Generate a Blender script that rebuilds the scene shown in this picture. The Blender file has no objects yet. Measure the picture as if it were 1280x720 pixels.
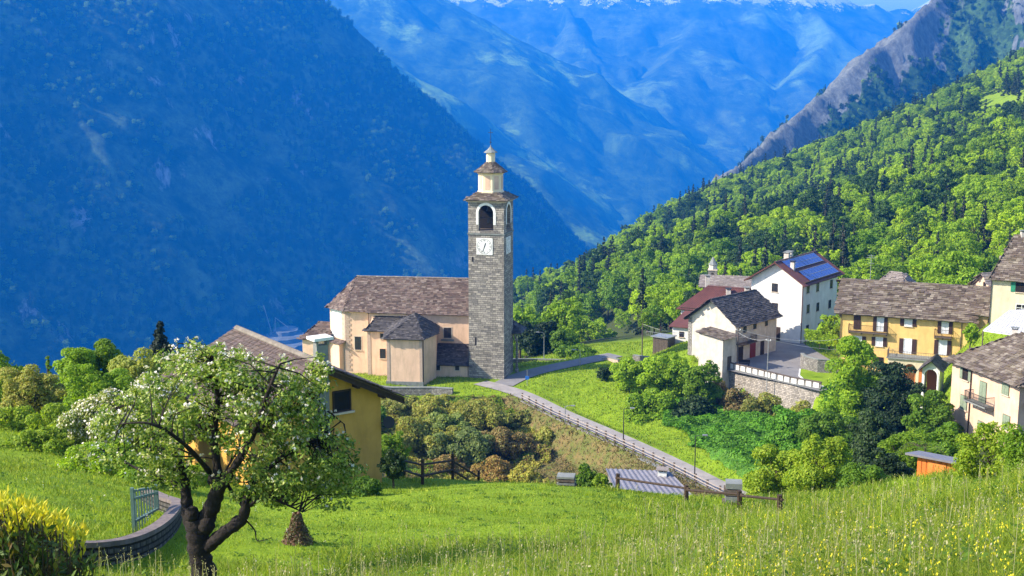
import bpy, math, random
import numpy as np
from mathutils import Vector

# ------------------------------------------------------------------ camera, world, sun, exposure
FPX = 1500.0
PIT = math.atan(250 / FPX)
SP, CP = math.sin(PIT), math.cos(PIT)
scene = bpy.context.scene
COL = scene.collection
cam = bpy.data.cameras.new('camera')
camo = bpy.data.objects.new('camera', cam)
COL.objects.link(camo)
cam.sensor_width = 36.0
cam.lens = FPX / 1280 * 36
cam.clip_start = 0.1
cam.clip_end = 60000
camo.location = (0, 0, 0)
camo.rotation_euler = (math.pi / 2 - PIT, 0, 0)
scene.camera = camo

SUN_EL = math.radians(36)
SUN_AZ = math.radians(-101)          # compass angle from +Y, clockwise: from the left, slightly behind the camera
sdir = Vector((math.sin(SUN_AZ) * math.cos(SUN_EL), math.cos(SUN_AZ) * math.cos(SUN_EL), math.sin(SUN_EL)))
world = bpy.data.worlds.new('World')
scene.world = world
world.use_nodes = True
wn, wl = world.node_tree.nodes, world.node_tree.links
wn.clear()
wo = wn.new('ShaderNodeOutputWorld')
wb = wn.new('ShaderNodeBackground')
sk = wn.new('ShaderNodeTexSky')
sk.sky_type = 'NISHITA'
sk.sun_disc = False
sk.sun_elevation = SUN_EL
sk.sun_rotation = SUN_AZ
sk.air_density = 1.0
sk.dust_density = 0.6
sk.ozone_density = 2.0
wb.inputs['Strength'].default_value = 0.15
wl.new(sk.outputs[0], wb.inputs[0])
wl.new(wb.outputs[0], wo.inputs[0])

sun = bpy.data.lights.new('sun', 'SUN')
sun.energy = 5.0
sun.angle = math.radians(0.5)
sun.color = (1.0, 0.90, 0.74)
suno = bpy.data.objects.new('sun', sun)
COL.objects.link(suno)
suno.rotation_euler = (-sdir).to_track_quat('-Z', 'Y').to_euler()

vs = scene.view_settings
vs.view_transform = 'Standard'
vs.look = 'None'
vs.gamma = 1.0
vs.exposure = 1.32
vs.use_curve_mapping = False
scene.render.engine = 'CYCLES'
cy = scene.cycles
cy.max_bounces = 5
cy.diffuse_bounces = 2
cy.glossy_bounces = 2
cy.transmission_bounces = 3
cy.volume_bounces = 0
cy.transparent_max_bounces = 4
cy.use_denoising = True
cy.caustics_reflective = False
cy.caustics_refractive = False

# ------------------------------------------------------------------ helpers
def slope(py):
    c = -(py - 360) / FPX
    return (-SP + c * CP) / (CP + c * SP)

def W(px, py, Y):
    """point seen at photo pixel (px, py) at the distance Y metres in front of the camera"""
    cx = (px - 640) / FPX
    c = -(py - 360) / FPX
    return Vector((cx / (CP + c * SP) * Y, Y, (-SP + c * CP) / (CP + c * SP) * Y))

def project(v):
    zc = v[1] * CP - v[2] * SP
    yc = v[1] * SP + v[2] * CP
    return (640 + FPX * v[0] / zc, 360 - FPX * yc / zc)

def tag(o, label=None, cat=None, group=None, kind=None):
    if label: o['label'] = label
    if cat: o['category'] = cat
    if group: o['group'] = group
    if kind: o['kind'] = kind
    return o

def empty(name, loc, label, cat, group=None):
    o = bpy.data.objects.new(name, None)
    o.location = loc
    o.empty_display_size = 0.3
    COL.objects.link(o)
    return tag(o, label, cat, group)

def world_loc(o):
    v = Vector((0, 0, 0))
    while o is not None:
        v += Vector(o.location)
        o = o.parent
    return v

def link_mesh(name, me, material, parent=None, loc=None):
    if material is not None and len(me.materials) == 0:
        me.materials.append(material)
    o = bpy.data.objects.new(name, me)
    if loc is not None: o.location = loc
    if parent is not None: o.parent = parent
    COL.objects.link(o)
    return o

class MB:
    """collects shapes in world coordinates, builds ONE mesh object"""
    def __init__(s): s.v = []; s.f = []; s.uv = []
    def quad(s, pts, uvs=None):
        b = len(s.v)
        s.v += [tuple(p) for p in pts]
        s.f.append(tuple(range(b, b + len(pts))))
        if uvs is None: uvs = [(p[0] + p[1], p[2]) for p in pts]
        s.uv += uvs
    def hexa(s, p, bottom=True):
        """p: 8 points, 0-3 bottom ring (counter-clockwise from above), 4-7 top ring"""
        fs = [(4, 5, 6, 7), (0, 1, 5, 4), (1, 2, 6, 5), (2, 3, 7, 6), (3, 0, 4, 7)]
        if bottom: fs.append((3, 2, 1, 0))
        b = len(s.v)
        s.v += [tuple(q) for q in p]
        for f in fs:
            s.f.append(tuple(b + i for i in f))
            a, bb = Vector(p[f[0]]), Vector(p[f[1]])
            L = (bb - a).length
            H = (Vector(p[f[3]]) - a).length
            s.uv += [(0, 0), (L, 0), (L, H), (0, H)]
    def fbox(s, fr, a0, a1, b0, b1, z0, z1):
        P = fr.p
        s.hexa([P(a0, b0, z0), P(a1, b0, z0), P(a1, b1, z0), P(a0, b1, z0),
                P(a0, b0, z1), P(a1, b0, z1), P(a1, b1, z1), P(a0, b1, z1)])
    def prism(s, xy, z0, z1, top=True):
        """vertical walls round a polygon given counter-clockwise; z1 may be a list"""
        n = len(xy)
        if not hasattr(z0, '__len__'): z0 = [z0] * n
        if not hasattr(z1, '__len__'): z1 = [z1] * n
        u = 0
        for i in range(n):
            j = (i + 1) % n
            L = math.hypot(xy[j][0] - xy[i][0], xy[j][1] - xy[i][1])
            s.quad([(xy[i][0], xy[i][1], z0[i]), (xy[j][0], xy[j][1], z0[j]),
                    (xy[j][0], xy[j][1], z1[j]), (xy[i][0], xy[i][1], z1[i])],
                   [(u, z0[i]), (u + L, z0[j]), (u + L, z1[j]), (u, z1[i])])
            u += L
        if top:
            s.quad([(xy[i][0], xy[i][1], z1[i]) for i in range(n)])
    def tube(s, pts, rad, n=8, cap=True):
        pts = [Vector(p) for p in pts]
        if not hasattr(rad, '__len__'): rad = [rad] * len(pts)
        b = len(s.v)
        up = None
        for i, p in enumerate(pts):
            d = (pts[min(i + 1, len(pts) - 1)] - pts[max(i - 1, 0)])
            if d.length < 1e-9: d = Vector((0, 0, 1))
            d.normalize()
            if up is None:
                up = Vector((0, 0, 1)) if abs(d.z) < .9 else Vector((1, 0, 0))
            x = d.cross(up)
            if x.length < 1e-3: x = d.orthogonal()
            x.normalize()
            y = x.cross(d)
            for k in range(n):
                a = 2 * math.pi * k / n
                s.v.append(tuple(p + (x * math.cos(a) + y * math.sin(a)) * rad[i]))
        for i in range(len(pts) - 1):
            for k in range(n):
                k2 = (k + 1) % n
                s.f.append((b + i * n + k, b + (i + 1) * n + k, b + (i + 1) * n + k2, b + i * n + k2))
                s.uv += [(k / n, i), (k / n, i + 1), ((k + 1) / n, i + 1), ((k + 1) / n, i)]
        if cap:
            s.f.append(tuple(b + k for k in range(n))); s.uv += [(0, 0)] * n
            m = b + (len(pts) - 1) * n
            s.f.append(tuple(m + k for k in reversed(range(n)))); s.uv += [(0, 0)] * n
    def lathe(s, c, prof, n=12, rot=0.0):
        """prof: list of (radius, z) going up"""
        b = len(s.v)
        for r, z in prof:
            for k in range(n):
                a = 2 * math.pi * (k + .5) / n + rot
                s.v.append((c[0] + r * math.cos(a), c[1] + r * math.sin(a), z))
        for i in range(len(prof) - 1):
            for k in range(n):
                k2 = (k + 1) % n
                s.f.append((b + i * n + k, b + i * n + k2, b + (i + 1) * n + k2, b + (i + 1) * n + k))
                s.uv += [(k, prof[i][1]), (k + 1, prof[i][1]), (k + 1, prof[i + 1][1]), (k, prof[i + 1][1])]
        s.f.append(tuple(b + (len(prof) - 1) * n + k for k in range(n))); s.uv += [(0, 0)] * n
    def build(s, name, material, parent=None, loc=None, smooth=False):
        off = world_loc(parent) if parent is not None else Vector(loc if loc is not None else (0, 0, 0))
        me = bpy.data.meshes.new(name)
        me.from_pydata([(a - off.x, b - off.y, c - off.z) for a, b, c in s.v], [], s.f)
        uvl = me.uv_layers.new(name='UVMap')
        flat = np.array(s.uv, dtype=np.float32).ravel()
        if len(flat) == len(uvl.data) * 2: uvl.data.foreach_set('uv', flat)
        if smooth: me.polygons.foreach_set('use_smooth', [True] * len(me.polygons))
        me.update()
        return link_mesh(name, me, material, parent, None if parent is not None else (off if loc is not None else None))

class Fr:
    """local frame: origin o, a to the right, b inwards (away), both horizontal"""
    def __init__(s, o, ang=None, a=None):
        s.o = Vector(o)
        if a is None: a = Vector((math.cos(ang), -math.sin(ang), 0))
        s.a = Vector((a[0], a[1], 0)).normalized()
        s.b = Vector((-s.a.y, s.a.x, 0))
    def p(s, a, b, z): return s.o + s.a * a + s.b * b + Vector((0, 0, z))
    def xy(s, a, b): q = s.o + s.a * a + s.b * b; return (q.x, q.y)
    def sub(s, a, b, z=0, ang=0):
        c, sn = math.cos(ang), math.sin(ang)
        return Fr(s.p(a, b, z), a=s.a * c + s.b * sn)
    def hit(s, px, py, b=0.0):
        """(a, z) of the wall plane at depth b under photo pixel"""
        d = W(px, py, 1.0)
        o = s.o + s.b * b
        t = (o.dot(s.b)) / d.dot(s.b)
        q = d * t - o
        return q.dot(s.a), q.z

def fr2(p0, p1, z=None):
    """wall frame from two ground points, left to right as seen from outside"""
    p0, p1 = Vector(p0), Vector(p1)
    f = Fr(p0 if z is None else (p0.x, p0.y, z), a=(p1 - p0))
    return f, Vector((p1.x - p0.x, p1.y - p0.y)).length

def np_mesh(name, verts, faces, fsize, smooth=False):
    """verts Nx3, faces flat index array, all of the same size"""
    me = bpy.data.meshes.new(name)
    n = len(faces) // fsize
    me.vertices.add(len(verts))
    me.vertices.foreach_set('co', np.asarray(verts, dtype=np.float32).ravel())
    me.loops.add(len(faces))
    me.loops.foreach_set('vertex_index', np.asarray(faces, dtype=np.int32))
    me.polygons.add(n)
    me.polygons.foreach_set('loop_start', np.arange(n, dtype=np.int32) * fsize)
    me.polygons.foreach_set('loop_total', np.full(n, fsize, dtype=np.int32))
    if smooth: me.polygons.foreach_set('use_smooth', np.ones(n, dtype=bool))
    me.update(calc_edges=True)
    return me

# ------------------------------------------------------------------ value noise in numpy
def _hash(ix, iy, seed):
    h = (ix.astype(np.int64) * 374761393 + iy.astype(np.int64) * 668265263 + seed * 974634777) & 0xffffffff
    h = ((h ^ (h >> 13)) * 1274126177) & 0xffffffff
    return ((h ^ (h >> 16)) & 0xffff) / 65535.0 * 2 - 1

def vnoise(x, y, seed=0):
    ix, iy = np.floor(x), np.floor(y)
    fx, fy = x - ix, y - iy
    fx = fx * fx * fx * (fx * (fx * 6 - 15) + 10)
    fy = fy * fy * fy * (fy * (fy * 6 - 15) + 10)
    ix, iy = ix.astype(np.int64), iy.astype(np.int64)
    a, b = _hash(ix, iy, seed), _hash(ix + 1, iy, seed)
    c, d = _hash(ix, iy + 1, seed), _hash(ix + 1, iy + 1, seed)
    return (a * (1 - fx) + b * fx) * (1 - fy) + (c * (1 - fx) + d * fx) * fy

def fbm(x, y, octv=5, seed=0, ridged=False, gain=.5):
    s, amp, tot = 0, 1.0, 0
    for i in range(octv):
        n = vnoise(x * 2 ** i + i * 17.3, y * 2 ** i - i * 9.1, seed + i)
        if ridged: n = 1 - 2 * np.abs(n)
        s = s + n * amp
        tot += amp
        amp *= gain
    return s / tot

# ------------------------------------------------------------------ materials
class NT:
    def __init__(s, name):
        s.m = bpy.data.materials.new(name)
        s.m.use_nodes = True
        s.t = s.m.node_tree
        s.t.nodes.clear()
        s.out = s.n('ShaderNodeOutputMaterial')
        s.tc = None
    def n(s, typ, **kw):
        nd = s.t.nodes.new(typ)
        for k, v in kw.items():
            setattr(nd, k, v)
        return nd
    def l(s, a, b): s.t.links.new(a, b)
    def coord(s, which='Object'):
        if s.tc is None: s.tc = s.n('ShaderNodeTexCoord')
        return s.tc.outputs[which]
    def noise(s, scale, detail=4, rough=.6, vec=None, dist=0):
        nd = s.n('ShaderNodeTexNoise')
        nd.inputs['Scale'].default_value = scale
        nd.inputs['Detail'].default_value = detail
        nd.inputs['Roughness'].default_value = rough
        nd.inputs['Distortion'].default_value = dist
        s.l(vec if vec is not None else s.coord(), nd.inputs['Vector'])
        return nd.outputs['Fac']
    def ramp(s, fac, stops):
        r = s.n('ShaderNodeValToRGB')
        el = r.color_ramp.elements
        while len(el) < len(stops): el.new(0.5)
        for e, (p, c) in zip(el, stops):
            e.position = p
            e.color = (c, c, c, 1) if not hasattr(c, '__len__') else (*c, 1)
        s.l(fac, r.inputs[0])
        return r.outputs[0]
    def mix(s, fac, a, b, mode='MIX'):
        nd = s.n('ShaderNodeMix', data_type='RGBA', blend_type=mode)
        for i, v in ((0, fac), (6, a), (7, b)):
            sock = nd.inputs[i]
            if hasattr(v, 'is_output'): s.l(v, sock)
            elif hasattr(v, '__len__'): sock.default_value = (*v, 1)
            else: sock.default_value = v if i == 0 else (v, v, v, 1)
        return nd.outputs[2]
    def math(s, op, a, b=0.0):
        nd = s.n('ShaderNodeMath', operation=op)
        for sock, v in ((nd.inputs[0], a), (nd.inputs[1], b)):
            if hasattr(v, 'is_output'): s.l(v, sock)
            else: sock.default_value = v
        return nd.outputs[0]
    def bump(s, h, strength=.5, dist=.05, prev=None):
        b = s.n('ShaderNodeBump')
        b.inputs['Strength'].default_value = strength
        b.inputs['Distance'].default_value = dist
        s.l(h, b.inputs['Height'])
        if prev is not None: s.l(prev, b.inputs['Normal'])
        return b.outputs[0]
    def bsdf(s, color, rough=.85, spec=.25, normal=None, metal=0.0):
        p = s.n('ShaderNodeBsdfPrincipled')
        if hasattr(color, 'is_output'): s.l(color, p.inputs['Base Color'])
        else: p.inputs['Base Color'].default_value = (*color, 1)
        if hasattr(rough, 'is_output'): s.l(rough, p.inputs['Roughness'])
        else: p.inputs['Roughness'].default_value = rough
        p.inputs['Specular IOR Level'].default_value = spec
        p.inputs['Metallic'].default_value = metal
        if normal is not None: s.l(normal, p.inputs['Normal'])
        return p.outputs[0]
    def done(s, sh): s.l(sh, s.out.inputs['Surface']); return s.m

def simple(name, c1, c2=None, scale=1.5, rough=.85, bump=.15, bscale=20, bdist=.02, island=0.0, spec=.25, metal=0.0, stain=0.0):
    t = NT(name)
    if c2 is None: c2 = tuple(x * .75 for x in c1)
    f = t.ramp(t.noise(scale, 6, .65), [(.35, 0.), (.65, 1.)])
    col = t.mix(f, c1, c2)
    if stain:
        v = t.n('ShaderNodeMapping')
        v.inputs['Scale'].default_value = (1.2, 1.2, .25)
        t.l(t.coord(), v.inputs[0])
        f2 = t.ramp(t.noise(1.3, 6, .7, v.outputs[0]), [(.45, 0.), (.75, stain)])
        col = t.mix(f2, col, tuple(x * .45 for x in c1))
    if island:
        g = t.n('ShaderNodeNewGeometry')
        k = t.ramp(g.outputs['Random Per Island'], [(0., 1 - island), (1., 1 + island)])
        col = t.mix(1.0, col, k, 'MULTIPLY')
    nrm = t.bump(t.noise(bscale, 4), bump, bdist) if bump else None
    return t.done(t.bsdf(col, rough, spec, nrm, metal))

def slabs(name, cols, rough=.75, moss=.25):
    """roof slabs: every loose slab its own tone"""
    t = NT(name)
    g = t.n('ShaderNodeNewGeometry')
    n = len(cols)
    k = t.ramp(g.outputs['Random Per Island'], [(i / (n - 1) if n > 1 else 0, c) for i, c in enumerate(cols)])
    f = t.ramp(t.noise(.9, 5, .7), [(.45, 0.), (.7, moss)])
    k = t.mix(f, k, (.13, .115, .05))
    f2 = t.ramp(t.noise(9, 4, .7), [(.3, .65), (.7, 1.25)])
    k = t.mix(1.0, k, f2, 'MULTIPLY')
    return t.done(t.bsdf(k, rough, .3, t.bump(t.noise(14, 4), .4, .03)))

def masonry(name, c1, c2, mortar, bw=.55, bh=.22, rough=.9, ms=.025):
    t = NT(name)
    uv = t.coord('UV')
    nz = t.n('ShaderNodeTexNoise')
    nz.inputs['Scale'].default_value = 1.6
    nz.inputs['Detail'].default_value = 3
    t.l(uv, nz.inputs['Vector'])
    vec = t.mix(.06, uv, nz.outputs['Color'], 'ADD')
    b = t.n('ShaderNodeTexBrick')
    b.offset = .43
    b.squash = 1.25; b.squash_frequency = 3
    b.inputs['Scale'].default_value = 1.0
    b.inputs['Brick Width'].default_value = bw
    b.inputs['Row Height'].default_value = bh
    b.inputs['Mortar Size'].default_value = ms
    b.inputs['Mortar Smooth'].default_value = .4
    b.inputs['Bias'].default_value = 0
    b.inputs['Color1'].default_value = (*c1, 1)
    b.inputs['Color2'].default_value = (*c2, 1)
    b.inputs['Mortar'].default_value = (*mortar, 1)
    t.l(vec, b.inputs['Vector'])
    big = t.ramp(t.noise(.35, 5, .65), [(.3, .72), (.7, 1.2)])
    fine = t.ramp(t.noise(5, 5, .75), [(.3, .6), (.72, 1.35)])
    col = t.mix(1.0, t.mix(1.0, b.outputs['Color'], big, 'MULTIPLY'), fine, 'MULTIPLY')
    inv = t.math('SUBTRACT', 1.0, b.outputs['Fac'])
    nr = t.bump(inv, .8, .05)
    nr = t.bump(t.noise(6, 5, .7), .6, .06, nr)
    return t.done(t.bsdf(col, rough, .2, nr))

def leafmat(name, cs, transl=.35, objvar=.35, big=.15, bigscale=.25):
    """leaf colours picked per leaf and per plant"""
    t = NT(name)
    g = t.n('ShaderNodeNewGeometry')
    n = len(cs)
    col = t.ramp(g.outputs['Random Per Island'], [(i / max(1, n - 1), c) for i, c in enumerate(cs)])
    oi = t.n('ShaderNodeObjectInfo')
    r = t.ramp(oi.outputs['Random'], [(0., (1 - objvar, 1 - objvar * .9, 1 - objvar * .3)), (.5, (1, 1, 1)), (1., (1 + objvar, 1 + objvar * .6, 1.))])
    col = t.mix(1.0, col, r, 'MULTIPLY')
    r2 = t.ramp(t.noise(bigscale, 3), [(.3, 1 - big), (.7, 1 + big)])
    col = t.mix(1.0, col, r2, 'MULTIPLY')
    p = t.bsdf(col, .6, .25)
    tr = t.n('ShaderNodeBsdfTranslucent')
    t.l(t.mix(1.0, col, (1.25, 1.2, .55), 'MULTIPLY'), tr.inputs['Color'])
    mx = t.n('ShaderNodeMixShader')
    mx.inputs[0].default_value = transl
    t.l(p, mx.inputs[1]); t.l(tr.outputs[0], mx.inputs[2])
    return t.done(mx.outputs[0])
# ------------------------------------------------------------------ the ground: one heightfield through measured points
ZR = -43.0
ROAD = [(600, 478), (626, 482), (650, 490), (700, 516), (760, 541), (830, 573), (872, 593), (912, 616)]
road_pts = []
for px, py in ROAD:
    Yp = ZR / slope(py)
    road_pts.append(W(px, py, Yp))
e = (road_pts[-1] - road_pts[-2]).normalized()
road_pts += [road_pts[-1] + e * 12 + Vector((3, 0, 0)), road_pts[-1] + e * 25 + Vector((12, 0, 0))]
SIDE = [(628, 481), (655, 466), (690, 459)]
side_pts = [W(px, py, ZR / slope(py)) for px, py in SIDE]
side_pts.append(side_pts[-1] + (side_pts[-1] - side_pts[-2]).normalized() * 14)
ZP = -39.5
plaza = [W(px, py, ZP / slope(py)) for px, py in ((880, 456), (1026, 489), (1062, 478), (1046, 455), (1003, 428), (975, 426), (915, 440), (880, 448))]

ctrl = []
def C(px, py, Y, dz=0):
    q = W(px, py, Y); ctrl.append((q.x, q.y, q.z + dz))
def CX(x, y, z): ctrl.append((x, y, z))
# near meadow
for c in ((0, 0, -1.75), (-8, 0, -3.6), (8, 0, -0.9), (0, -10, .8), (-14, -10, -1.5), (14, -10, 2.2), (4, 5, -2.7), (-6, 6, -4.4), (-14, 6, -6), (12, 5, -1.8)): CX(*c)
for c in ((1280, 735, 9), (900, 735, 12), (640, 730, 15.5), (0, 725, 18), (255, 735, 20), (1280, 668, 15), (1280, 606, 21), (1100, 682, 18), (1100, 642, 26),
          (950, 690, 20), (950, 656, 33), (1180, 636, 24), (1200, 640, 27), (640, 665, 27), (640, 622, 39), (640, 603, 52), (780, 612, 50), (860, 627, 45), (860, 660, 30), (500, 610, 50), (500, 598, 57),
          (475, 604, 60), (565, 600, 54), (440, 630, 40), (350, 650, 32), (200, 628, 36), (150, 690, 23), (90, 700, 21), (220, 650, 28), (0, 620, 32), (60, 590, 40), (0, 568, 46),
          (100, 650, 29), (330, 600, 55), (390, 600, 62)): C(*c)
CX(30, 34, -13.5); CX(40, 22, -6); CX(60, 20, -5)
# left shrub shelf
for c in ((0, 530, 60), (110, 545, 62), (-120, 540, 66), (230, 560, 66), (0, 545, 72), (120, 555, 80)): C(*c)
for c in ((-60, 110, -36), (-90, 130, -45), (-30, 95, -33), (-120, 90, -28), (-45, 40, -17), (-80, 60, -24)): CX(*c)
# hidden gully behind the brow
for c in ((0, 66, -26), (0, 85, -35), (0, 110, -43), (15, 66, -25), (18, 90, -35), (25, 58, -23), (-15, 85, -30), (-18, 110, -40), (14, 112, -41.5), (22, 104, -39), (32, 75, -30), (30, 95, -35),
          (45, 60, -25), (48, 85, -30), (46, 110, -35), (60, 100, -33), (75, 70, -26), (90, 110, -30)): CX(*c)
C(1165, 612, 48); C(1270, 600, 46)
# the banks round the church and the road
CX(-1, 175, -43); CX(3, 183, -42.8)
for c in ((483, 481, 172.5), (540, 474, 176), (445, 467, 184), (410, 468, 186), (585, 482, 171.5), (560, 482, 171.5), (620, 495, 167), (600, 490, 168)): C(*c)
for c in ((520, 515, 164), (600, 520, 160), (560, 545, 155), (640, 545, 156), (600, 590, 148), (500, 565, 150), (450, 560, 140), (690, 560, 150), (720, 583, 145), (770, 588, 136)): C(*c)
for c in ((720, 463, 177), (700, 472, 174), (680, 482, 170), (740, 490, 167), (780, 500, 162), (780, 470, 172), (800, 452, 190), (760, 431, 207), (830, 427, 200), (800, 428, 214), (670, 457, 188), (705, 455, 190)): C(*c)
for c in ((900, 545, 144), (960, 530, 149), (850, 525, 152), (940, 590, 127), (1010, 560, 138), (1060, 505, 158), (1120, 487, 161), (1180, 490, 150)): C(*c)
for q in plaza: CX(q.x, q.y, ZP)
C(864, 440, 178); C(830, 440, 186); C(1100, 440, 185); C(1234, 415, 150); C(1290, 420, 140); C(1215, 415, 165); C(1290, 380, 185)
CX(100, 130, -32)
# the wooded slope (canopy level minus tree height)
for c in ((660, 420, 300), (760, 405, 300), (860, 370, 290), (960, 335, 285), (1060, 325, 265), (1180, 305, 250), (1290, 290, 240),
          (680, 390, 420), (700, 350, 620), (800, 320, 600), (900, 285, 600), (1000, 255, 560), (1100, 225, 520), (1290, 150, 480),
          (645, 358, 640), (750, 318, 820), (850, 270, 1000), (890, 252, 1090), (960, 242, 1080), (1060, 195, 1040), (1180, 125, 980), (1290, 65, 940)): C(*c, -8)
for c in ((-30, 240, -75), (-60, 210, -66), (-30, 400, -150), (0, 330, -100), (-80, 600, -215), (-20, 760, -200), (20, 1000, -220), (100, 1250, -260), (-200, 300, -190), (-300, 800, -380), (-600, 1300, -420),
          (250, 1300, -170), (450, 1300, -60), (700, 1300, 60), (700, 800, 90), (500, 500, 40), (300, 260, 10), (220, 160, -8), (-150, 180, -90), (-250, 150, -90)): CX(*c)

for (a_, b_, c_) in ((884, 455, 170.3), (905, 461, 168.2), (950, 471, 163), (990, 481, 158.5), (1023, 489, 155.5)):
    q = W(a_, b_, c_); CX(q.x - 1.2, q.y - 2.2, -43.6); CX(q.x - 2.5, q.y - 6, -43.9)
ctrl = np.array(ctrl)
def warp(x, y):
    r = np.maximum(y, -14) + 20.0
    return x / r * 1.6, np.log(r)
cu, cv = warp(ctrl[:, 0], ctrl[:, 1])
cval = ctrl[:, 2] / (np.maximum(ctrl[:, 1], -14) + 20.0)
def tps(r2): return np.where(r2 > 1e-12, .5 * r2 * np.log(r2 + 1e-12), 0)
n_ = len(ctrl)
Kmat = tps((cu[:, None] - cu) ** 2 + (cv[:, None] - cv) ** 2) + np.eye(n_) * 3e-5
Pm = np.stack([np.ones(n_), cu, cv], 1)
A_ = np.block([[Kmat, Pm], [Pm.T, np.zeros((3, 3))]])
sol = np.linalg.solve(A_, np.concatenate([cval, np.zeros(3)]))

def seg_dist(x, y, pts):
    """distance to a polyline and the height along it"""
    best = np.full(x.shape, 1e9); zz = np.zeros(x.shape)
    for p, q in zip(pts[:-1], pts[1:]):
        dx, dy = q.x - p.x, q.y - p.y
        t = np.clip(((x - p.x) * dx + (y - p.y) * dy) / (dx * dx + dy * dy), 0, 1)
        d = np.hypot(x - p.x - t * dx, y - p.y - t * dy)
        m = d < best
        best = np.where(m, d, best)
        zz = np.where(m, p.z + t * (q.z - p.z), zz)
    return best, zz

def in_poly(x, y, poly):
    c = np.zeros(x.shape, bool)
    n = len(poly)
    for i in range(n):
        x0, y0, x1, y1 = poly[i][0], poly[i][1], poly[i - 1][0], poly[i - 1][1]
        c ^= ((y0 > y) != (y1 > y)) & (x < (x1 - x0) * (y - y0) / (y1 - y0 + 1e-12) + x0)
    return c

ROAD_HW = 1.45
def smooth01(t): t = np.clip(t, 0, 1); return t * t * (3 - 2 * t)

def ground_z(x, y):
    x = np.asarray(x, float); y = np.asarray(y, float)
    shp = x.shape
    x = x.ravel(); y = y.ravel()
    u, v = warp(x, y)
    out = np.empty(len(x))
    for s in range(0, len(x), 40000):
        e_ = slice(s, s + 40000)
        k = tps((u[e_, None] - cu) ** 2 + (v[e_, None] - cv) ** 2)
        out[e_] = k @ sol[:n_] + sol[n_] + sol[n_ + 1] * u[e_] + sol[n_ + 2] * v[e_]
    z = out * (np.maximum(y, -14) + 20.0)
    z = z + fbm(x / 9, y / 9, 4, 3) * .28 * smooth01((y - 4) / 30) * (1 + 2.5 * smooth01((y - 240) / 200)) + fbm(x / 1.2, y / 1.2, 2, 8) * .03
    for pts, hw, sh in ((road_pts, ROAD_HW, 2.2), (side_pts, 1.7, 3)):
        d, rz = seg_dist(x, y, pts)
        w = 1 - smooth01((d - hw - .5) / sh)
        z = z * (1 - w) + (rz - .1) * w
    pp = [(q.x, q.y) for q in plaza]
    ins = in_poly(x, y, pp)
    d, _ = seg_dist(x, y, plaza + [plaza[0]])
    w = np.where(ins, 1, 1 - smooth01((d - .02) / .4))
    z = z * (1 - w) + (ZP - .1) * w
    # the foot of the plaza wall lies four metres lower
    dwl, _ = seg_dist(x, y, plaza[:2])
    sd = np.where(ins, -dwl, dwl)
    t1 = (x - plaza[0].x) / (plaza[1].x - plaza[0].x)
    m_ = (np.abs(dwl) < 9) & (t1 > -.02) & (t1 < 1.0) & (sd > -1.1)
    ww = np.where(m_, np.where(sd < 3.2, 1.0, 1 - smooth01((sd - 3.2) / 5)), 0) * smooth01((1.0 - t1) / .04)
    z = z * (1 - ww) + np.minimum(z, ZP - 3.6) * ww
    return z.reshape(shp)

def gz(x, y): return float(ground_z(np.array([x]), np.array([y]))[0])
def G(px, Y, py0=500):
    """the ground point in the photo column px at distance Y"""
    q = W(px, py0, Y)
    for _ in range(3):
        z = gz(q.x, q.y)
        c = z
        # column px depends a little on height
        zc = Y * CP - z * SP
        q = Vector(((px - 640) / FPX * zc, Y, z))
    return q

ts = np.linspace(math.log(8.0), math.log(1500.0), 820)
Yr = np.exp(ts) - 20 + 2.0
NXG = 420
ss = np.linspace(-1, 1, NXG)
ss = np.sign(ss) * np.abs(ss) ** 1.15
YY = np.repeat(Yr[:, None], NXG, 1)
XX = np.where(ss[None, :] < 0, ss[None, :] * (YY * .62 + 38), ss[None, :] * (YY * .66 + 42))
ZZ = ground_z(XX, YY)
def grid_mesh(name, XX, YY, ZZ):
    ny, nx = XX.shape
    idx = np.arange(ny * nx).reshape(ny, nx)
    f = np.stack([idx[:-1, :-1], idx[:-1, 1:], idx[1:, 1:], idx[1:, :-1]], -1).reshape(-1)
    return np_mesh(name, np.stack([XX, YY, ZZ], -1).reshape(-1, 3), f, 4, True)

# --- ground material: grass with the brown gully, dark earth under the woods
t = NT('meadow_ground')
att = t.n('ShaderNodeAttribute', attribute_name='zone')
sep = t.n('ShaderNodeSeparateColor')
t.l(att.outputs['Color'], sep.inputs[0])
g1 = t.mix(t.ramp(t.noise(.35, 6, .7), [(.35, 0.), (.65, 1.)]), (.13, .21, .010), (.22, .31, .018))
g1 = t.mix(t.ramp(t.noise(3.5, 5, .75), [(.45, 0.), (.75, .6)]), g1, (.06, .12, .008))
br = t.mix(t.ramp(t.noise(.7, 5, .7), [(.4, 0.), (.6, 1.)]), (.17, .125, .05), (.10, .12, .03))
br = t.mix(t.ramp(t.noise(2.2, 5, .7), [(.5, 0.), (.7, .8)]), br, (.05, .035, .02))
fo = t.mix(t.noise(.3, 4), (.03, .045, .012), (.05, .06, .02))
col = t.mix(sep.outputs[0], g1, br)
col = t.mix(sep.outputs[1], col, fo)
nr = t.bump(t.noise(7, 5, .75), .6, .12)
M_ground = t.done(t.bsdf(col, .95, .1, nr))

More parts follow.
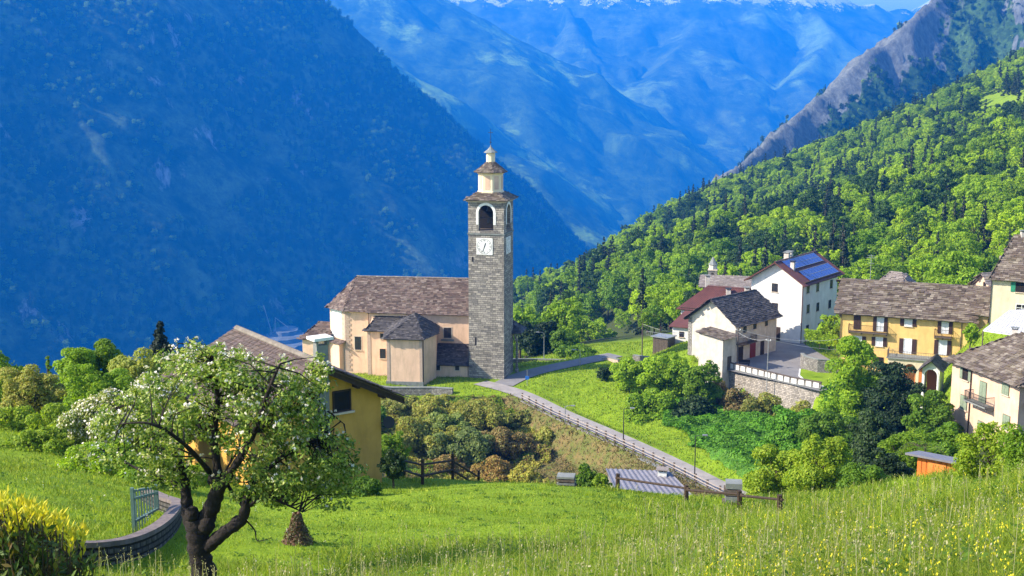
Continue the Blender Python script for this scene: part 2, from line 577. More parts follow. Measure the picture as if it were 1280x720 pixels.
gm = grid_mesh('ground', XX, YY, ZZ)
px_ = 640 + FPX * XX / (YY * CP - ZZ * SP)
zc_ = np.maximum(YY * CP - ZZ * SP, 1)
gully = [(470, 498), (500, 486), (620, 496), (690, 520), (760, 548), (840, 585), (915, 622), (700, 640), (480, 640)]
gp = [(px, py) for px, py in gully]
def pj(x, y, z):
    zc = np.maximum(y * CP - z * SP, 1.0)
    return 640 + FPX * x / zc, 360 - FPX * (y * SP + z * CP) / zc
def brown_w(x, y):
    """how brown the gully bank is: below the road, above the brow"""
    d, _ = seg_dist(x, y, road_pts)
    # road side test: the camera side of the road
    ry = np.interp(x, [p.x for p in road_pts[1:-1]], [p.y for p in road_pts[1:-1]])
    w = smooth01((ry - y - 2.0) / 2.5) * smooth01((y - 92) / 12) * smooth01((x + 26) / 6) * (1 - smooth01((x - 24) / 5))
    return np.where(y < 166, w, 0)
zr = brown_w(XX, YY)
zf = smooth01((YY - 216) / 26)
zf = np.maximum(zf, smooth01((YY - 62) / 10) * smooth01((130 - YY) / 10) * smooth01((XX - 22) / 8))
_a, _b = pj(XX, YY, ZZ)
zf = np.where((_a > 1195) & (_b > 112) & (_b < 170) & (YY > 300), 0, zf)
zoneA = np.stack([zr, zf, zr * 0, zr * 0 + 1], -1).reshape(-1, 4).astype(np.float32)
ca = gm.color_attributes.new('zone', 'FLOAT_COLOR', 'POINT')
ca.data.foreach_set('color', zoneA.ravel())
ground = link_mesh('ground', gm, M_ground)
tag(ground, kind='structure')

# --- road surface and plaza
def strip(name, pts, hw, dz, material, kind='structure', step=2.0):
    dense = []
    for p, q in zip(pts[:-1], pts[1:]):
        n = max(1, int((q - p).length / step))
        for i in range(n): dense.append(p.lerp(q, i / n))
    dense.append(pts[-1])
    # smooth the corners
    for _ in range(6):
        dense = [dense[0]] + [(dense[i - 1] + dense[i] * 2 + dense[i + 1]) / 4 for i in range(1, len(dense) - 1)] + [dense[-1]]
    mb = MB()
    L = []
    for i, p in enumerate(dense):
        d = dense[min(i + 1, len(dense) - 1)] - dense[max(i - 1, 0)]
        d.z = 0; d.normalize()
        nrm = Vector((-d.y, d.x, 0))
        L.append((p + nrm * hw + Vector((0, 0, dz)), p - nrm * hw + Vector((0, 0, dz))))
    for (a, b), (c, d) in zip(L[:-1], L[1:]):
        mb.quad([b, d, c, a])
    o = mb.build(name, material)
    tag(o, kind=kind)
    return dense
M_road = simple('worn_asphalt', (.30, .27, .25), (.22, .20, .19), .8, .9, .3, 25, .01)
M_plaza = simple('grey_asphalt', (.20, .19, .19), (.15, .145, .15), .5, .9, .3, 20, .01)
M_kerb = simple('kerb_stone', (.42, .41, .38), (.3, .29, .27), 2, .9)
road_line = strip('road', road_pts, ROAD_HW, 0.0, M_road)
strip('side_road', side_pts, 1.7, -.01, M_plaza)
mb = MB()
mb.quad([(q.x, q.y, ZP) for q in plaza])
tag(mb.build('plaza_paving', M_plaza), kind='structure')

# ------------------------------------------------------------------ far mountains
def tent(x, y, ridges):
    best = np.full(x.shape, -1e9); dd = np.zeros(x.shape); lat = np.zeros(x.shape)
    for sl, pts in ridges:
        acc = 0.0
        for p, q in zip(pts[:-1], pts[1:]):
            dx, dy = q.x - p.x, q.y - p.y
            L2 = dx * dx + dy * dy
            tt = np.clip(((x - p.x) * dx + (y - p.y) * dy) / L2, 0, 1)
            d = np.hypot(x - p.x - tt * dx, y - p.y - tt * dy)
            z = p.z + tt * (q.z - p.z) - sl * d
            m = z > best
            best = np.where(m, z, best)
            dd = np.where(m, d, dd)
            lat = np.where(m, acc + tt * math.sqrt(L2), lat)
            acc += math.sqrt(L2)
    return best, dd, lat

def mountain(name, xr, yr, step, ridges, material, floor, amp, size, seed, edge=120., fine=0.0, rocky=0.0):
    xs = np.arange(xr[0], xr[1] + step, step)
    ys = np.arange(yr[0], yr[1] + step, step)
    X, Y = np.meshgrid(xs, ys)
    wx = X + fbm(X / size, Y / size, 3, seed + 40) * size * .22
    wy = Y + fbm(X / size, Y / size, 3, seed + 50) * size * .22
    z, d, lat = tent(wx, wy, ridges)
    z0, d0, l0 = tent(X, Y, ridges)
    w = smooth01(d0 / edge)
    z = z0 * (1 - w) + z * w
    rid = fbm(lat / (size * .45), d / (size * 1.6), 5, seed, True)
    iso = fbm(X / (size * .5), Y / (size * .5), 5, seed + 9, True)
    z = z + (rid * .65 + iso * .5 - .35) * amp * smooth01(d0 / (edge * 3.5))
    z = z + fbm(X / (step * 2.2), Y / (step * 2.2), 3, seed + 70) * (fine + rocky * smooth01((rid + .2) * 2)) * (0.35 + .65 * w)
    fl = floor + fbm(X / 300, Y / 300, 3, seed + 5) * 10
    k = 40.0
    z = np.where(z - fl > k, z, np.where(z < fl - k, fl, fl + (z - fl + k) ** 2 / (4 * k)))
    me = grid_mesh(name, X, Y, z)
    return tag(link_mesh(name, me, material), kind='structure'), (X, Y, z, d)

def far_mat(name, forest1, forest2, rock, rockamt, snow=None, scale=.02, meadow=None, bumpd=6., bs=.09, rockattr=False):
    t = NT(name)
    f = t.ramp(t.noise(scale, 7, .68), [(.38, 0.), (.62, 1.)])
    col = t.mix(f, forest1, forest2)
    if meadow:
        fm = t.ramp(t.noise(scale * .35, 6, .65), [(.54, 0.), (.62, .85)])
        col = t.mix(fm, col, meadow)  # light green patches put sunlit slopes into the colour, as well as meadow
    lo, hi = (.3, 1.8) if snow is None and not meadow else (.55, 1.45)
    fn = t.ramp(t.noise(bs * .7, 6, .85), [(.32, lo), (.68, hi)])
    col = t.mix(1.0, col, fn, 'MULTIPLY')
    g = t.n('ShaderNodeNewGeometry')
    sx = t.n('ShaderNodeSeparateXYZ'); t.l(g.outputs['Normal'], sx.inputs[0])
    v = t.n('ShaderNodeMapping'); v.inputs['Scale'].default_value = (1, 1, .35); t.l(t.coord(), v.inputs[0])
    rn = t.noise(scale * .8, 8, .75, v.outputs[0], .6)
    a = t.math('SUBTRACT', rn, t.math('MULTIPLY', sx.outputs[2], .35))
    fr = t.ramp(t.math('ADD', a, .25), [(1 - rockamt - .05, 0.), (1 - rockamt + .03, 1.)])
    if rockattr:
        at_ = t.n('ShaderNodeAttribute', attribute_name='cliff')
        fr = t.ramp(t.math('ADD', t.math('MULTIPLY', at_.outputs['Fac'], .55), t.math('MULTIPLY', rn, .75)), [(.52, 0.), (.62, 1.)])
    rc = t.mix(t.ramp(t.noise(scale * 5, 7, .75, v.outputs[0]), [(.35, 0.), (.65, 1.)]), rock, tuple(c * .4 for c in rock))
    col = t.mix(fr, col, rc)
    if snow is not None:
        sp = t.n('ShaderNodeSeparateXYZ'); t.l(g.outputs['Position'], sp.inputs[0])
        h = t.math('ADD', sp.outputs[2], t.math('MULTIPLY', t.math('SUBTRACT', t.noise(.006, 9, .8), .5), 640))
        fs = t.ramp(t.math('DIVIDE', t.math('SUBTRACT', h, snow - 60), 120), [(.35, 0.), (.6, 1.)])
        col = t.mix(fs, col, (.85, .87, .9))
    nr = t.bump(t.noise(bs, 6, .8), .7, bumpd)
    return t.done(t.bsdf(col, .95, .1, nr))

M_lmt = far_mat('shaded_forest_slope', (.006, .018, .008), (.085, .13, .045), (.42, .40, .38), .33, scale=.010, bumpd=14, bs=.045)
M_mid = far_mat('mid_forest_slope', (.025, .06, .015), (.10, .17, .03), (.22, .22, .17), .14, scale=.006, meadow=(.28, .44, .04), bumpd=12, bs=.03)
M_far = far_mat('alpine_slope', (.04, .08, .02), (.15, .21, .04), (.26, .25, .18), .16, snow=790, scale=.0035, meadow=(.26, .40, .05), bumpd=16, bs=.018)
M_rmt = far_mat('crag_slope', (.030, .060, .012), (.06, .11, .022), (.20, .215, .20), .40, scale=.03, bumpd=5, bs=.16, rockattr=True)

P = W
rl = [(0.97, [P(-500, -100, 2500), P(-100, -70, 3100), P(150, -50, 3600), P(300, -40, 3900), P(395, -8, 4150), P(445, 42, 4350), P(500, 98, 4600), P(548, 132, 4900), P(592, 182, 5200), P(612, 224, 5350), P(634, 285, 5500), P(652, 350, 5650)])]
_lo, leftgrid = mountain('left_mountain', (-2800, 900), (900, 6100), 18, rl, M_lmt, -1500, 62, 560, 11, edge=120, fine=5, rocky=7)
rs = [(0.62, [P(400, 10, 6400), P(500, 82, 6500), P(560, 128, 6600), P(640, 165, 6700), P(740, 207, 6800), P(850, 243, 7000), P(905, 268, 7200)])]
mountain('lower_spur', (-1500, 2500), (4300, 7600), 28, rs, M_mid, -1300, 90, 600, 21, edge=140, fine=6)
rm = [(0.60, [P(330, -110, 8200), P(430, -60, 8200), P(520, -22, 8300), P(575, 8, 8300), P(640, 44, 8400), P(700, 74, 8500), P(765, 112, 8600), P(830, 150, 8800), P(900, 172, 9000), P(940, 192, 9200)])]
mountain('middle_mountain', (-2600, 2800), (5700, 10000), 36, rm, M_mid, -1300, 150, 800, 31, edge=170, fine=9)
rf = [(0.62, [P(300, -60, 11210), P(480, -38, 11305), P(600, -22, 11400), P(700, -26, 11400), P(800, -20, 11495), P(880, -24, 11590), P(950, -12, 11685), P(1020, -6, 11875), P(1050, -4, 11970), P(1075, 6, 12065),
               P(1092, 3, 12065), P(1108, 14, 12160), P(1128, 9, 12160), P(1145, 16, 12255), P(1160, 2, 12350), P(1200, -20, 12350), P(1400, -60, 12350)]),
      (0.55, [P(890, -20, 11590), P(860, 45, 10450), P(815, 100, 9500), P(790, 150, 8930)]),
      (0.55, [P(1000, -8, 11780), P(1040, 40, 10830), P(1000, 95, 9880), P(930, 160, 9215)]),
      (0.55, [P(700, -20, 11400), P(720, 40, 10450), P(760, 90, 9785)]),
      (0.55, [P(1130, 12, 12160), P(1120, 55, 11020), P(1060, 110, 10070), P(1000, 165, 9500)])]
mountain('far_mountain', (-3400, 6000), (8300, 13200), 44, rf, M_far, -900, 200, 950, 41, edge=240, fine=9, rocky=11)
rr = [(1.3, [P(880, 262, 1380), P(895, 240, 1420), P(915, 212, 1500), P(940, 190, 1560), P(975, 158, 1640), P(1003, 138, 1700), P(1035, 108, 1760), P(1062, 88, 1800), P(1085, 60, 1840), P(1112, 52, 1880), P(1135, 26, 1900), P(1160, 2, 1950), P(1185, -22, 2000), P(1320, -130, 2050), P(1500, -240, 2050)])]
rock_o, rockgrid = mountain('rocky_mountain', (100, 1500), (880, 2500), 7, rr, M_rmt, -1400, 75, 190, 51, edge=34, fine=6, rocky=12)
_gx, _gy, _gz, _gd = rockgrid
_d0, _ = seg_dist(_gx.ravel(), _gy.ravel(), rr[0][1]); _d0 = _d0.reshape(_gx.shape)
_n1 = fbm(_gx / 38, _gz / 30, 5, 18)
_w = (1 - smooth01((_d0 - 26 + 42 * _n1) / 14)) * (1 - smooth01((_gx - 640) / 120))
_w = np.maximum(_w, .9 * smooth01((fbm(_gx / 80, _gz / 45, 4, 17) - .20) / .10))
_ca = rock_o.data.attributes.new('cliff', 'FLOAT', 'POINT'); _ca.data.foreach_set('value', _w.ravel().astype(np.float32))
# valley floor between the spurs
xs = np.arange(-6000, 7001, 250.); ys = np.arange(300, 15001, 250.)
Xv, Yv = np.meshgrid(xs, ys)
Zv = np.interp(Yv, [0, 2500, 6000, 9000, 15000], [-1350, -1250, -790, -700, -700]) + fbm(Xv / 900, Yv / 900, 3, 77) * 35
tag(link_mesh('valley_floor', grid_mesh('valley_floor', Xv, Yv, Zv), M_mid), kind='structure')

# ------------------------------------------------------------------ blue air
hz = MB()
fr_h = Fr((0, 0, 0), a=(1, 0, 0))
hz.fbox(fr_h, -9000, 9000, -300, 15200, -1600, 900)
HAZE = 1.5e-4
t = NT('haze_air')
pv = t.n('ShaderNodeVolumePrincipled')
pv.inputs['Color'].default_value = (.008, .26, 1.0, 1)
pv.inputs['Density'].default_value = HAZE
pv.inputs['Anisotropy'].default_value = 0.0
t.l(pv.outputs[0], t.out.inputs['Volume'])
ho = hz.build('haze', t.m)
tag(ho, kind='stuff')
# ------------------------------------------------------------------ building kit
M_cream = simple('cream_plaster', (.76, .52, .36), (.66, .44, .30), .5, .9, .2, 18, .015, stain=.5)
M_peach = simple('peach_plaster', (.66, .46, .33), (.53, .36, .26), .6, .9, .2, 18, .015, stain=.5)
M_trim = simple('pale_trim', (.60, .50, .40), (.5, .4, .3), 2, .9, .1)
M_quoin = simple('quoin_stone', (.48, .36, .28), (.38, .28, .22), 3, .9, .2)
M_wood = simple('dark_wood', (.055, .035, .022), (.03, .02, .014), 6, .8, .2, 30, .01)
M_woodgrey = simple('weathered_wood', (.13, .10, .08), (.07, .055, .045), 5, .9, .3, 40, .01)
M_glass = simple('window_glass', (.03, .035, .045), (.02, .02, .03), 2, .12, 0, spec=.6)
M_dark = simple('dark_opening', (.015, .013, .012), (.01, .01, .01), 2, .9, 0)
M_tower = masonry('tower_stone', (.38, .34, .29), (.17, .155, .14), (.08, .07, .06), .75, .31)
M_rubble = masonry('rubble_stone', (.30, .28, .25), (.17, .155, .14), (.07, .065, .055), .42, .22)
M_plinth = simple('plinth_stone', (.22, .23, .22), (.15, .16, .15), 2, .9, .3, stain=.5)
M_slab_purple = slabs('purple_slate_slabs', [(.05, .032, .025), (.10, .065, .052), (.15, .105, .085), (.07, .05, .042), (.22, .17, .14)], moss=.12)
M_slab_grey = slabs('mossy_stone_slabs', [(.05, .036, .028), (.12, .088, .065), (.075, .055, .045), (.19, .155, .12), (.10, .075, .068), (.27, .23, .18)], moss=.35)
M_slab_pale = slabs('pale_stone_slabs', [(.17, .145, .125), (.24, .20, .175), (.20, .165, .15), (.33, .29, .25)], moss=.12)
M_slab_shade = slabs('shade_dark_stone_slabs', [(.025, .022, .022), (.05, .044, .044), (.085, .075, .072), (.035, .032, .032), (.13, .115, .11)], moss=.1)  # dark slabs; tones lowered to paint in shade on slopes turned from the sun
M_tile = slabs('brown_clay_tiles', [(.06, .042, .036), (.10, .068, .058), (.14, .10, .085), (.075, .057, .05)], moss=.15)
M_redroof = simple('red_brown_metal_roof', (.12, .042, .032), (.085, .03, .024), .8, .55, .15, 6, .02, spec=.4, stain=.3)
M_white = simple('white_plaster', (.68, .66, .63), (.58, .56, .54), .5, .9, .15, 16, .01, stain=.35)
M_oldwhite = simple('worn_white_plaster', (.60, .54, .48), (.42, .38, .33), .8, .95, .3, 8, .02, stain=.5)
M_yellow = simple('yellow_plaster', (.70, .47, .17), (.60, .385, .13), .5, .9, .2, 16, .015, stain=.5)
M_ochre = simple('ochre_plaster', (.60, .34, .075), (.50, .28, .06), .9, .9, .3, 14, .02, stain=.45)
M_orange = simple('orange_plaster', (.58, .21, .07), (.50, .17, .05), 1.2, .9, .1, 20, .01, stain=.2)
M_beige = simple('beige_plaster', (.62, .53, .38), (.48, .41, .29), .5, .9, .2, 12, .015, stain=.4)
M_shutter_brown = simple('brown_shutter_paint', (.06, .032, .025), None, 5, .6, .1)
M_shutter_green = simple('grey_green_shutter_paint', (.22, .27, .19), None, 4, .7, .1)
M_shutter_teal = simple('green_shutter_paint', (.03, .22, .13), None, 4, .6, .1)
M_iron = simple('dark_iron', (.03, .03, .032), None, 5, .6, 0)
M_steel = simple('galvanised_steel', (.32, .33, .34), (.24, .25, .26), 3, .5, .05, metal=.4)
M_whitepaint = simple('white_paint', (.78, .77, .74), None, 4, .7, .05)
M_curtain = simple('white_curtain', (.62, .63, .66), (.5, .52, .56), 8, .9, 0)
M_bronze = simple('bell_bronze', (.09, .075, .05), None, 4, .5, 0, metal=.6)
M_panel = None

def in2d(x, y, poly):
    c = False
    n = len(poly)
    for i in range(n):
        x0, y0 = poly[i]; x1, y1 = poly[i - 1]
        if (y0 > y) != (y1 > y) and x < (x1 - x0) * (y - y0) / (y1 - y0) + x0: c = not c
    return c

def slab_plane(mb, poly, rng, row=.30, wid=(.32, .75), th=(.03, .07), jit=.03, over=.12, base=.16, messy=.02):
    """one roof plane laid with rows of loose slabs; poly = planar 3D polygon whose first edge is the eave"""
    P_ = [Vector(p) for p in poly]
    e = (P_[1] - P_[0]).normalized()
    nrm = (P_[1] - P_[0]).cross(P_[-1] - P_[0]).normalized()
    if nrm.z < 0: nrm = -nrm
    up = nrm.cross(e).normalized()
    if up.z < 0: up = -up
    q = [((p - P_[0]).dot(e), (p - P_[0]).dot(up)) for p in P_]
    # the boarding beneath
    b0 = [p - nrm * .02 for p in P_]
    b1 = [p - nrm * base for p in P_]
    mb.quad(b0, [(a, b) for a, b in q])
    mb.quad(b1[::-1], [(a, b) for a, b in q][::-1])
    for i in range(len(P_)):
        j = (i + 1) % len(P_)
        mb.quad([b1[i], b1[j], b0[j], b0[i]], [(0, 0), (1, 0), (1, .1), (0, .1)])
    tmax = max(b for a, b in q)
    amin, amax = min(a for a, b in q), max(a for a, b in q)
    tt = -over
    length = row * 1.55
    while tt < tmax:
        a = amin - over - rng.random() * wid[0]
        while a < amax + over:
            w = rng.uniform(*wid)
            ca, ct = a + w / 2, tt + row * .5
            # inside test with a little overhang
            ok = in2d(min(max(ca, amin + .02), amax - .02), max(ct, .02), q)
            if ok:
                h = rng.uniform(*th)
                l0 = tt + rng.uniform(-jit, jit) * 1.5
                l1 = min(tt + length, tmax + .12)
                lift = h + .035 + rng.random() * messy
                a0, a1 = a + .006, a + w - .006
                r = rng.uniform(-jit, jit)
                pts = []
                for (aa, tt2, z) in ((a0, l0 + r, lift - h), (a1, l0 - r, lift - h), (a1, l1, .0), (a0, l1, .0),
                                     (a0, l0 + r, lift), (a1, l0 - r, lift), (a1, l1, h * .6), (a0, l1, h * .6)):
                    pts.append(P_[0] + e * aa + up * tt2 + nrm * z)
                mb.hexa(pts, bottom=False)
            a += w
        tt += row

def ridge_caps(mb, p, q, rng, w=.3, L=.45, h=.07):
    p, q = Vector(p), Vector(q)
    d = (q - p); n = max(1, int(d.length / L)); d.normalize()
    s = Vector((-d.y, d.x, 0)).normalized()
    for i in range(n):
        a = p + d * (i * L); b = a + d * (L - .03)
        z0 = Vector((0, 0, -.04)); z1 = Vector((0, 0, h + rng.random() * .03))
        mb.hexa([a - s * w / 2 + z0, b - s * w / 2 + z0, b + s * w / 2 + z0, a + s * w / 2 + z0,
                 a - s * w / 3 + z1, b - s * w / 3 + z1, b + s * w / 3 + z1, a + s * w / 3 + z1])

def window(root, fr, a, z, w, h, frame=M_whitepaint, pane=None, shutters=None, open_=True, cross=True, surround=None, sill=True, fw=.07):
    """a window on the wall b = 0 of frame fr, centre a, z"""
    pane = pane or M_glass
    mb = MB()
    a0, a1, z0, z1 = a - w / 2, a + w / 2, z - h / 2, z + h / 2
    F_ = fr
    mb.fbox(F_, a0, a0 + fw, -.06, .05, z0, z1); mb.fbox(F_, a1 - fw, a1, -.06, .05, z0, z1)
    mb.fbox(F_, a0 + fw, a1 - fw, -.06, .05, z1 - fw, z1); mb.fbox(F_, a0 + fw, a1 - fw, -.06, .05, z0, z0 + fw)
    if cross:
        mb.fbox(F_, a - .025, a + .025, -.045, .05, z0 + fw, z1 - fw)
        mb.fbox(F_, a0 + fw, a - .025, -.043, .05, z + .08, z + .13); mb.fbox(F_, a + .025, a1 - fw, -.043, .05, z + .08, z + .13)
    win = mb.build('window', frame, root)
    pm = MB(); pm.fbox(F_, a0 + fw * .8, a1 - fw * .8, -.02, .03, z0 + fw * .8, z1 - fw * .8)
    pm.build('pane', pane, win)
    if sill:
        sm = MB(); sm.fbox(F_, a0 - .12, a1 + .12, -.16, .04, z0 - .09, z0 - .003)
        sm.build('sill', M_trim, win)
    if surround is not None:
        sm = MB(); s = .14
        sm.fbox(F_, a0 - s, a0 - .003, -.035, .04, z0, z1 + s); sm.fbox(F_, a1 + .003, a1 + s, -.035, .04, z0, z1 + s)
        sm.fbox(F_, a0 - .003, a1 + .003, -.035, .04, z1 + .003, z1 + s)
        sm.build('surround', surround, win)
    if shutters is not None:
        for sg in (-1, 1):
            sm = MB()
            if open_:
                sa = a0 - w * .5 - .02 if sg < 0 else a1 + .02
                x0, x1 = sa, sa + w * .5
            else:
                x0, x1 = (a0, a - .01) if sg < 0 else (a + .01, a1)
            bo = -.09 if open_ else -.1
            sm.fbox(F_, x0, x1, bo, bo + .035, z0 + .02, z1 - .02)
            nsl = max(3, int(h / .16))
            for k in range(nsl):
                zz = z0 + .08 + (h - .2) * k / nsl
                sm.fbox(F_, x0 + .05, x1 - .05, bo - .02, bo + .001, zz, zz + .06)
            sm.build('shutter', shutters, root)
    return win

def door(root, fr, a, z0, w, h, m=M_wood, name='door'):
    mb = MB()
    mb.fbox(fr, a - w / 2, a + w / 2, -.05, .04, z0, z0 + h)
    for k in range(int(w / .22)):
        x = a - w / 2 + .04 + k * .22
        mb.fbox(fr, x, x + .16, -.07, -.049, z0 + .05, z0 + h - .08)
    d = mb.build(name, m, root)
    hb = MB(); hb.fbox(fr, a + w * .32, a + w * .32 + .05, -.12, -.072, z0 + h * .47, z0 + h * .47 + .12)
    hb.build('handle', M_iron, d)
    return d

def arch_ring(mb, fr, a, zs, r, wd, b0, b1, zbot, n=12):
    """a band round an arched opening: springing at zs, radius r, jambs down to zbot"""
    P = fr.p
    pts = [(a - r, zbot), (a - r, zs)] + [(a - r * math.cos(math.pi * k / n), zs + r * math.sin(math.pi * k / n)) for k in range(1, n)] + [(a + r, zs), (a + r, zbot)]
    R = r + wd
    pto = [(a - R, zbot), (a - R, zs)] + [(a - R * math.cos(math.pi * k / n), zs + R * math.sin(math.pi * k / n)) for k in range(1, n)] + [(a + R, zs), (a + R, zbot)]
    for i in range(len(pts) - 1):
        (x0, z0), (x1, z1) = pts[i], pts[i + 1]
        (X0, Z0), (X1, Z1) = pto[i], pto[i + 1]
        mb.quad([P(X0, b0, Z0), P(x0, b0, z0), P(x1, b0, z1), P(X1, b0, Z1)])
        mb.quad([P(x0, b0, z0), P(x0, b1, z0), P(x1, b1, z1), P(x1, b0, z1)])
        mb.quad([P(X0, b1, Z0), P(X0, b0, Z0), P(X1, b0, Z1), P(X1, b1, Z1)])
    return pts

def arch_panel(mb, fr, a, zs, r, zbot, b, n=12):
    P = fr.p
    pts = [(a - r, zbot), (a + r, zbot), (a + r, zs)] + [(a + r * math.cos(math.pi * k / n), zs + r * math.sin(math.pi * k / n)) for k in range(1, n)] + [(a - r, zs)]
    mb.quad([P(x, b, z) for x, z in pts])

def wall_arch(mb, fr, a0, a1, z0, z1, a, zs, r, zb, depth, n=12):
    """a wall face at b=0 from a0..a1, z0..z1 with an arched hole, and its reveal"""
    P = fr.p
    mb.quad([P(a0, 0, z0), P(a - r, 0, z0), P(a - r, 0, zs), P(a0, 0, zs)], [(a0, z0), (a - r, z0), (a - r, zs), (a0, zs)])
    mb.quad([P(a + r, 0, z0), P(a1, 0, z0), P(a1, 0, zs), P(a + r, 0, zs)], [(a + r, z0), (a1, z0), (a1, zs), (a + r, zs)])
    if zb > z0: mb.quad([P(a - r, 0, z0), P(a + r, 0, z0), P(a + r, 0, zb), P(a - r, 0, zb)], [(a - r, z0), (a + r, z0), (a + r, zb), (a - r, zb)])
    arc = [(a - r * math.cos(math.pi * k / n), zs + r * math.sin(math.pi * k / n)) for k in range(n + 1)]
    for i in range(n):
        (x0, y0), (x1, y1) = arc[i], arc[i + 1]
        X0 = a0 if i == 0 else x0; X1 = a1 if i == n - 1 else x1
        mb.quad([P(x0, 0, y0), P(x1, 0, y1), P(X1, 0, z1), P(X0, 0, z1)], [(x0, y0), (x1, y1), (X1, z1), (X0, z1)])
        if i == 0: mb.quad([P(a0, 0, zs), P(a - r, 0, zs), P(a0, 0, z1)], [(a0, zs), (a - r, zs), (a0, z1)])
        if i == n - 1: mb.quad([P(a + r, 0, zs), P(a1, 0, zs), P(a1, 0, z1)], [(a + r, zs), (a1, zs), (a1, z1)])
    ring = [(a - r, zb)] + arc + [(a + r, zb)]
    for (x0, y0), (x1, y1) in zip(ring[:-1], ring[1:]):
        mb.quad([P(x0, 0, y0), P(x0, depth, y0), P(x1, depth, y1), P(x1, 0, y1)])
    mb.quad([P(a - r, 0, zb), P(a + r, 0, zb), P(a + r, depth, zb), P(a - r, depth, zb)])

R_ = random.Random(5)

# ------------------------------------------------------------------ the bell tower
def build_tower():
    O = W(630, 474, 175); z0 = O.z
    t1 = Fr((O.x, O.y, 0), math.radians(14.5))
    S = 5.45
    f = Fr(t1.p(-S, 0, 0), a=t1.a)          # a 0..S left to right, b 0..S away
    root = empty('bell_tower', (f.p(S / 2, S / 2, z0)), 'tall square grey stone bell tower with clock and cream lantern on top, beside the church', 'bell tower')
    def zat(py): return slope(py) * 175.3
    zc = zat(253)            # top of the masonry
    zl = zat(293)            # string course
    mb = MB()
    faces = [Fr(f.p(0, 0, 0), a=f.a), Fr(f.p(S, 0, 0), a=f.b), Fr(f.p(S, S, 0), a=-f.a), Fr(f.p(0, S, 0), a=-f.b)]
    az = zat(289); asp = zat(266.5); r = 1.13
    for F_ in faces:
        mb.quad([F_.p(0, 0, z0 - 3), F_.p(S, 0, z0 - 3), F_.p(S, 0, zl), F_.p(0, 0, zl)], [(0, z0 - 3), (S, z0 - 3), (S, zl), (0, zl)])
        wall_arch(mb, F_, 0, S, zl, zc, S / 2, asp, r, az, .7)
    tw = mb.build('wall', M_tower, root)
    # string courses and cornice
    for (za, h, o) in ((zl - .12, .22, .10), (zc, .28, .22)):
        m2 = MB(); m2.fbox(f, -o, S + o, -o, S + o, za, za + h)
        m2.build('cornice' if za >= zc else 'string_course', M_trim if za >= zc else M_plinth, root)
    # arch surrounds, belfry floor, bell
    for F_ in faces[:2] + faces[3:]:
        m2 = MB()
        arch_ring(m2, F_, S / 2, asp, r, .38, -.05, .1, az + .9)
        m2.build('arch_surround', M_whitepaint, root)
    m2 = MB(); m2.fbox(f, .5, S - .5, .5, S - .5, az - .3, az - .05); m2.build('belfry_floor', M_woodgrey, root)
    m2 = MB(); m2.fbox(f, .72, S - .72, S * .62, S * .62 + .3, az - .05, zc - .2); m2.build('belfry_shade_sheet', M_dark, root)  # near-black sheet stands in for the shade inside the belfry
    c = f.p(S / 2, S * .36, 0)
    for zz, sc in ((asp + .55, .85), (asp - 1.35, .7)):
        m2 = MB()
        m2.lathe((c.x, c.y), [(.62 * sc, zz - .55 * sc), (.55 * sc, zz - .45 * sc), (.40 * sc, zz), (.32 * sc, zz + .35 * sc), (.12 * sc, zz + .5 * sc)], 16)
        m2.build('bell', M_bronze, root, smooth=True)
        m2 = MB(); m2.fbox(f, .72, S - .72, S * .36 - .07, S * .36 + .07, zz + .5 * sc, zz + .5 * sc + .16); m2.build('bell_beam', M_woodgrey, root)
    # clocks
    for F_, (acx, zcx) in ((faces[0], (S * .46, zat(308.5))), (faces[1], (S * .46, zat(308.5)))):
        hs = 1.24
        m2 = MB(); m2.fbox(F_, acx - hs, acx + hs, -.07, .05, zcx - hs, zcx + hs)
        ck = m2.build('clock_face', M_whitepaint, root)
        m2 = MB(); P = F_.p
        n = 32
        for i in range(n):
            a0_, a1_ = 2 * math.pi * i / n, 2 * math.pi * (i + 1) / n
            for ra, rb in ((1.08, 1.13),):
                m2.quad([P(acx + ra * math.sin(a0_), -.076, zcx + ra * math.cos(a0_)), P(acx + rb * math.sin(a0_), -.076, zcx + rb * math.cos(a0_)),
                         P(acx + rb * math.sin(a1_), -.076, zcx + rb * math.cos(a1_)), P(acx + ra * math.sin(a1_), -.076, zcx + ra * math.cos(a1_))])
        def bar(a_, r0, r1, w, b):
            s_, c_ = math.sin(a_), math.cos(a_)
            q = []
            for rr_, ww in ((r0, -w), (r1, -w), (r1, w), (r0, w)):
                q.append(P(acx + rr_ * s_ + ww * c_, b, zcx + rr_ * c_ - ww * s_))
            m2.quad(q)
        numerals = {12: 3, 1: 1, 2: 2, 3: 3, 4: 2, 5: 1, 6: 2, 7: 3, 8: 4, 9: 2, 10: 1, 11: 2}
        for hnum, k in numerals.items():
            a_ = math.radians(hnum * 30)
            for j in range(k):
                off = (j - (k - 1) / 2) * .11
                bar(a_ + off / .9, .78, 1.02, .022, -.078)
        m2.build('numerals', M_iron, ck)
        m2 = MB()
        bar(math.radians(20), -.15, .55, .06, -.10); bar(math.radians(200), -.2, .85, .04, -.11)
        m2.build('clock_hand', M_iron, ck)
    # slit window
    m2 = MB(); m2.fbox(faces[0], .95, 1.2, -.02, .1, zat(433), zat(423)); m2.build('slit_window', M_dark, root)
    m2 = MB(); m2.fbox(faces[0], .55, .78, -.02, .1, zat(328), zat(322)); m2.build('slit_window', M_dark, root)
    # lower slab roof, octagonal lantern, second roof, small lantern, spike
    cc = f.p(S / 2, S / 2, 0)
    m2 = MB(); o = .62; zr0 = zc + .26; zr1 = zat(244) + .25
    corners = [f.p(-o, -o, zr0), f.p(S + o, -o, zr0), f.p(S + o, S + o, zr0), f.p(-o, S + o, zr0)]
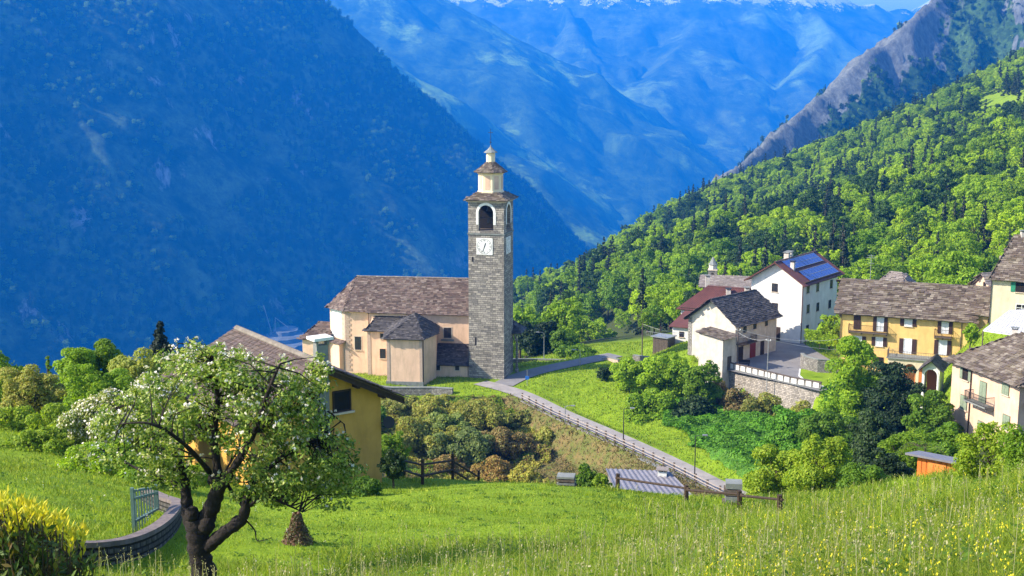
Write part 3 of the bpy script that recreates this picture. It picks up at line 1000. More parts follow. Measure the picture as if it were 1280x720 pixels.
    inn = [f.p(1.1, 1.1, zr1), f.p(S - 1.1, 1.1, zr1), f.p(S - 1.1, S - 1.1, zr1), f.p(1.1, S - 1.1, zr1)]
    for i in range(4):
        j = (i + 1) % 4
        slab_plane(m2, [corners[i], corners[j], inn[j], inn[i]], R_, row=.28, base=.1, over=.03)
    m2.quad(inn)
    m2.build('slab_roof', M_slab_grey, root)
    zA, zB = zr1 - .35, zat(216.5)
    rot = -math.radians(14.5)
    m2 = MB(); m2.lathe((cc.x, cc.y), [(1.98, zA), (1.98, zA + .5), (1.86, zA + .55), (1.86, zB - .3), (2.0, zB - .25), (2.08, zB)], 8, rot)
    lan = m2.build('lantern', simple('lantern_plaster', (.75, .62, .42), (.68, .55, .36), 1, .9, .05), root)
    for k in range(8):
        a_ = 2 * math.pi * k / 8 + rot + math.pi / 4 * 0
        a_ = 2 * math.pi * (k + 1.0) / 8 + rot
        nx, ny = math.cos(a_), math.sin(a_)
        ap = 1.86 * math.cos(math.pi / 8)
        F8 = Fr((cc.x + nx * ap, cc.y + ny * ap, 0), a=(-ny, nx))
        m2 = MB(); m2.fbox(F8, -.36, .36, -.03, .05, zA + .8, zB - .55)
        m2.build('blind_panel', M_peach, lan)
    zC_ = zat(204.5)
    m2 = MB()
    def octr(r_, z_): return [Vector((cc.x + r_ * math.cos(2 * math.pi * (k + .5) / 8 + rot), cc.y + r_ * math.sin(2 * math.pi * (k + .5) / 8 + rot), z_)) for k in range(8)]
    rings = [octr(2.5, zB - .02), octr(1.45, zB + (zC_ - zB) * .55), octr(.72, zC_)]
    for r0, r1 in zip(rings[:-1], rings[1:]):
        for k in range(8):
            k2 = (k + 1) % 8
            slab_plane(m2, [r0[k], r0[k2], r1[k2], r1[k]], R_, row=.24, wid=(.2, .4), base=.08, over=.02)
    m2.build('slab_roof', M_slab_grey, root)
    zD = zat(192)
    m2 = MB(); m2.lathe((cc.x, cc.y), [(.66, zC_ - .2), (.66, zD - .1), (.78, zD)], 8, rot); m2.build('small_lantern', lan.data.materials[0], root)
    zE = zat(184.5)
    m2 = MB(); m2.lathe((cc.x, cc.y), [(1.05, zD - .02), (.98, zD + .08), (.5, zD + (zE - zD) * .5), (.1, zE), (.04, zE + .3)], 8, rot); m2.build('cap_roof', M_plinth, root)
    m2 = MB(); m2.tube([(cc.x, cc.y, zE), (cc.x, cc.y, zat(162))], [.05, .03], 6)
    m2.lathe((cc.x, cc.y), [(.02, zE + .5), (.14, zE + .62), (.02, zE + .76)], 8)
    m2.fbox(Fr((cc.x, cc.y, 0), a=f.a), -.35, .35, -.03, .03, zat(167), zat(167) + .07)
    m2.build('spike', M_iron, root)
    # down pipe at the left corner
    m2 = MB(); m2.tube([f.p(-.12, -.1, z0), f.p(-.12, -.1, z0 + 4.2)], .07, 6); m2.build('downpipe', M_iron, root)
    return f, z0
build_tower()

# ------------------------------------------------------------------ the church
def build_church():
    z0 = -43.3
    o = W(584, 470, 181); fr = Fr((o.x, o.y, 0), math.radians(8))
    root = empty('church', (o.x - 8, o.y + 4, z0), 'long cream church with hipped purple slate roof and side annexes, left of the bell tower', 'church')
    ze = slope(391) * 181; zr = slope(348.6) * 186.6
    half = 5.6
    A0 = fr.hit(404, 391)[0]        # left end of the apse
    A1 = fr.hit(460, 391)[0]        # where the wider nave starts
    A2 = 4.6                         # behind the tower
    ch = fr.hit(431, 430)[0]        # chamfer
    zb = z0 - 3
    mb = MB()
    # nave + polygonal apse, one continuous wall
    ap = .75
    poly = [fr.xy(A1, 0), fr.xy(A2, 0), fr.xy(A2, 2 * half), fr.xy(A1, 2 * half), fr.xy(A1, 2 * half - ap), fr.xy(ch, 2 * half - ap), fr.xy(A0, 2 * half - 3.6),
            fr.xy(A0, 3.6), fr.xy(ch, ap), fr.xy(A1, ap)]
    mb.prism(poly, zb, ze)
    mb.build('wall', M_cream, root)
    # roof
    mb = MB(); rg = random.Random(3)
    ov = .5; zo = ze - .28
    R0 = fr.hit(446, 348.6, half)[0]
    rl_, rr_ = fr.p(R0, half, zr), fr.p(A2, half, zr)
    slab_plane(mb, [fr.p(A1 - .1, -ov, zo), fr.p(A2 + .3, -ov, zo), rr_, fr.p(A1 - .1, half, zr)], rg, row=.33, wid=(.3, .7))
    e1 = fr.p(ch - .3, ap - ov, zo); e2 = fr.p(A0 - ov, 3.2, zo)
    slab_plane(mb, [e1, fr.p(A1 - .1, ap - ov, zo), fr.p(A1 - .1, half, zr), rl_], rg, row=.33, wid=(.3, .7))
    slab_plane(mb, [e2, e1, rl_], rg, row=.33, wid=(.3, .7))
    e3 = fr.p(A0 - ov, 2 * half - 3.2, zo); e4 = fr.p(ch - .3, 2 * half - ap + ov, zo)
    slab_plane(mb, [e3, e2, rl_], rg, row=.33)
    slab_plane(mb, [e4, e3, rl_], rg, row=.5)
    slab_plane(mb, [fr.p(A2 + .3, 2 * half + ov, zo), e4 + fr.b * .7, rl_, rr_], rg, row=.6, wid=(.6, 1.2))
    roof = mb.build('roof', M_slab_purple, root)
    mb = MB(); ridge_caps(mb, rl_ + Vector((0, 0, .08)), rr_ + Vector((0, 0, .08)), rg, .34)
    mb.build('ridge_cap', M_slab_pale, roof)
    # cornice line below the eaves
    mb = MB()
    mb.fbox(fr, A1 - .05, A2, -.18, -.003, ze - .42, ze - .12)
    mb.fbox(fr, ch, A1 - .06, ap - .18, ap - .003, ze - .42, ze - .12)
    mb.build('cornice', M_trim, root)
    # quoins on the apse corner
    mb = MB()
    fq, L = fr2(fr.p(A0, 3.6, 0), fr.p(ch, ap, 0))
    for k in range(24):
        zz = z0 - .6 + k * .4
        if zz > ze - .5: break
        w = .55 if k % 2 else .85
        fa = Fr(fr.p(ch, ap, 0), a=fr.a)
        mb.fbox(fa, .02, w, -.06, .03, zz, zz + .36)
        mb.fbox(fq, L - w, L - .02, -.06, .03, zz, zz + .36)
    mb.build('quoins', M_quoin, root)
    # chamfer brightened by a white panel, its light put into colour; arched window
    mb = MB(); mb.fbox(fq, .35, L - 1.0, -.05, .02, ze - 4.9, ze - .5); mb.build('lit_wall_panel', M_whitepaint, root)
    a_, z_ = fq.hit(417.5, 430)
    mb = MB(); arch_ring(mb, fq, a_, z_ + .9, .42, .16, -.12, -.04, z_ - 1.6); mb.build('arch_surround', M_quoin, root)
    mb = MB(); arch_panel(mb, fq, a_, z_ + .9, .42, z_ - 1.6, -.07); mb.build('arched_window', M_glass, root)
    # low stone apron under the panel
    mb = MB(); mb.fbox(fq, -.5, L - .6, -.9, -.01, zb, ze - 5.6); mb.build('low_annex_wall', M_cream, root)
    mb = MB(); slab_plane(mb, [fq.p(-.7, -1.1, ze - 5.6), fq.p(L - .4, -1.1, ze - 5.6), fq.p(L - .4, 0, ze - 5.15), fq.p(-.7, 0, ze - 5.15)], rg, base=.08); mb.build('low_annex_roof', M_slab_purple, root)
    # windows on the long wall
    fa = Fr(fr.p(0, ap, 0), a=fr.a)
    a_, z_ = fa.hit(447.5, 429)
    window(root, fa, a_, z_, 1.0, 2.1, frame=M_wood, surround=M_trim)
    a_, z_ = fr.hit(559.5, 416)
    window(root, fr, a_, z_, 1.15, 1.6, frame=M_wood, surround=M_trim)
    mb = MB(); mb.fbox(fr, a_ - 1, a_ + 1, -.35, -.003, z_ - 1.25, z_ - 1.0); mb.build('ledge', M_plinth, root)
    # downpipes
    for px, F_, top in ((461.5, fr, ze),):
        a_ = F_.hit(px, 430)[0]
        mb = MB(); mb.tube([F_.p(a_, -.1, z0 - 1), F_.p(a_, -.1, top)], .06, 6); mb.build('downpipe', M_wood, root)
    # --- middle annex, mono-pitch roof
    b_m = -3.0
    aL, _ = fr.hit(459.5, 430, b_m); aR, _ = fr.hit(508, 430, b_m)
    fm = Fr(fr.p(aL, b_m, 0), a=fr.a); Lm = aR - aL
    zem = slope(412.5) * (fm.o.y)
    mb = MB(); mb.prism([fm.xy(0, 0), fm.xy(Lm, 0), fm.xy(Lm, -b_m + .1), fm.xy(0, -b_m + .1)], zb, [zem, zem, zem + 1.3, zem + 1.3]); mb.build('annex_wall', M_cream, root)
    mb = MB(); slab_plane(mb, [fm.p(-.4, -.45, zem - .05), fm.p(Lm, -.45, zem - .05), fm.p(Lm, -b_m + .3, zem + 1.75), fm.p(.9, -b_m + .3, zem + 1.75)], rg)
    slab_plane(mb, [fm.p(-.4, -b_m, zem - .05), fm.p(-.4, -.45, zem - .05), fm.p(.9, -b_m + .3, zem + 1.75)], rg)
    mb.build('annex_roof', M_slab_shade, root)
    mb = MB(); mb.fbox(fm, -.03, .5, -.05, .02, zb, zem - .2); mb.build('pilaster', M_quoin, root)
    for py, w, h in ((420, .8, .8), (442, .9, 1.5)):
        a_, z_ = fm.hit(478.5, py); window(root, fm, a_, z_, w, h, frame=M_wood)
    # --- side chapel with pyramid roof
    L0 = W(483.5, 480, 172.6); zc0 = slope(477) * 172.6
    c0 = Vector((W(483.5, 450, 172.9).x, 172.9, 0)); c1 = Vector((W(528, 450, 172.3).x, 172.3, 0)); c2 = Vector((W(545, 450, 176.4).x, 176.4, 0))
    fcp, Lc = fr2(c0, c1)
    poly = [(c0.x, c0.y), (c1.x, c1.y), (c2.x, c2.y), fr.xy(fr.hit(546, 430, -.2)[0], .2), fr.xy(fr.hit(486, 430, -.2)[0], .2)]
    zec = slope(422.5) * 172.5
    mb = MB(); mb.prism(poly, zb, zec); mb.build('chapel_wall', M_cream, root)
    apx = W(519.5, 391.5, 177.6)
    mb = MB()
    cen = Vector((apx.x, apx.y, 0))
    ev = []
    for (x, y) in poly:
        d = Vector((x, y, 0)) - cen
        ev.append(cen + d * 1.10 + Vector((0, 0, zec - .12)))
    for i in range(len(ev)):
        j = (i + 1) % len(ev)
        slab_plane(mb, [ev[i], ev[j], apx], rg, row=.3, wid=(.28, .6))
    mb.build('chapel_roof', M_slab_shade, root)
    for x0, x1 in ((.02, .45), (Lc - .42, Lc - .01)):
        mb = MB(); mb.fbox(fcp, x0, x1, -.05, .02, zc0, zec - .1); mb.build('pilaster', M_quoin, root)
    mb = MB(); mb.fbox(fcp, -.12, Lc + .12, -.15, .3, zb, zc0 + .02); mb.build('plinth', M_plinth, root)
    fcr, Lr = fr2(c1, c2)
    mb = MB(); mb.tube([fcr.p(.12, -.1, zc0), fcr.p(.12, -.1, zec)], .06, 6); mb.build('downpipe', M_iron, root)
    # --- lean-to between chapel and tower
    b_s = -4.2
    aL, _ = fr.hit(535.5, 460, b_s); aR, _ = fr.hit(588, 460, b_s)
    fs = Fr(fr.p(aL, b_s, 0), a=fr.a); Ls = aR - aL
    zes = slope(454.5) * fs.o.y; zts = slope(430) * (fs.o.y - b_s)
    mb = MB(); mb.prism([fs.xy(0, 0), fs.xy(Ls, 0), fs.xy(Ls, -b_s + .1), fs.xy(.8, -b_s + .1)], zb, [zes, zes, zts, zts]); mb.build('lean_to_wall', M_cream, root)
    mb = MB(); slab_plane(mb, [fs.p(-.3, -.4, zes - .05), fs.p(Ls, -.4, zes - .05), fs.p(Ls, -b_s - .02, zts + .15), fs.p(.7, -b_s - .02, zts + .15)], rg, wid=(.3, .5)); mb.build('lean_to_roof', M_slab_shade, root)  # dark slabs put the chapel's shade into the roof colour
    for px in (547.5, 571.5):
        a_, z_ = fs.hit(px, 459.5); window(root, fs, a_, z_, .62, .8, frame=M_wood, surround=M_trim)
    mb = MB(); mb.tube([fs.p(.1, -.1, z0), fs.p(.1, -.1, zes)], .05, 6); mb.build('downpipe', M_iron, root)
    # --- small sacristy left of the apse
    s0 = W(378, 430, 187); s1 = W(407, 430, 186)
    s0.z = 0; s1.z = 0
    f5, L5 = fr2(s0, s1)
    z5 = slope(424) * 186.5; z6 = slope(402) * 190
    mb = MB(); mb.prism([f5.xy(0, 0), f5.xy(L5, 0), f5.xy(L5, 6), f5.xy(0, 6)], zb, [z5, z5, z5 + .5, z5 + .5]); mb.build('sacristy_wall', M_peach, root)
    mb = MB(); slab_plane(mb, [f5.p(-.5, -.4, z5), f5.p(L5 + .2, -.4, z5), f5.p(L5 + .2, 3.4, z6), f5.p(1.5, 3.4, z6)], rg)
    slab_plane(mb, [f5.p(-.5, 6, z5), f5.p(-.5, -.4, z5), f5.p(1.5, 3.4, z6)], rg)
    mb.build('sacristy_roof', M_slab_purple, root)
build_church()

# retaining wall in front of the church
def stone_wall(name, pts, h0, thick, label, material, coping=True, cat='wall', below=1.5, cap_m=None):
    """pts: 3D points on top of the wall; goes down h0 (and a little below ground)"""
    pts = [Vector(p) for p in pts]
    mid = pts[len(pts) // 2]
    root = empty(name, (mid.x, mid.y, mid.z - h0), label, cat)
    mb = MB(); mc = MB()
    n = len(pts); off = []
    for i in range(n):
        d = pts[min(i + 1, n - 1)] - pts[max(i - 1, 0)]; d.z = 0; d.normalize()
        off.append(Vector((-d.y, d.x, 0)) * thick / 2)
    for i in range(n - 1):
        p, q, a, b = pts[i], pts[i + 1], off[i], off[i + 1]
        dz = Vector((0, 0, h0 + below)); 
        mb.hexa([p - a - dz, q - b - dz, q + b - dz, p + a - dz, p - a, q - b, q + b, p + a])
        if coping:
            u = Vector((0, 0, .1)); k = 1.25
            e0 = Vector((0, 0, .002))
            mc.hexa([p - a * k + e0, q - b * k + e0, q + b * k + e0, p + a * k + e0, p - a * k + u, q - b * k + u, q + b * k + u, p + a * k + u])
    mb.build('wall', material, root)
    if coping: mc.build('coping', cap_m or M_plinth, root)
    return root
def dense_pts(pts, step=1.0):
    out = []
    for p, q in zip(pts[:-1], pts[1:]):
        n = max(1, int((Vector(q) - Vector(p)).length / step))
        for i in range(n): out.append(Vector(p).lerp(Vector(q), i / n))
    out.append(Vector(pts[-1])); return out
stone_wall('church_terrace_wall', dense_pts([W(440, 480, 170), W(490, 484.5, 169.5), W(540, 484.5, 169), W(566, 486, 168)], 2), 1.6, .5, 'dark dry stone terrace wall below the cream chapel of the church', M_rubble, cat='stone wall')
# ------------------------------------------------------------------ tools for the village
def on_ray(px, py, y0=6.0, y1=1400.0):
    """first ground point under the photo pixel"""
    ys = np.exp(np.linspace(math.log(y0), math.log(y1), 900))
    cx = (px - 640) / FPX; c = -(py - 360) / FPX
    xs = cx / (CP + c * SP) * ys; zs = slope(py) * ys
    g = ground_z(xs, ys)
    k = np.argmax(g >= zs)
    return Vector((xs[k], ys[k], g[k]))

def gable_house(root, fr, L, D, zb, ze, zr, wall_m, slab_m, ov=.5, oe=.5, row=.33, wid=(.32, .75), hipL=0.0, hipR=0.0, seed=1, th=(.03, .07), metal=None, messy=.02, cap=True, sag=0.0):
    """ridge along a; hipL / hipR: how far the ridge ends are drawn in"""
    mb = MB()
    c = [fr.xy(0, 0), fr.xy(L, 0), fr.xy(L, D), fr.xy(0, D)]
    mb.prism(c, zb, ze, top=False)
    for a, h, s in ((0, hipL, 1), (L, hipR, -1)):
        if h == 0:
            q = [fr.p(a, D, ze), fr.p(a, 0, ze), fr.p(a, D / 2, zr - .1)]
            if s < 0: q = [fr.p(a, 0, ze), fr.p(a, D, ze), fr.p(a, D / 2, zr - .1)]
            mb.quad(q, [(0, ze), (D, ze), (D / 2, zr)])
    mb.build('wall', wall_m, root)
    pitch = (zr - ze) / (D / 2)
    zo = ze - pitch * oe + .12
    rg = random.Random(seed)
    zr2 = zr + .12
    r0 = fr.p(hipL if hipL else -ov, D / 2, zr2); r1 = fr.p(L - hipR if hipR else L + ov, D / 2, zr2)
    e0, e1 = fr.p(-ov, -oe, zo), fr.p(L + ov, -oe, zo)
    f0, f1 = fr.p(-ov, D + oe, zo), fr.p(L + ov, D + oe, zo)
    planes = [[e0, e1, r1, r0], [f1, f0, r0, r1]]
    if hipL: planes.append([f0, e0, r0])
    if hipR: planes.append([e1, f1, r1])
    mb = MB()
    for pl in planes:
        if metal is None: slab_plane(mb, pl, rg, row=row, wid=wid, th=th, messy=messy)
        else:
            n = (pl[1] - pl[0]).cross(pl[-1] - pl[0]).normalized()
            if n.z < 0: n = -n
            mb.quad(pl, [(0, 0)] * len(pl)); lo = [p - n * .14 for p in pl]; mb.quad(lo[::-1], [(0, 0)] * len(pl))
            for i in range(len(pl)):
                j = (i + 1) % len(pl); mb.quad([lo[i], lo[j], pl[j], pl[i]])
            if len(pl) == 4:
                m = int((pl[1] - pl[0]).length / .45)
                for k in range(m + 1):
                    u = k / max(1, m)
                    p, q = pl[0].lerp(pl[1], u), pl[3].lerp(pl[2], u)
                    w = (pl[1] - pl[0]).normalized() * .025
                    mb.hexa([p - w, p + w, q + w, q - w, p - w + n * .04, p + w + n * .04, q + w + n * .04, q - w + n * .04], False)
    roof = mb.build('roof', slab_m if metal is None else metal, root)
    if cap:
        mb = MB(); ridge_caps(mb, r0 + Vector((0, 0, .05)), r1 + Vector((0, 0, .05)), rg, .32)
        mb.build('ridge_cap', slab_m if metal is None else metal, roof)
    # eave board
    mb = MB(); mb.fbox(fr, 0, L, -oe * .6, -.003, ze - .12, ze - .02); mb.build('eave_board', M_wood, roof)
    return roof, (e0, e1, r1, r0)

def chimney(parent, p, w=.55, h=1.0, ang=0.3, m=None, cap=None, below=.9):
    fr = Fr((p.x, p.y, 0), ang)
    mb = MB(); mb.fbox(fr, -w / 2, w / 2, -w / 2, w / 2, p.z - below, p.z + h)
    c = mb.build('chimney', m or M_oldwhite, parent)
    mb = MB()
    for sx in (-1, 1):
        for sy in (-1, 1): mb.fbox(fr, sx * w * .38 - .06, sx * w * .38 + .06, sy * w * .38 - .06, sy * w * .38 + .06, p.z + h, p.z + h + .17)
    mb.fbox(fr, -w * .68, w * .68, -w * .68, w * .68, p.z + h + .17, p.z + h + .25)
    mb.build('chimney_cap', cap or M_plinth, c)
    return c

def railing(parent, fr, a0, a1, b, z, h=1.0, m=None, name='railing', sides=None, gap=.13):
    m = m or M_iron
    mb = MB()
    def run(F_, x0, x1, bb):
        mb.fbox(F_, x0, x1, bb - .025, bb + .025, z + h - .05, z + h)
        mb.fbox(F_, x0, x1, bb - .02, bb + .02, z + .05, z + .09)
        n = max(2, int((x1 - x0) / gap))
        for k in range(n + 1):
            x = x0 + (x1 - x0) * k / n
            mb.fbox(F_, x - .012, x + .012, bb - .012, bb + .012, z + .04, z + h - .02)
    run(fr, a0, a1, b)
    if sides:
        for a in (a0, a1):
            Fs = Fr(fr.p(a, b, 0), a=fr.b); run(Fs, 0, -b if sides is True else sides, 0)
    return mb.build(name, m, parent)

def balcony(root, fr, a0, a1, z, depth=.95, m_slab=None, m_rail=None):
    mb = MB(); mb.fbox(fr, a0, a1, -depth, -.003, z - .13, z)
    n = max(2, int((a1 - a0) / 1.5))
    for k in range(n + 1):
        x = a0 + .1 + (a1 - a0 - .2) * k / n
        mb.fbox(fr, x - .07, x + .07, -depth * .8, -.003, z - .35, z - .131)
    b = mb.build('balcony', m_slab or M_woodgrey, root)
    railing(b, fr, a0 + .03, a1 - .03, -depth + .05, z, 1.0, m_rail or M_wood, sides=depth - .05)
    return b

# ------------------------------------------------------------------ near left: yellow house with a brown tile roof
def yellow_gable_house():
    apx = W(395, 452, 50); ridge = Vector((-.573, .819, 0))
    a = Vector((.819, .573, 0))
    hw = 3.08
    o = apx - a * hw
    fr = Fr((o.x, o.y, 0), a=a)
    zb = -20.5; ze = apx.z - .15 - hw * .50; zr = apx.z - .15
    root = empty('gabled_house', (o.x, o.y, zb), 'ochre yellow house with brown tile roof behind the blossoming apple tree', 'house')
    D = 8.1
    mb = MB()
    mb.prism([fr.xy(0, 0), fr.xy(2 * hw, 0), fr.xy(2 * hw, D), fr.xy(0, D)], zb, ze, top=False)
    mb.quad([fr.p(0, 0, ze), fr.p(2 * hw, 0, ze), fr.p(hw, 0, zr - .1)], [(0, 0), (1, 0), (.5, .5)])
    mb.quad([fr.p(2 * hw, D, ze), fr.p(0, D, ze), fr.p(hw, D, zr - .1)], [(0, 0), (1, 0), (.5, .5)])
    mb.build('wall', M_ochre, root)
    rg = random.Random(9); oe = .88; og = .62
    zo = ze - oe * .5
    r0, r1 = fr.p(hw, -og, zr + .12), fr.p(hw, D + og, zr + .12)
    mb = MB()
    slab_plane(mb, [fr.p(-oe, D + og, zo + .12), fr.p(-oe, -og, zo + .12), r0, r1], rg, row=.24, wid=(.15, .19), th=(.025, .04), jit=.008, base=.1, messy=.01)
    slab_plane(mb, [fr.p(2 * hw + oe, -og, zo + .12), fr.p(2 * hw + oe, D + og, zo + .12), r1, r0], rg, row=.24, wid=(.15, .19), th=(.025, .04), jit=.008, base=.1, messy=.01)
    roof = mb.build('roof', M_tile, root)
    mb = MB()
    n = 34
    for k in range(n):
        p = r0.lerp(r1, k / n) + Vector((0, 0, .05)); q = r0.lerp(r1, (k + .93) / n) + Vector((0, 0, .05))
        mb.tube([p, q], [.13, .16], 8)
    mb.build('ridge_tiles', simple('pale_ridge_tile', (.22, .19, .16), (.14, .12, .10), 4, .9), roof)
    mb = MB()
    for s in (0, 1):
        p0 = fr.p(hw, -og + .02, zr + .02); p1 = fr.p(-oe if s == 0 else 2 * hw + oe, -og + .02, zo + .02)
        d = fr.b * .09; z = Vector((0, 0, -.24))
        mb.hexa([p0 + z, p1 + z, p1 + d + z, p0 + d + z, p0, p1, p1 + d, p0 + d])
    mb.build('bargeboard', M_wood, roof)
    mb = MB()
    for aa in (.05, 1.3, 2 * hw - 1.4, 2 * hw - .15):
        zz = ze - .05 + min(aa, 2 * hw - aa) * .5
        mb.fbox(fr, aa, aa + .14, -og + .1, -.003, zz - .30, zz - .12)
    mb.fbox(fr, 2 * hw + .35, 2 * hw + .55, -og + .12, D, zo + .02, zo + .2)
    mb.build('purlins', M_wood, roof)
    a_, z_ = fr.hit(427, 501)
    window(root, fr, a_, z_, .88, .96, frame=M_wood, pane=M_dark, cross=False, sill=True)
    # flue and chimney
    c = fr.hit(400, 480)[0]
    mb = MB(); mb.fbox(fr, c - .28, c + .25, -.36, -.003, zb, apx.z + .75)
    ch = mb.build('chimney', M_plinth, root)
    mb = MB(); mb.fbox(fr, c - .46, c + .44, -.52, .25, apx.z + .98, apx.z + 1.1); mb.build('chimney_cap', M_whitepaint, ch)
    for sx in (-.3, .2):
        mb = MB(); mb.fbox(fr, c + sx, c + sx + .1, -.38, -.1, apx.z + .75, apx.z + .98); mb.build('cap_leg', M_plinth, ch)
    # dish on the right corner
    d0 = fr.p(2 * hw + .28, -.2, fr.hit(481, 527)[1])
    mb = MB()
    n = 18; nv = Vector((.5, -.82, .3)).normalized(); u = nv.cross(Vector((0, 0, 1))).normalized(); v = u.cross(nv)
    rings = [(0, -.10), (.17, -.06), (.28, 0), (.28, .02)]
    b = len(mb.v)
    for r, h in rings:
        for k in range(n):
            t_ = 2 * math.pi * k / n
            mb.v.append(tuple(d0 + u * r * math.cos(t_) + v * r * math.sin(t_) + nv * h))
    for i in range(3):
        for k in range(n):
            k2 = (k + 1) % n
            mb.f.append((i * n + k, i * n + k2, (i + 1) * n + k2, (i + 1) * n + k)); mb.uv += [(0, 0)] * 4
    mb.f.append(tuple(range(3 * n, 4 * n))); mb.uv += [(0, 0)] * n
    mb.tube([d0 - nv * .08, fr.p(2 * hw, .3, d0.z - .1)], .025, 6)
    mb.build('satellite_dish', M_iron, root)
yellow_gable_house()

# ------------------------------------------------------------------ the white house with solar panels
def white_house():
    c = W(1000, 430, 184); zb = ZP - 1; z0 = ZP
    ag = Vector((.80, -.60, 0)); ar = Vector((.60, .80, 0))
    Wg = 8.6; Lr = 14.2
    # frame with the long side as front: a along ar from the corner
    fr = Fr((c.x, c.y, 0), a=ar)
    ze = slope(353) * 184; zr = ze + 2.75
    root = empty('white_house', (c.x, c.y, z0), 'three storey white house with solar panels on its red brown roof', 'house')
    roof, pl = gable_house(root, fr, Lr, Wg, zb, ze, zr, M_white, None, ov=1.0, oe=.9, metal=M_redroof, seed=2)
    e0, e1, r1, r0 = pl
    # panels on the visible slope
    up = (r0 - e0); ul = up.length; up.normalize(); e = fr.a; n = e.cross(up).normalized()
    if n.z < 0: n = -n
    M_pv = simple('solar_panel_glass', (.012, .045, .26), (.01, .03, .20), 1, .18, 0, spec=.7)
    for (u0, u1, v0, v1) in ((2.0, 14.6, .62, .96), (3.2, 14.9, .12, .50)):
        nn = 9 if v0 > .5 else 10
        for k in range(nn):
            a0 = u0 + (u1 - u0) * k / nn + .05; a1 = u0 + (u1 - u0) * (k + 1) / nn - .05
            ps = [e0 + e * a0 + up * ul * v0, e0 + e * a1 + up * ul * v0, e0 + e * a1 + up * ul * v1, e0 + e * a0 + up * ul * v1]
            mb = MB(); mb.hexa([p + n * .08 for p in ps] + [p + n * .13 for p in ps]); mb.build('solar_panel', M_pv, root)
        mb = MB()
        for v in (v0, (v0 + v1) / 2, v1):
            p = e0 + e * u0 + up * ul * v + n * .135; q = e0 + e * u1 + up * ul * v + n * .135; w = up * .035
            mb.hexa([p - w, q - w, q + w, p + w, p - w + n * .015, q - w + n * .015, q + w + n * .015, p + w + n * .015])
        mb.build('panel_rail', M_steel, root)
    fg = Fr((c - ag * Wg).to_3d() * 1.0, a=ag); fg.o.z = 0
    kw = dict(frame=M_wood, sill=True)
    for px, py in ((1010, 361), (1022, 359), (1039, 355), (1010, 386), (1022, 383.5), (1037, 380), (1009, 411.5), (1024, 409)):
        a_, z_ = fr.hit(px, py); window(root, fr, a_, z_, 1.0, 1.35, **kw)
    for px, py in ((968.5, 359.5), (968.5, 384)):
        a_, z_ = fg.hit(px, py); window(root, fg, a_, z_, 1.0, 1.35, **kw)
    a_, z_ = fg.hit(971, 420); door(root, fg, a_, z0, 1.1, 2.2, M_wood)
    chimney(root, fr.p(4.5, Wg / 2 + .4, zr), .8, .9, .6)
    chimney(root, fr.p(6.0, Wg / 2 + .6, zr), .8, .9, .6)
    chimney(root, fr.p(1.6, Wg * .28, zr - 1.2), .6, 1.2, .6, cap=M_iron)
    mb = MB(); mb.tube([fr.p(.06, -.1, z0), fr.p(.06, -.1, ze - .2)], .06, 6); mb.build('downpipe', M_redroof, root)
white_house()

# ------------------------------------------------------------------ old farmhouse, shade painted into its slab roof
def farmhouse():
    c = W(918, 455, 171); z0 = ZP
    fr = Fr((c.x, c.y, 0), a=Vector((.70, .714, 0)))
    root = empty('farmhouse', (c.x, c.y, z0), 'old white farmhouse with dark stone slab roof beside the plaza', 'house')
    ze = slope(405.5) * 171; zr = ze + 3.1; L, D = 11.0, 8.3
    gable_house(root, fr, L, D, z0 - 4, ze, zr, M_oldwhite, M_slab_shade, ov=.45, oe=.6, seed=4)
    for px, py, w, h in ((931, 411, .8, 1.1), (943.5, 406.5, .8, 1.1), (958, 403, .7, 1.0)):
        a_, z_ = fr.hit(px, py); window(root, fr, a_, z_, w, h, frame=M_wood)
    a_, _ = fr.hit(941, 430); door(root, fr, a_, z0, 1.5, 2.3, simple('red_door_paint', (.22, .03, .025), None, 4, .6))
    a_, _ = fr.hit(926, 432); door(root, fr, a_, z0, 1.2, 2.1, M_wood)
    a_, _ = fr.hit(953, 425); door(root, fr, a_, z0, 1.0, 2.1, M_wood)
    fb = fr.p(.6, 0, 0)
    mb = MB(); mb.fbox(fr, .3, 4.2, -1.1, -.003, z0 + 2.55, z0 + 2.7); b = mb.build('balcony', M_woodgrey, root)
    railing(b, fr, .35, 4.15, -1.05, z0 + 2.7, .95, M_wood, sides=1.0)
    # stone corner
    mb = MB()
    for k in range(16):
        w = .5 if k % 2 else .8
        mb.fbox(fr, -.06, w * .8, D - .6, D + .05, z0 - 2 + k * .48, z0 - 2 + k * .48 + .42)
    mb.build('quoins', M_rubble, root)
farmhouse()

def small_shed():
    c = W(903, 455, 165.5)
    fr = Fr((c.x, c.y, 0), a=Vector((.72, .69, 0)))
    root = empty('garden_shed', (c.x, c.y, ZP), 'small off white shed with brown single slope roof against the farmhouse gable', 'shed')
    zt = slope(424) * 165.5; D = 4.2; L = 3.0
    mb = MB(); mb.prism([fr.xy(0, 0), fr.xy(L, 0), fr.xy(L, D), fr.xy(0, D)], ZP - 3, [zt, zt + .1, zt + .5, zt + .4]); mb.build('wall', M_oldwhite, root)
    mb = MB(); slab_plane(mb, [fr.p(-.3, D + .3, zt + .45), fr.p(-.3, -.3, zt), fr.p(L + .2, -.3, zt + .2), fr.p(L + .2, D + .3, zt + .65)], R_, row=.4, base=.1); mb.build('roof', M_slab_grey, root)
    door(root, fr, 1.6, ZP, .9, 1.9, M_woodgrey)
small_shed()

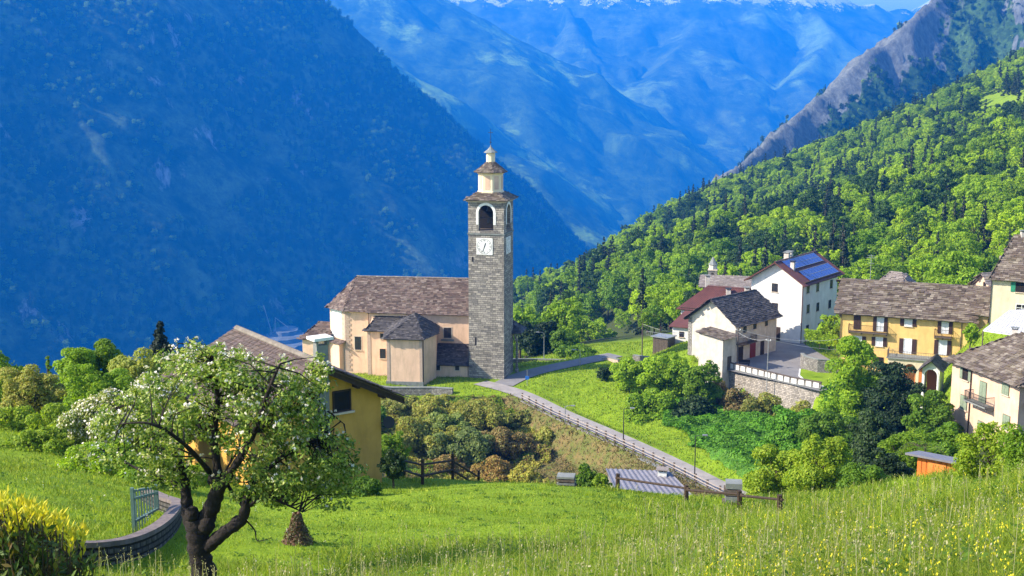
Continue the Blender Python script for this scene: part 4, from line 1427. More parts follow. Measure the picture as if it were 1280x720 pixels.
def red_roof_house():
    c = W(851, 400, 199); e = W(938, 400, 194)
    fr = Fr((c.x, c.y, 0), a=(e - c)); L = (e - c).length; L = (Vector((e.x - c.x, e.y - c.y, 0))).length
    ze = slope(384) * 198.5; zr = slope(357.5) * 202.5
    root = empty('red_roofed_house', (c.x, c.y, -43), 'low white house with wide rust red hipped roof behind the farmhouse', 'house')
    gable_house(root, fr, L, 9.5, -46, ze, zr, M_white, None, ov=.7, oe=.7, hipL=3.2, metal=M_redroof, seed=6)
    chimney(root, fr.p(2.9, 5.6, zr - .3), .75, 1.9, .1, below=1.2)
    chimney(root, fr.p(7.2, 3.2, zr - .9), .75, .9, .1, cap=M_iron)
    chimney(root, fr.p(10.2, 3.8, zr - .6), .75, .9, .1)
    # lower wing
    c2 = W(840.5, 415, 193.5); e2 = W(866, 415, 192)
    f2, L2 = fr2(Vector((c2.x, c2.y, 0)), Vector((e2.x, e2.y, 0)))
    z2 = slope(406.5) * 193.3
    mb = MB(); mb.prism([f2.xy(0, 0), f2.xy(L2, 0), f2.xy(L2, 5), f2.xy(0, 5)], -46, z2); mb.build('wing_wall', M_white, root)
    mb = MB()
    pl = [f2.p(-.5, -.5, z2 - .1), f2.p(L2 + .3, -.5, z2 - .1), f2.p(L2 + .3, 3.4, z2 + 1.9), f2.p(1.0, 3.4, z2 + 1.9)]
    lo = [p - Vector((0, 0, .15)) for p in pl]
    mb.hexa(lo + pl)
    pl2 = [f2.p(-.5, 5.5, z2 - .1), f2.p(-.5, -.5, z2 - .1), f2.p(1.0, 3.4, z2 + 1.9)]
    mb.quad(pl2)
    mb.build('wing_roof', M_redroof, root)
    for px, py in ((852, 412),):
        a_, z_ = f2.hit(px, py + 6); window(root, f2, a_, z_, .8, .9, frame=M_wood)
red_roof_house()

def long_building():
    c = W(878, 380, 208); e = W(940, 380, 206)
    fr, L = fr2(Vector((c.x, c.y, 0)), Vector((e.x, e.y, 0)))
    root = empty('long_barn', (c.x, c.y, -42), 'low building with pale stone roof behind the rust red roof', 'house')
    ze = slope(359) * 207; zr = slope(353.5) * 210
    gable_house(root, fr, L, 7, -44, ze, max(zr, ze + 1.3), M_oldwhite, M_slab_pale, seed=8)
long_building()

def turret():
    p = W(890, 380, 222)
    k = 222 / FPX
    root = empty('small_bell_turret', (p.x, p.y, -45), 'small distant chapel turret with pointed cap rising behind red roof', 'chapel turret')
    w = 5.4 * k
    fr = Fr((p.x, p.y, 0), .25)
    za, zb_, zc = slope(356) * 222, slope(337.5) * 222, slope(330.5) * 222
    mb = MB(); mb.fbox(fr, -w, w, -w, w, -50, zb_); mb.build('shaft', M_tower, root)
    mb = MB(); mb.fbox(fr, -w * 1.12, w * 1.12, -w * 1.12, w * 1.12, zb_ + .002, zb_ + .18); mb.build('cornice', M_trim, root)
    for F_ in (Fr(fr.p(-w, -w, 0), a=fr.a), Fr(fr.p(w, -w, 0), a=fr.b)):
        mb = MB(); arch_panel(mb, F_, w, zb_ - .8, .36, zb_ - 1.9, -.02); mb.build('opening', M_dark, root)
    mb = MB(); mb.lathe((p.x, p.y), [(w * .95, zb_ + .18), (w * .95, zc)], 8, .25); mb.build('lantern', M_oldwhite, root)
    mb = MB(); mb.lathe((p.x, p.y), [(w * 1.15, zc), (w * .7, zc + .45), (w * .3, zc + 1.2), (.03, slope(321) * 222)], 8, .25); mb.build('cap', M_plinth, root)
turret()

# ------------------------------------------------------------------ the long yellow house
def yellow_house():
    c = W(1047, 480, 165.5); e = W(1205.5, 480, 159)
    fr, L = fr2(Vector((c.x, c.y, 0)), Vector((e.x, e.y, 0)))
    ze = slope(391) * 163.5; D = 9.6
    zb = -44; zr = slope(353.5) * (162.5 + D / 2)
    root = empty('yellow_house', (c.x, c.y, -41.5), 'long yellow house with brown shutters, balconies and sagging mossy stone roof', 'house')
    gable_house(root, fr, L, D, zb, ze, zr, M_yellow, M_slab_grey, ov=.55, oe=.65, seed=11, row=.36, wid=(.35, .95), th=(.04, .11), messy=.07)
    br = M_shutter_brown
    def win(px, py, w, h, sh=True, pane=None):
        a_, z_ = fr.hit(px, py)
        return window(root, fr, a_, z_, w, h, frame=M_whitepaint if pane is not M_dark else M_wood, pane=pane or M_curtain, shutters=br if sh else None, sill=h < 1.8)
    win(1100.4, 405, .95, 2.1); win(1135.5, 402, 1.05, 1.3); win(1181.5, 407.5, .95, 2.1)
    a_, z_ = fr.hit(1071.5, 402); window(root, fr, a_, z_, .95, 2.1, frame=M_wood, pane=M_dark, shutters=br, open_=False, sill=False)
    win(1072.5, 425.5, 1.05, 1.3); win(1099, 427, 1.0, 1.3); win(1134.5, 432.5, 1.1, 2.1); win(1178.4, 434.5, 1.1, 2.1)
    win(1076, 450, .75, 1.1, False, M_dark); win(1099, 452, 1.15, 1.3, False, M_dark)
    for pa, pb, py in ((1061, 1109.5, 415.3), (1168, 1190, 421)):
        a0, z_ = fr.hit(pa, py - .8); a1, _ = fr.hit(pb, py + .8)
        balcony(root, fr, a0, a1, fr.hit((pa + pb) / 2, py)[1] + .1, .9)
    # terrace on arches
    dp = 2.6
    a0 = fr.hit(1110, 447, -dp)[0]; a1 = fr.hit(1186, 447, -dp)[0]
    ft = Fr(fr.p(a0, -dp, 0), a=fr.a); Lt = a1 - a0
    zt = slope(447.5) * ft.o.y
    mb = MB()
    bay = Lt / 4
    for k in range(4):
        wall_arch(mb, ft, k * bay, (k + 1) * bay, zb, zt, (k + .5) * bay, zt - 1.35, bay * .40, zb + .1, .4)
    mb.quad([ft.p(0, dp, zb), ft.p(0, 0, zb), ft.p(0, 0, zt), ft.p(0, dp, zt)])
    mb.quad([ft.p(Lt, 0, zb), ft.p(Lt, dp, zb), ft.p(Lt, dp, zt), ft.p(Lt, 0, zt)])
    mb.build('arcade', M_beige, root)
    mb = MB(); mb.fbox(ft, -.2, Lt + .2, -.25, dp - .003, zt, zt + .16); ts_ = mb.build('terrace_slab', M_plinth, root)
    mb = MB(); mb.fbox(ft, .05, Lt - .05, .9, 1.0, zb, zt - .2); mb.build('arcade_back_wall', M_orange, root)
    railing(ts_, ft, -.1, Lt + .1, -.15, zt + .16, .95, M_woodgrey, gap=.22, sides=2.5)
    # downpipe, antenna
    for px in (1050, 1201):
        a_ = fr.hit(px, 430)[0]
        mb = MB(); mb.tube([fr.p(a_, -.1, -42), fr.p(a_, -.1, ze - .1)], .05, 6); mb.build('downpipe', M_iron, root)
    ap = fr.p(fr.hit(1075, 360)[0] + .8, D / 2, 0); zt2 = slope(318) * ap.y
    mb = MB(); mb.tube([(ap.x, ap.y, zr - .2), (ap.x, ap.y, zt2)], .035, 6)
    for k, (zz, w) in enumerate(((zt2 - .2, .5), (zt2 - .5, .7), (zt2 - 1.3, .45))):
        mb.fbox(Fr((ap.x, ap.y, 0), .4), -w, w, -.02, .02, zz, zz + .04)
        for j in range(-3, 4): mb.fbox(Fr((ap.x, ap.y, 0), .4), j * w / 3 - .012, j * w / 3 + .012, -.22, .22, zz + .041, zz + .06)
    mb.build('antenna', M_steel, root)
    # roof behind that rises above the ridge
    return fr
fy = yellow_house()
def back_roof():
    c = W(1088, 380, 176); e = W(1128, 380, 173)
    fr, L = fr2(Vector((c.x, c.y, 0)), Vector((e.x, e.y, 0)))
    root = empty('old_stone_house', (c.x, c.y, -41), 'old house with pale stone roof peeping over the yellow house ridge', 'house')
    zr = slope(341) * 177.5
    gable_house(root, fr, L, 6.5, -43, zr - 2.2, zr, M_rubble, M_slab_pale, hipL=1.6, hipR=1.2, seed=13, messy=.08, th=(.04, .12))
back_roof()

def portico():
    c = W(1152, 480, 149); e = W(1174, 480, 148)
    fr, L = fr2(Vector((c.x, c.y, 0)), Vector((e.x, e.y, 0)))
    root = empty('wayside_chapel', (c.x, c.y, -42), 'small open chapel with white arch and dark gabled roof below the yellow house', 'chapel')
    ze = slope(461) * 148.7; zr = slope(451.5) * 148.5; D = 3.8; zb = -45
    r = L * .36
    mb = MB(); wall_arch(mb, fr, 0, L, zb, ze, L / 2, ze - r - .05, r, zb + .1, .35)
    mb.quad([fr.p(0, 0, ze), fr.p(L, 0, ze), fr.p(L / 2, 0, zr - .05)])
    mb.quad([fr.p(L, 0, zb), fr.p(L, D, zb), fr.p(L, D, ze), fr.p(L, 0, ze)]); mb.quad([fr.p(0, D, zb), fr.p(0, 0, zb), fr.p(0, 0, ze), fr.p(0, D, ze)])
    mb.build('wall', M_white, root)
    mb = MB(); mb.fbox(fr, .1, L - .1, D - .4, D - .1, zb, ze); mb.build('back_wall', M_orange, root)
    mb = MB()
    slab_plane(mb, [fr.p(-.35, D + .2, ze - .15), fr.p(-.35, -.35, ze - .15), fr.p(L / 2, -.35, zr + .1), fr.p(L / 2, D + .2, zr + .1)], R_, base=.1)
    slab_plane(mb, [fr.p(L + .35, -.35, ze - .15), fr.p(L + .35, D + .2, ze - .15), fr.p(L / 2, D + .2, zr + .1), fr.p(L / 2, -.35, zr + .1)], R_, base=.1)
    mb.build('roof', M_slab_shade, root)
    mb = MB(); arch_ring(mb, fr, L / 2, ze - r - .05, r, .2, -.06, .05, zb + .1); mb.build('arch_surround', M_whitepaint, root)
portico()

# ------------------------------------------------------------------ right edge: peach house, beige house and neighbours
def peach_house():
    c = W(1185.5, 540, 122.5); e = W(1271, 540, 112)
    fr, L = fr2(Vector((c.x, c.y, 0)), Vector((e.x, e.y, 0)))
    ze = slope(450) * 121.5; zb = -40; D = 10.5
    root = empty('peach_house', (c.x, c.y, -37), 'peach house with grey green shutters and grey stone slab roof', 'house')
    mb = MB(); mb.prism([fr.xy(0, 0), fr.xy(L, 0), fr.xy(L, D), fr.xy(0, D)], zb, ze); mb.build('wall', M_peach, root)
    rg = random.Random(21); o = .65
    ridge0 = W(1229, 419, 121); 
    a0 = 3.8; zr = ze + 3.2
    e0, e1 = fr.p(-o, -o, ze - .3), fr.p(L + o, -o, ze - .3); f0, f1 = fr.p(-o, D + o, ze - .3), fr.p(L + o, D + o, ze - .3)
    r0, r1 = fr.p(a0, D / 2, zr), fr.p(L - 3.8, D / 2, zr)
    mb = MB()
    for pl in ([e0, e1, r1, r0], [f0, e0, r0], [e1, f1, r1], [f1, f0, r0, r1]):
        slab_plane(mb, pl, rg, row=.34, wid=(.3, .8), th=(.03, .08), messy=.04)
    mb.build('roof', M_slab_grey, root)
    def sh(px, py, w, h, open_=False, m=None):
        a_, z_ = fr.hit(px, py); return window(root, fr, a_, z_, w, h, frame=M_wood, pane=M_dark, shutters=m or M_shutter_green, open_=open_, sill=h < 1.8)
    a_, z_ = fr.hit(1207.5, 466.5); window(root, fr, a_, z_, .95, 1.45, frame=M_wood, pane=M_dark, shutters=M_shutter_green, open_=True)
    sh(1205, 503, 1.15, 1.5); sh(1229, 490, 1.1, 2.15); sh(1257.5, 483.5, 1.1, 1.6); sh(1258, 528, 1.1, 1.5); sh(1226, 536, 1.0, 1.6)
    a0_, z_ = fr.hit(1216, 499); a1_, _ = fr.hit(1243, 508); z_ = fr.hit(1229, 503.5)[1]
    balcony(root, fr, a0_, a1_, z_, 1.1, M_plinth, M_iron)
    a_ = fr.hit(1213, 500)[0]
    mb = MB(); mb.tube([fr.p(a_, -.1, zb + 3), fr.p(a_, -.1, ze - .2)], .06, 6); mb.build('downpipe', M_wood, root)
    f2, L2 = fr2(fr.p(L, 0, 0), fr.p(L, D, 0))
    mb = MB(); mb.fbox(f2, .6, L2 - 1, -1.0, -.003, z_ + 1.2, z_ + 1.34); b = mb.build('balcony', M_woodgrey, root)
    railing(b, f2, .65, L2 - 1.05, -.95, z_ + 1.34, 1.0, M_wood)
    chimney(root, fr.p(1.0, D * .62, ze + 1.6), .6, 1.3, .4, m=M_oldwhite)
peach_house()

def beige_house():
    c = W(1235.5, 420, 151); e = W(1320, 420, 147)
    fr, L = fr2(Vector((c.x, c.y, 0)), Vector((e.x, e.y, 0)))
    ze = slope(346) * 150.8; D = 11
    root = empty('beige_house', (c.x, c.y, -31), 'tall beige house with steep stone slab roof at the right edge', 'house')
    zr = slope(294) * (150.5 + D / 2)
    gable_house(root, fr, L, D, -36, ze, zr, M_beige, M_slab_grey, ov=.35, oe=.5, seed=23, row=.34, hipL=1.6, messy=.05, th=(.03, .09))
    a_, z_ = fr.hit(1275.5, 359); window(root, fr, a_, z_, 1.1, 1.3, frame=M_wood, pane=M_dark, shutters=M_shutter_teal)
    a_, z_ = fr.hit(1277, 386); window(root, fr, a_, z_, 1.4, 1.2, frame=M_whitepaint, pane=M_dark)
    a_ = fr.hit(1238, 380)[0]
    mb = MB(); mb.tube([fr.p(a_, -.1, -33), fr.p(a_, -.1, ze - .1)], .05, 6); mb.build('downpipe', M_iron, root)
    chimney(root, fr.p(2.6, D / 2, zr), .6, .6, .1)
beige_house()

def link_house():
    c = W(1207, 400, 160); e = W(1234.5, 400, 158.5)
    fr, L = fr2(Vector((c.x, c.y, 0)), Vector((e.x, e.y, 0)))
    ze = slope(390.5) * 159.5; zr = slope(358) * 164
    root = empty('narrow_house', (c.x, c.y, -38), 'narrow rubble stone house with dark doorway between yellow and beige houses', 'house')
    gable_house(root, fr, L, 8, -42, ze, zr, simple('ochre_rubble', (.42, .29, .15), (.28, .2, .12), 2.5, .95, .6, 5, .06), M_slab_grey, ov=.1, oe=.5, seed=25, messy=.05)
    a_, z_ = fr.hit(1215, 400)
    mb = MB(); mb.fbox(fr, a_ - .55, a_ + .55, -.03, .1, z_ - 1.0, z_ + .9); mb.build('doorway', M_dark, root)
    c2 = W(1216, 370, 172); e2 = W(1240, 370, 168)
    f3, L3 = fr2(Vector((c2.x, c2.y, 0)), Vector((e2.x, e2.y, 0)))
    r2 = empty('cream_cottage', (c2.x, c2.y, -38), 'cream cottage gable showing between the yellow and beige houses', 'house')
    ze2 = slope(357) * 170.5; zr2 = slope(343) * 170
    fg = Fr(f3.p(L3, 0, 0), a=f3.b)
    gable_house(r2, fg, 7.0, L3, -40, ze2, zr2, M_cream, M_slab_pale, ov=.3, oe=.3, seed=27)
    a_, z_ = f3.hit(1231, 356); window(r2, f3, a_, z_, .6, .8, frame=M_wood)
link_house()

def corrugated(root, name, p0, p1, p2, p3, m, pitch=.30, h=.05, th=.02):
    """corrugated sheet with ribs running from edge p0-p1 to p3-p2"""
    p0, p1, p2, p3 = map(Vector, (p0, p1, p2, p3))
    n = max(3, int((p1 - p0).length / pitch)) * 4
    nr = (p1 - p0).cross(p3 - p0).normalized()
    if nr.z < 0: nr = -nr
    mb = MB(); prev = None
    for i in range(n + 1):
        u = i / n; z = nr * h * (1 if i % 4 in (0, 1) else 0)
        cur = (p0.lerp(p1, u) + z, p3.lerp(p2, u) + z)
        if prev: mb.quad([prev[0], cur[0], cur[1], prev[1]])
        prev = cur
    lo = [p - nr * th for p in (p0, p1, p2, p3)]
    mb.quad(lo[::-1])
    return mb.build(name, m, root)
M_corr = simple('grey_corrugated_metal', (.21, .20, .23), (.16, .15, .17), 2, .6, .05, spec=.4, metal=.2)
M_corrw = simple('pale_corrugated_sheet', (.55, .54, .56), (.42, .40, .42), 2, .6, .05, spec=.4)
def canopy():
    p0, p1 = W(1229, 413, 133), W(1292, 422, 128)
    p3, p2 = W(1262, 388, 138), W(1296, 386, 135)
    root = empty('canopy', (p0.x, p0.y, -34), 'pale corrugated canopy roof with white ribs in front of the beige house', 'canopy')
    corrugated(root, 'sheet', p0, p1, p2, p3, M_corrw, pitch=.42, h=.07)
    for p in (p0, p1, p0.lerp(p1, .5), p3):
        mb = MB(); mb.tube([(p.x, p.y, -39), (p.x, p.y, p.z - .03)], .07, 6); mb.build('post', M_woodgrey, root)
    mb = MB(); d = Vector((0, 0, -.06))
    mb.tube([p0 + d, p1 + d], .06, 6); mb.build('beam', M_whitepaint, root)
canopy()

# ------------------------------------------------------------------ plaza wall, gate posts, planter, kerb
pw = [W(879, 455, 170.3), W(905, 461, 168.2), W(950, 471, 163), W(990, 481, 158.5), W(1027, 489, 155.5)]
pw = [Vector((p.x - .13, p.y - .26, ZP + .02)) for p in pw]
root = stone_wall('plaza_retaining_wall', dense_pts(pw, 2), 4.2, .5, 'tall grey stone retaining wall with white parapet blocks along the plaza', masonry('pale_rubble_stone', (.46, .41, .36), (.26, .235, .21), (.15, .13, .115), .45, .24), cat='wall')
mb = MB(); dp_ = dense_pts(pw, 1.05)
for i, (p, q) in enumerate(zip(dp_[:-1], dp_[1:])):
    fr, L = fr2(p, q)
    g = .30
    mb = MB(); mb.fbox(fr, 0, L - g, -.16, .16, .10, .82); mb.build('parapet_block', M_white, root)
mb = MB()
for p, q in zip(dp_[:-1], dp_[1:]):
    fr, L = fr2(p, q)
    mb.fbox(fr, 0, L, -.2, .2, .822, .93)
mb.build('parapet_rail', M_woodgrey, root)
mb = MB()
for p, q in zip(dp_[:-1], dp_[1:]):
    fr, L = fr2(p, q); mb.fbox(fr, L - .295, L - .005, -.08, .08, .101, .815)
mb.build('parapet_infill', M_rubble, root)
for px, py, lab in ((879.5, 452, 'left white gate post with dark lamp cap at the plaza edge'), (909.5, 448, 'right white gate post with dark lamp cap beside the shed')):
    p = W(px, py, ZP / slope(py))
    r = empty('gate_post', (p.x, p.y, ZP), lab, 'gate post', 'gate posts by the shed')
    fr = Fr((p.x, p.y, 0), .3)
    mb = MB(); mb.fbox(fr, -.28, .28, -.28, .28, ZP, ZP + 1.5); mb.build('pillar', M_whitepaint, r)
    mb = MB(); mb.fbox(fr, -.36, .36, -.36, .36, ZP + 1.502, ZP + 1.6); mb.lathe((p.x, p.y), [(.22, ZP + 1.601), (.26, ZP + 1.75), (.05, ZP + 2.0)], 8); mb.build('lamp_cap', M_iron, r)
# raised planter in front of the white house: stone wall, grass step
pp_ = [W(1002, 458, ZP / slope(458)), W(1006, 462, ZP / slope(462)), W(1022, 466, ZP / slope(466)), W(1046, 467, ZP / slope(467))]
pp_ = [Vector((p.x, p.y, ZP + 1.9)) for p in pp_]
stone_wall('planter_wall', dense_pts(pp_, 1.5), 1.9, .4, 'curved stone planter wall under the clipped hedge by the white house', M_rubble, cat='stone wall')
kb = [W(1000, 462, 1), W(999, 470, 1), W(1008, 478, 1), W(1030, 484, 1), W(1042, 484, 1)]
kb = [Vector((p.x / p.y, 1, p.z / p.y)) for p in kb]
kb = [k * (ZP / k.z) for k in kb]
mb = MB()
dk = dense_pts(kb, .8)
for p, q in zip(dk[:-1], dk[1:]):
    fr, L = fr2(p, q); mb.fbox(fr, -.02, L + .02, -.09, .09, -.1, .13)
o = mb.build('kerb', M_whitepaint, loc=kb[0]); tag(o, kind='structure')
poly = [Vector((p.x, p.y, ZP + .10)) for p in kb] + [Vector((p.x, p.y, ZP + .10)) for p in reversed([pp_[1], pp_[2], pp_[3]])]
mb = MB(); mb.quad(poly); gb = mb.build('verge', M_ground); tag(gb, kind='structure')
def bench():
    p = W(930, 458, ZP / slope(458)); fr = Fr((p.x, p.y, ZP), .35)
    root = empty('park_bench', p, 'small dark bench standing on the plaza by the parapet', 'bench')
    mb = MB(); mb.fbox(fr, -.8, .8, -.22, .22, .42, .48); mb.build('seat', M_wood, root)
    mb = MB(); mb.fbox(fr, -.8, .8, .2, .25, .55, .95); mb.build('backrest', M_wood, root)
    for x in (-.7, .62):
        mb = MB(); mb.fbox(fr, x, x + .08, -.2, -.12, 0, .418); mb.fbox(fr, x, x + .08, .19, .25, 0, .548); mb.fbox(fr, x, x + .08, -.119, .189, .2, .25); mb.build('leg', M_iron, root)
bench()
# dark strip of paving at the foot of the white house is left to its shadow

# ------------------------------------------------------------------ terrace walls and small structures beyond the road
stone_wall('low_field_wall', dense_pts([W(640, 449, 197), W(672, 449, 199), W(708, 450, 197)], 2), 1.1, .35, 'thin dark wall along the far edge of the lawn right of the tower', M_rubble, cat='stone wall')
stone_wall('pinkish_terrace_wall', dense_pts([W(750, 449, 189), W(762, 447, 188), W(774, 450, 186)], 1.5), 1.7, .4, 'short pale pink curved stone wall left of the bright green bushes', simple('pink_stone', (.5, .38, .30), (.34, .27, .22), 1.5, .9, .5, 4, .05), cat='stone wall')
stone_wall('rubble_terrace_wall', dense_pts([W(792, 444, 188), W(806, 446, 186), W(820, 447, 184)], 1.5), 1.6, .4, 'pale rubble terrace wall just behind the bright green bushes', M_rubble, cat='stone wall')
def wood_shed():
    c = W(812, 436, 192); e = W(834, 436, 190)
    fr, L = fr2(Vector((c.x, c.y, 0)), Vector((e.x, e.y, 0)))
    z0 = slope(438) * 191; z1 = slope(418) * 191
    root = empty('wooden_store', (c.x, c.y, z0), 'dark wooden store with open rail top left of the white wing', 'shed')
    mb = MB(); mb.fbox(fr, .6, L, 0, 2.5, z0 - 2, z1 - .5)
    n = int(L / .3)
    for k in range(n): mb.fbox(fr, .62 + k * .28, .82 + k * .28, -.04, -.001, z0 - 1, z1 - .55)
    mb.build('wall', M_woodgrey, root)
    mb = MB(); mb.fbox(fr, .3, L + .2, -.3, 2.8, z1 - .498, z1 - .38); mb.build('roof', M_steel, root)
    railing(root, fr, -.6, L - .2, -.2, z1 - .38, .7, M_steel, gap=.4)
wood_shed()
def porch():
    """small porch right of the tower foot"""
    p = W(646, 472, 180)
    fr = Fr((p.x, p.y, 0), math.radians(10))
    root = empty('church_porch', (p.x, p.y, -43), 'dark pointed porch roof on a slim column right of the tower foot', 'porch')
    zt = slope(413) * 181
    mb = MB(); mb.lathe((p.x, p.y), [(.32, -43.4), (.32, -42.6), (.2, -42.5), (.17, zt - 1.4), (.3, zt - 1.2)], 10); mb.build('column', M_tower, root)
    mb = MB()
    F_ = Fr(fr.p(-3.6, 0, 0), a=fr.a)
    arch_ring(mb, F_, 1.75, zt - 1.4, 1.6, .25, -.15, .15, zt - 1.5)
    mb.build('arch', M_tower, root)
    mb = MB(); rg = random.Random(5)
    e = [fr.p(-4.2, -.7, zt - .1), fr.p(.75, -.7, zt - .1), fr.p(.75, 3.8, zt - .1), fr.p(-4.2, 3.8, zt - .1)]
    r0, r1 = fr.p(-3.8, 1.6, zt + 1.6), fr.p(-1.2, 1.6, zt + 1.6)
    for pl in ([e[0], e[1], r1, r0], [e[1], e[2], r1], [e[2], e[3], r0, r1]): slab_plane(mb, pl, rg)
    mb.build('roof', M_slab_shade, root)
porch()

# ------------------------------------------------------------------ road fence, lamps, poles
def road_fence():
    side = []
    L = road_line
    for i, p in enumerate(L[:-1]):
        d = L[min(i + 1, len(L) - 1)] - L[max(i - 1, 0)]; d.z = 0; d.normalize()
        q = p + Vector((d.y, -d.x, 0)) * (ROAD_HW + .15)
        if q.y > p.y: q = p - Vector((d.y, -d.x, 0)) * (ROAD_HW + .15)
        side.append(q)
    # start near px 650
    side = [q for q in side if project(q)[0] > 646 and q.y > 118]
    root = empty('road_fence', side[0], 'fence of dark posts and pale rails along the lower road edge', 'fence')
    d = 0; last = side[0]; posts = [side[0]]
    for q in side[1:]:
        d += (q - last).length; last = q
        if d >= 1.9: posts.append(q); d = 0
    mr = MB()
    for p in posts:
        mb = MB(); fr = Fr((p.x, p.y, 0), .4)
        mb.fbox(fr, -.10, .10, -.10, .10, p.z - .8, p.z + 1.0); mb.build('post', M_woodgrey, root)
    for p, q in zip(posts[:-1], posts[1:]):
        for h in (.42, .8):
            fr, Ls = fr2(Vector((p.x, p.y, 0)), Vector((q.x, q.y, 0)))
            zz0, zz1 = p.z + h, q.z + h
            n_ = fr.b * .035; u = Vector((0, 0, .11))
            a_, b_ = Vector((p.x, p.y, zz0)) - fr.b * .13, Vector((q.x, q.y, zz1)) - fr.b * .13
            mr.hexa([a_ - n_, b_ - n_, b_ + n_, a_ + n_, a_ - n_ + u, b_ - n_ + u, b_ + n_ + u, a_ + n_ + u])
    mr.build('rails', simple('pale_rail_wood', (.36, .31, .28), (.24, .2, .18), 3, .9), root)
    # stone edge beneath
    e_ = [q + Vector((0, 0, -.05)) for q in side]
    off = []
    for i, p in enumerate(e_):
        d = e_[min(i + 1, len(e_) - 1)] - e_[max(i - 1, 0)]; d.normalize(); n = Vector((d.y, -d.x, 0)); n = n if n.y < 0 else -n
        off.append(p + n * .22)
    stone_wall('road_edge_wall', off, .6, .3, 'long low stone edging under the road fence', M_rubble, cat='stone wall', coping=False)
    low = [q for q in off if 800 < project(q)[0] < 905]
    low = [q + Vector((-.25, -.5, -.1)) for q in low]
    if len(low) > 3: stone_wall('road_retaining_wall', low, 3.2, .4, 'rough stone retaining wall beneath the road by the grey shed roof', M_rubble, cat='stone wall')
road_fence()

def lamp(px, ptop, pbase, lab, head=None, m=None, Y=None):
    p = on_ray(px, pbase) if Y is None else W(px, pbase, Y)
    if Y is not None: p.z = gz(p.x, p.y)
    zt = slope(ptop) * p.y
    root = empty('street_lamp', p, lab, 'street lamp', 'street lamps')
    mb = MB(); mb.tube([(p.x, p.y, p.z - .3), (p.x, p.y, p.z + .8), (p.x, p.y, zt)], [.09, .07, .045], 8); mb.build('pole', m or M_steel, root)
    s = head if head else -1
    mb = MB(); mb.tube([(p.x, p.y, zt - .05), (p.x + .35 * s, p.y - .05, zt + .1), (p.x + .75 * s, p.y - .08, zt + .12)], [.035, .03, .03], 6); arm = mb.build('arm', m or M_steel, root)
    fr = Fr((p.x + .75 * s, p.y - .08, 0), .1)
    mb = MB(); mb.fbox(fr, min(0, .55 * s), max(0, .55 * s), -.13, .13, zt + .06, zt + .18); mb.build('lamp_head', M_steel, root)
    return root
lamp(706, 508, 572, 'slim street lamp standing in the brown gully left of centre', 1, Y=152)
lamp(779, 511, 560, 'street lamp with dark post at the middle of the road fence', 1, m=M_iron, Y=143)
lamp(868, 545, 604, 'street lamp over the road near the grey shed roof', 1, m=M_iron, Y=128)
lamp(680, 416, 447, 'distant street lamp before the dark bush right of the tower', -1, Y=199)
lamp(725, 438, 462, 'distant street lamp above the grass knoll', -1, Y=183)
def pole(px, ptop, Y, lab, cross=True, m=None, r=.11):
    p = W(px, 470, Y); p.z = gz(p.x, p.y); zt = slope(ptop) * Y
    root = empty('utility_pole', p, lab, 'utility pole', 'utility poles')
    mb = MB(); mb.tube([(p.x, p.y, p.z - .3), (p.x, p.y, zt)], [r, r * .7], 8); mb.build('pole', m or M_woodgrey, root)
    if cross:
        mb = MB(); mb.fbox(Fr((p.x, p.y, 0), .5), -.35, .35, -.05, .05, zt - .35, zt - .25); mb.build('crossarm', M_steel, root)
        for s in (-.3, .3):
            q = Fr((p.x, p.y, 0), .5).p(s, 0, 0)
            mb = MB(); mb.lathe((q.x, q.y), [(.05, zt - .25), (.07, zt - .18), (.03, zt - .1)], 6); mb.build('insulator', M_whitepaint, root)
    return Vector((p.x, p.y, zt - .12))
t1 = pole(921, 410, 166, 'pale utility pole rising in front of the farmhouse corner')
t2 = pole(959, 423, 160, 'slim metal lamp pole on the plaza parapet', m=M_steel, r=.07)
t3 = pole(802, 404, 193, 'thin distant utility pole beside the wooden store', False)
t4 = pole(659, 462, 171, 'thin pole with blue sign at the road fork', False, m=M_steel, r=.045)
def wire(a, b, sag, lab, nm='overhead_wire'):
    pts = []
    for i in range(17):
        u = i / 16; p = a.lerp(b, u); p.z -= sag * 4 * u * (1 - u); pts.append(p)
    mb = MB(); mb.tube(pts, .018, 5); o = mb.build(nm, simple('pale_cable', (.4, .4, .4), None, 3, .6, 0) if 'M_cable' not in globals() else M_cable, loc=a)
    tag(o, lab, 'wire', 'overhead wires')
M_cable = simple('pale_cable', (.42, .42, .42), None, 3, .6, 0)
wire(t1, fy.p(.6, -.3, slope(425) * 164), .9, 'upper overhead wire from the farmhouse pole to the yellow house')
wire(t1 - Vector((0, 0, .5)), t2, .5, 'short overhead wire between the farmhouse pole and plaza pole')
wire(t2, fy.p(8, -.3, slope(438) * 161), .8, 'lower overhead wire crossing the yellow house front')
wire(t3, t1, 1.2, 'long thin wire from the distant pole to the farmhouse pole')
# blue sign at the fork
mb = MB(); fr = Fr((t4.x, t4.y - .06, 0), .2)
mb.fbox(fr, -.28, .28, -.02, .02, t4.z - 1.35, t4.z - .85)
s_ = mb.build('road_sign', simple('blue_sign_paint', (.02, .12, .45), None, 3, .5, 0), loc=(t4.x, t4.y - .06, t4.z - 1.35)); tag(s_, 'small square blue road sign on the thin pole at the fork', 'sign')
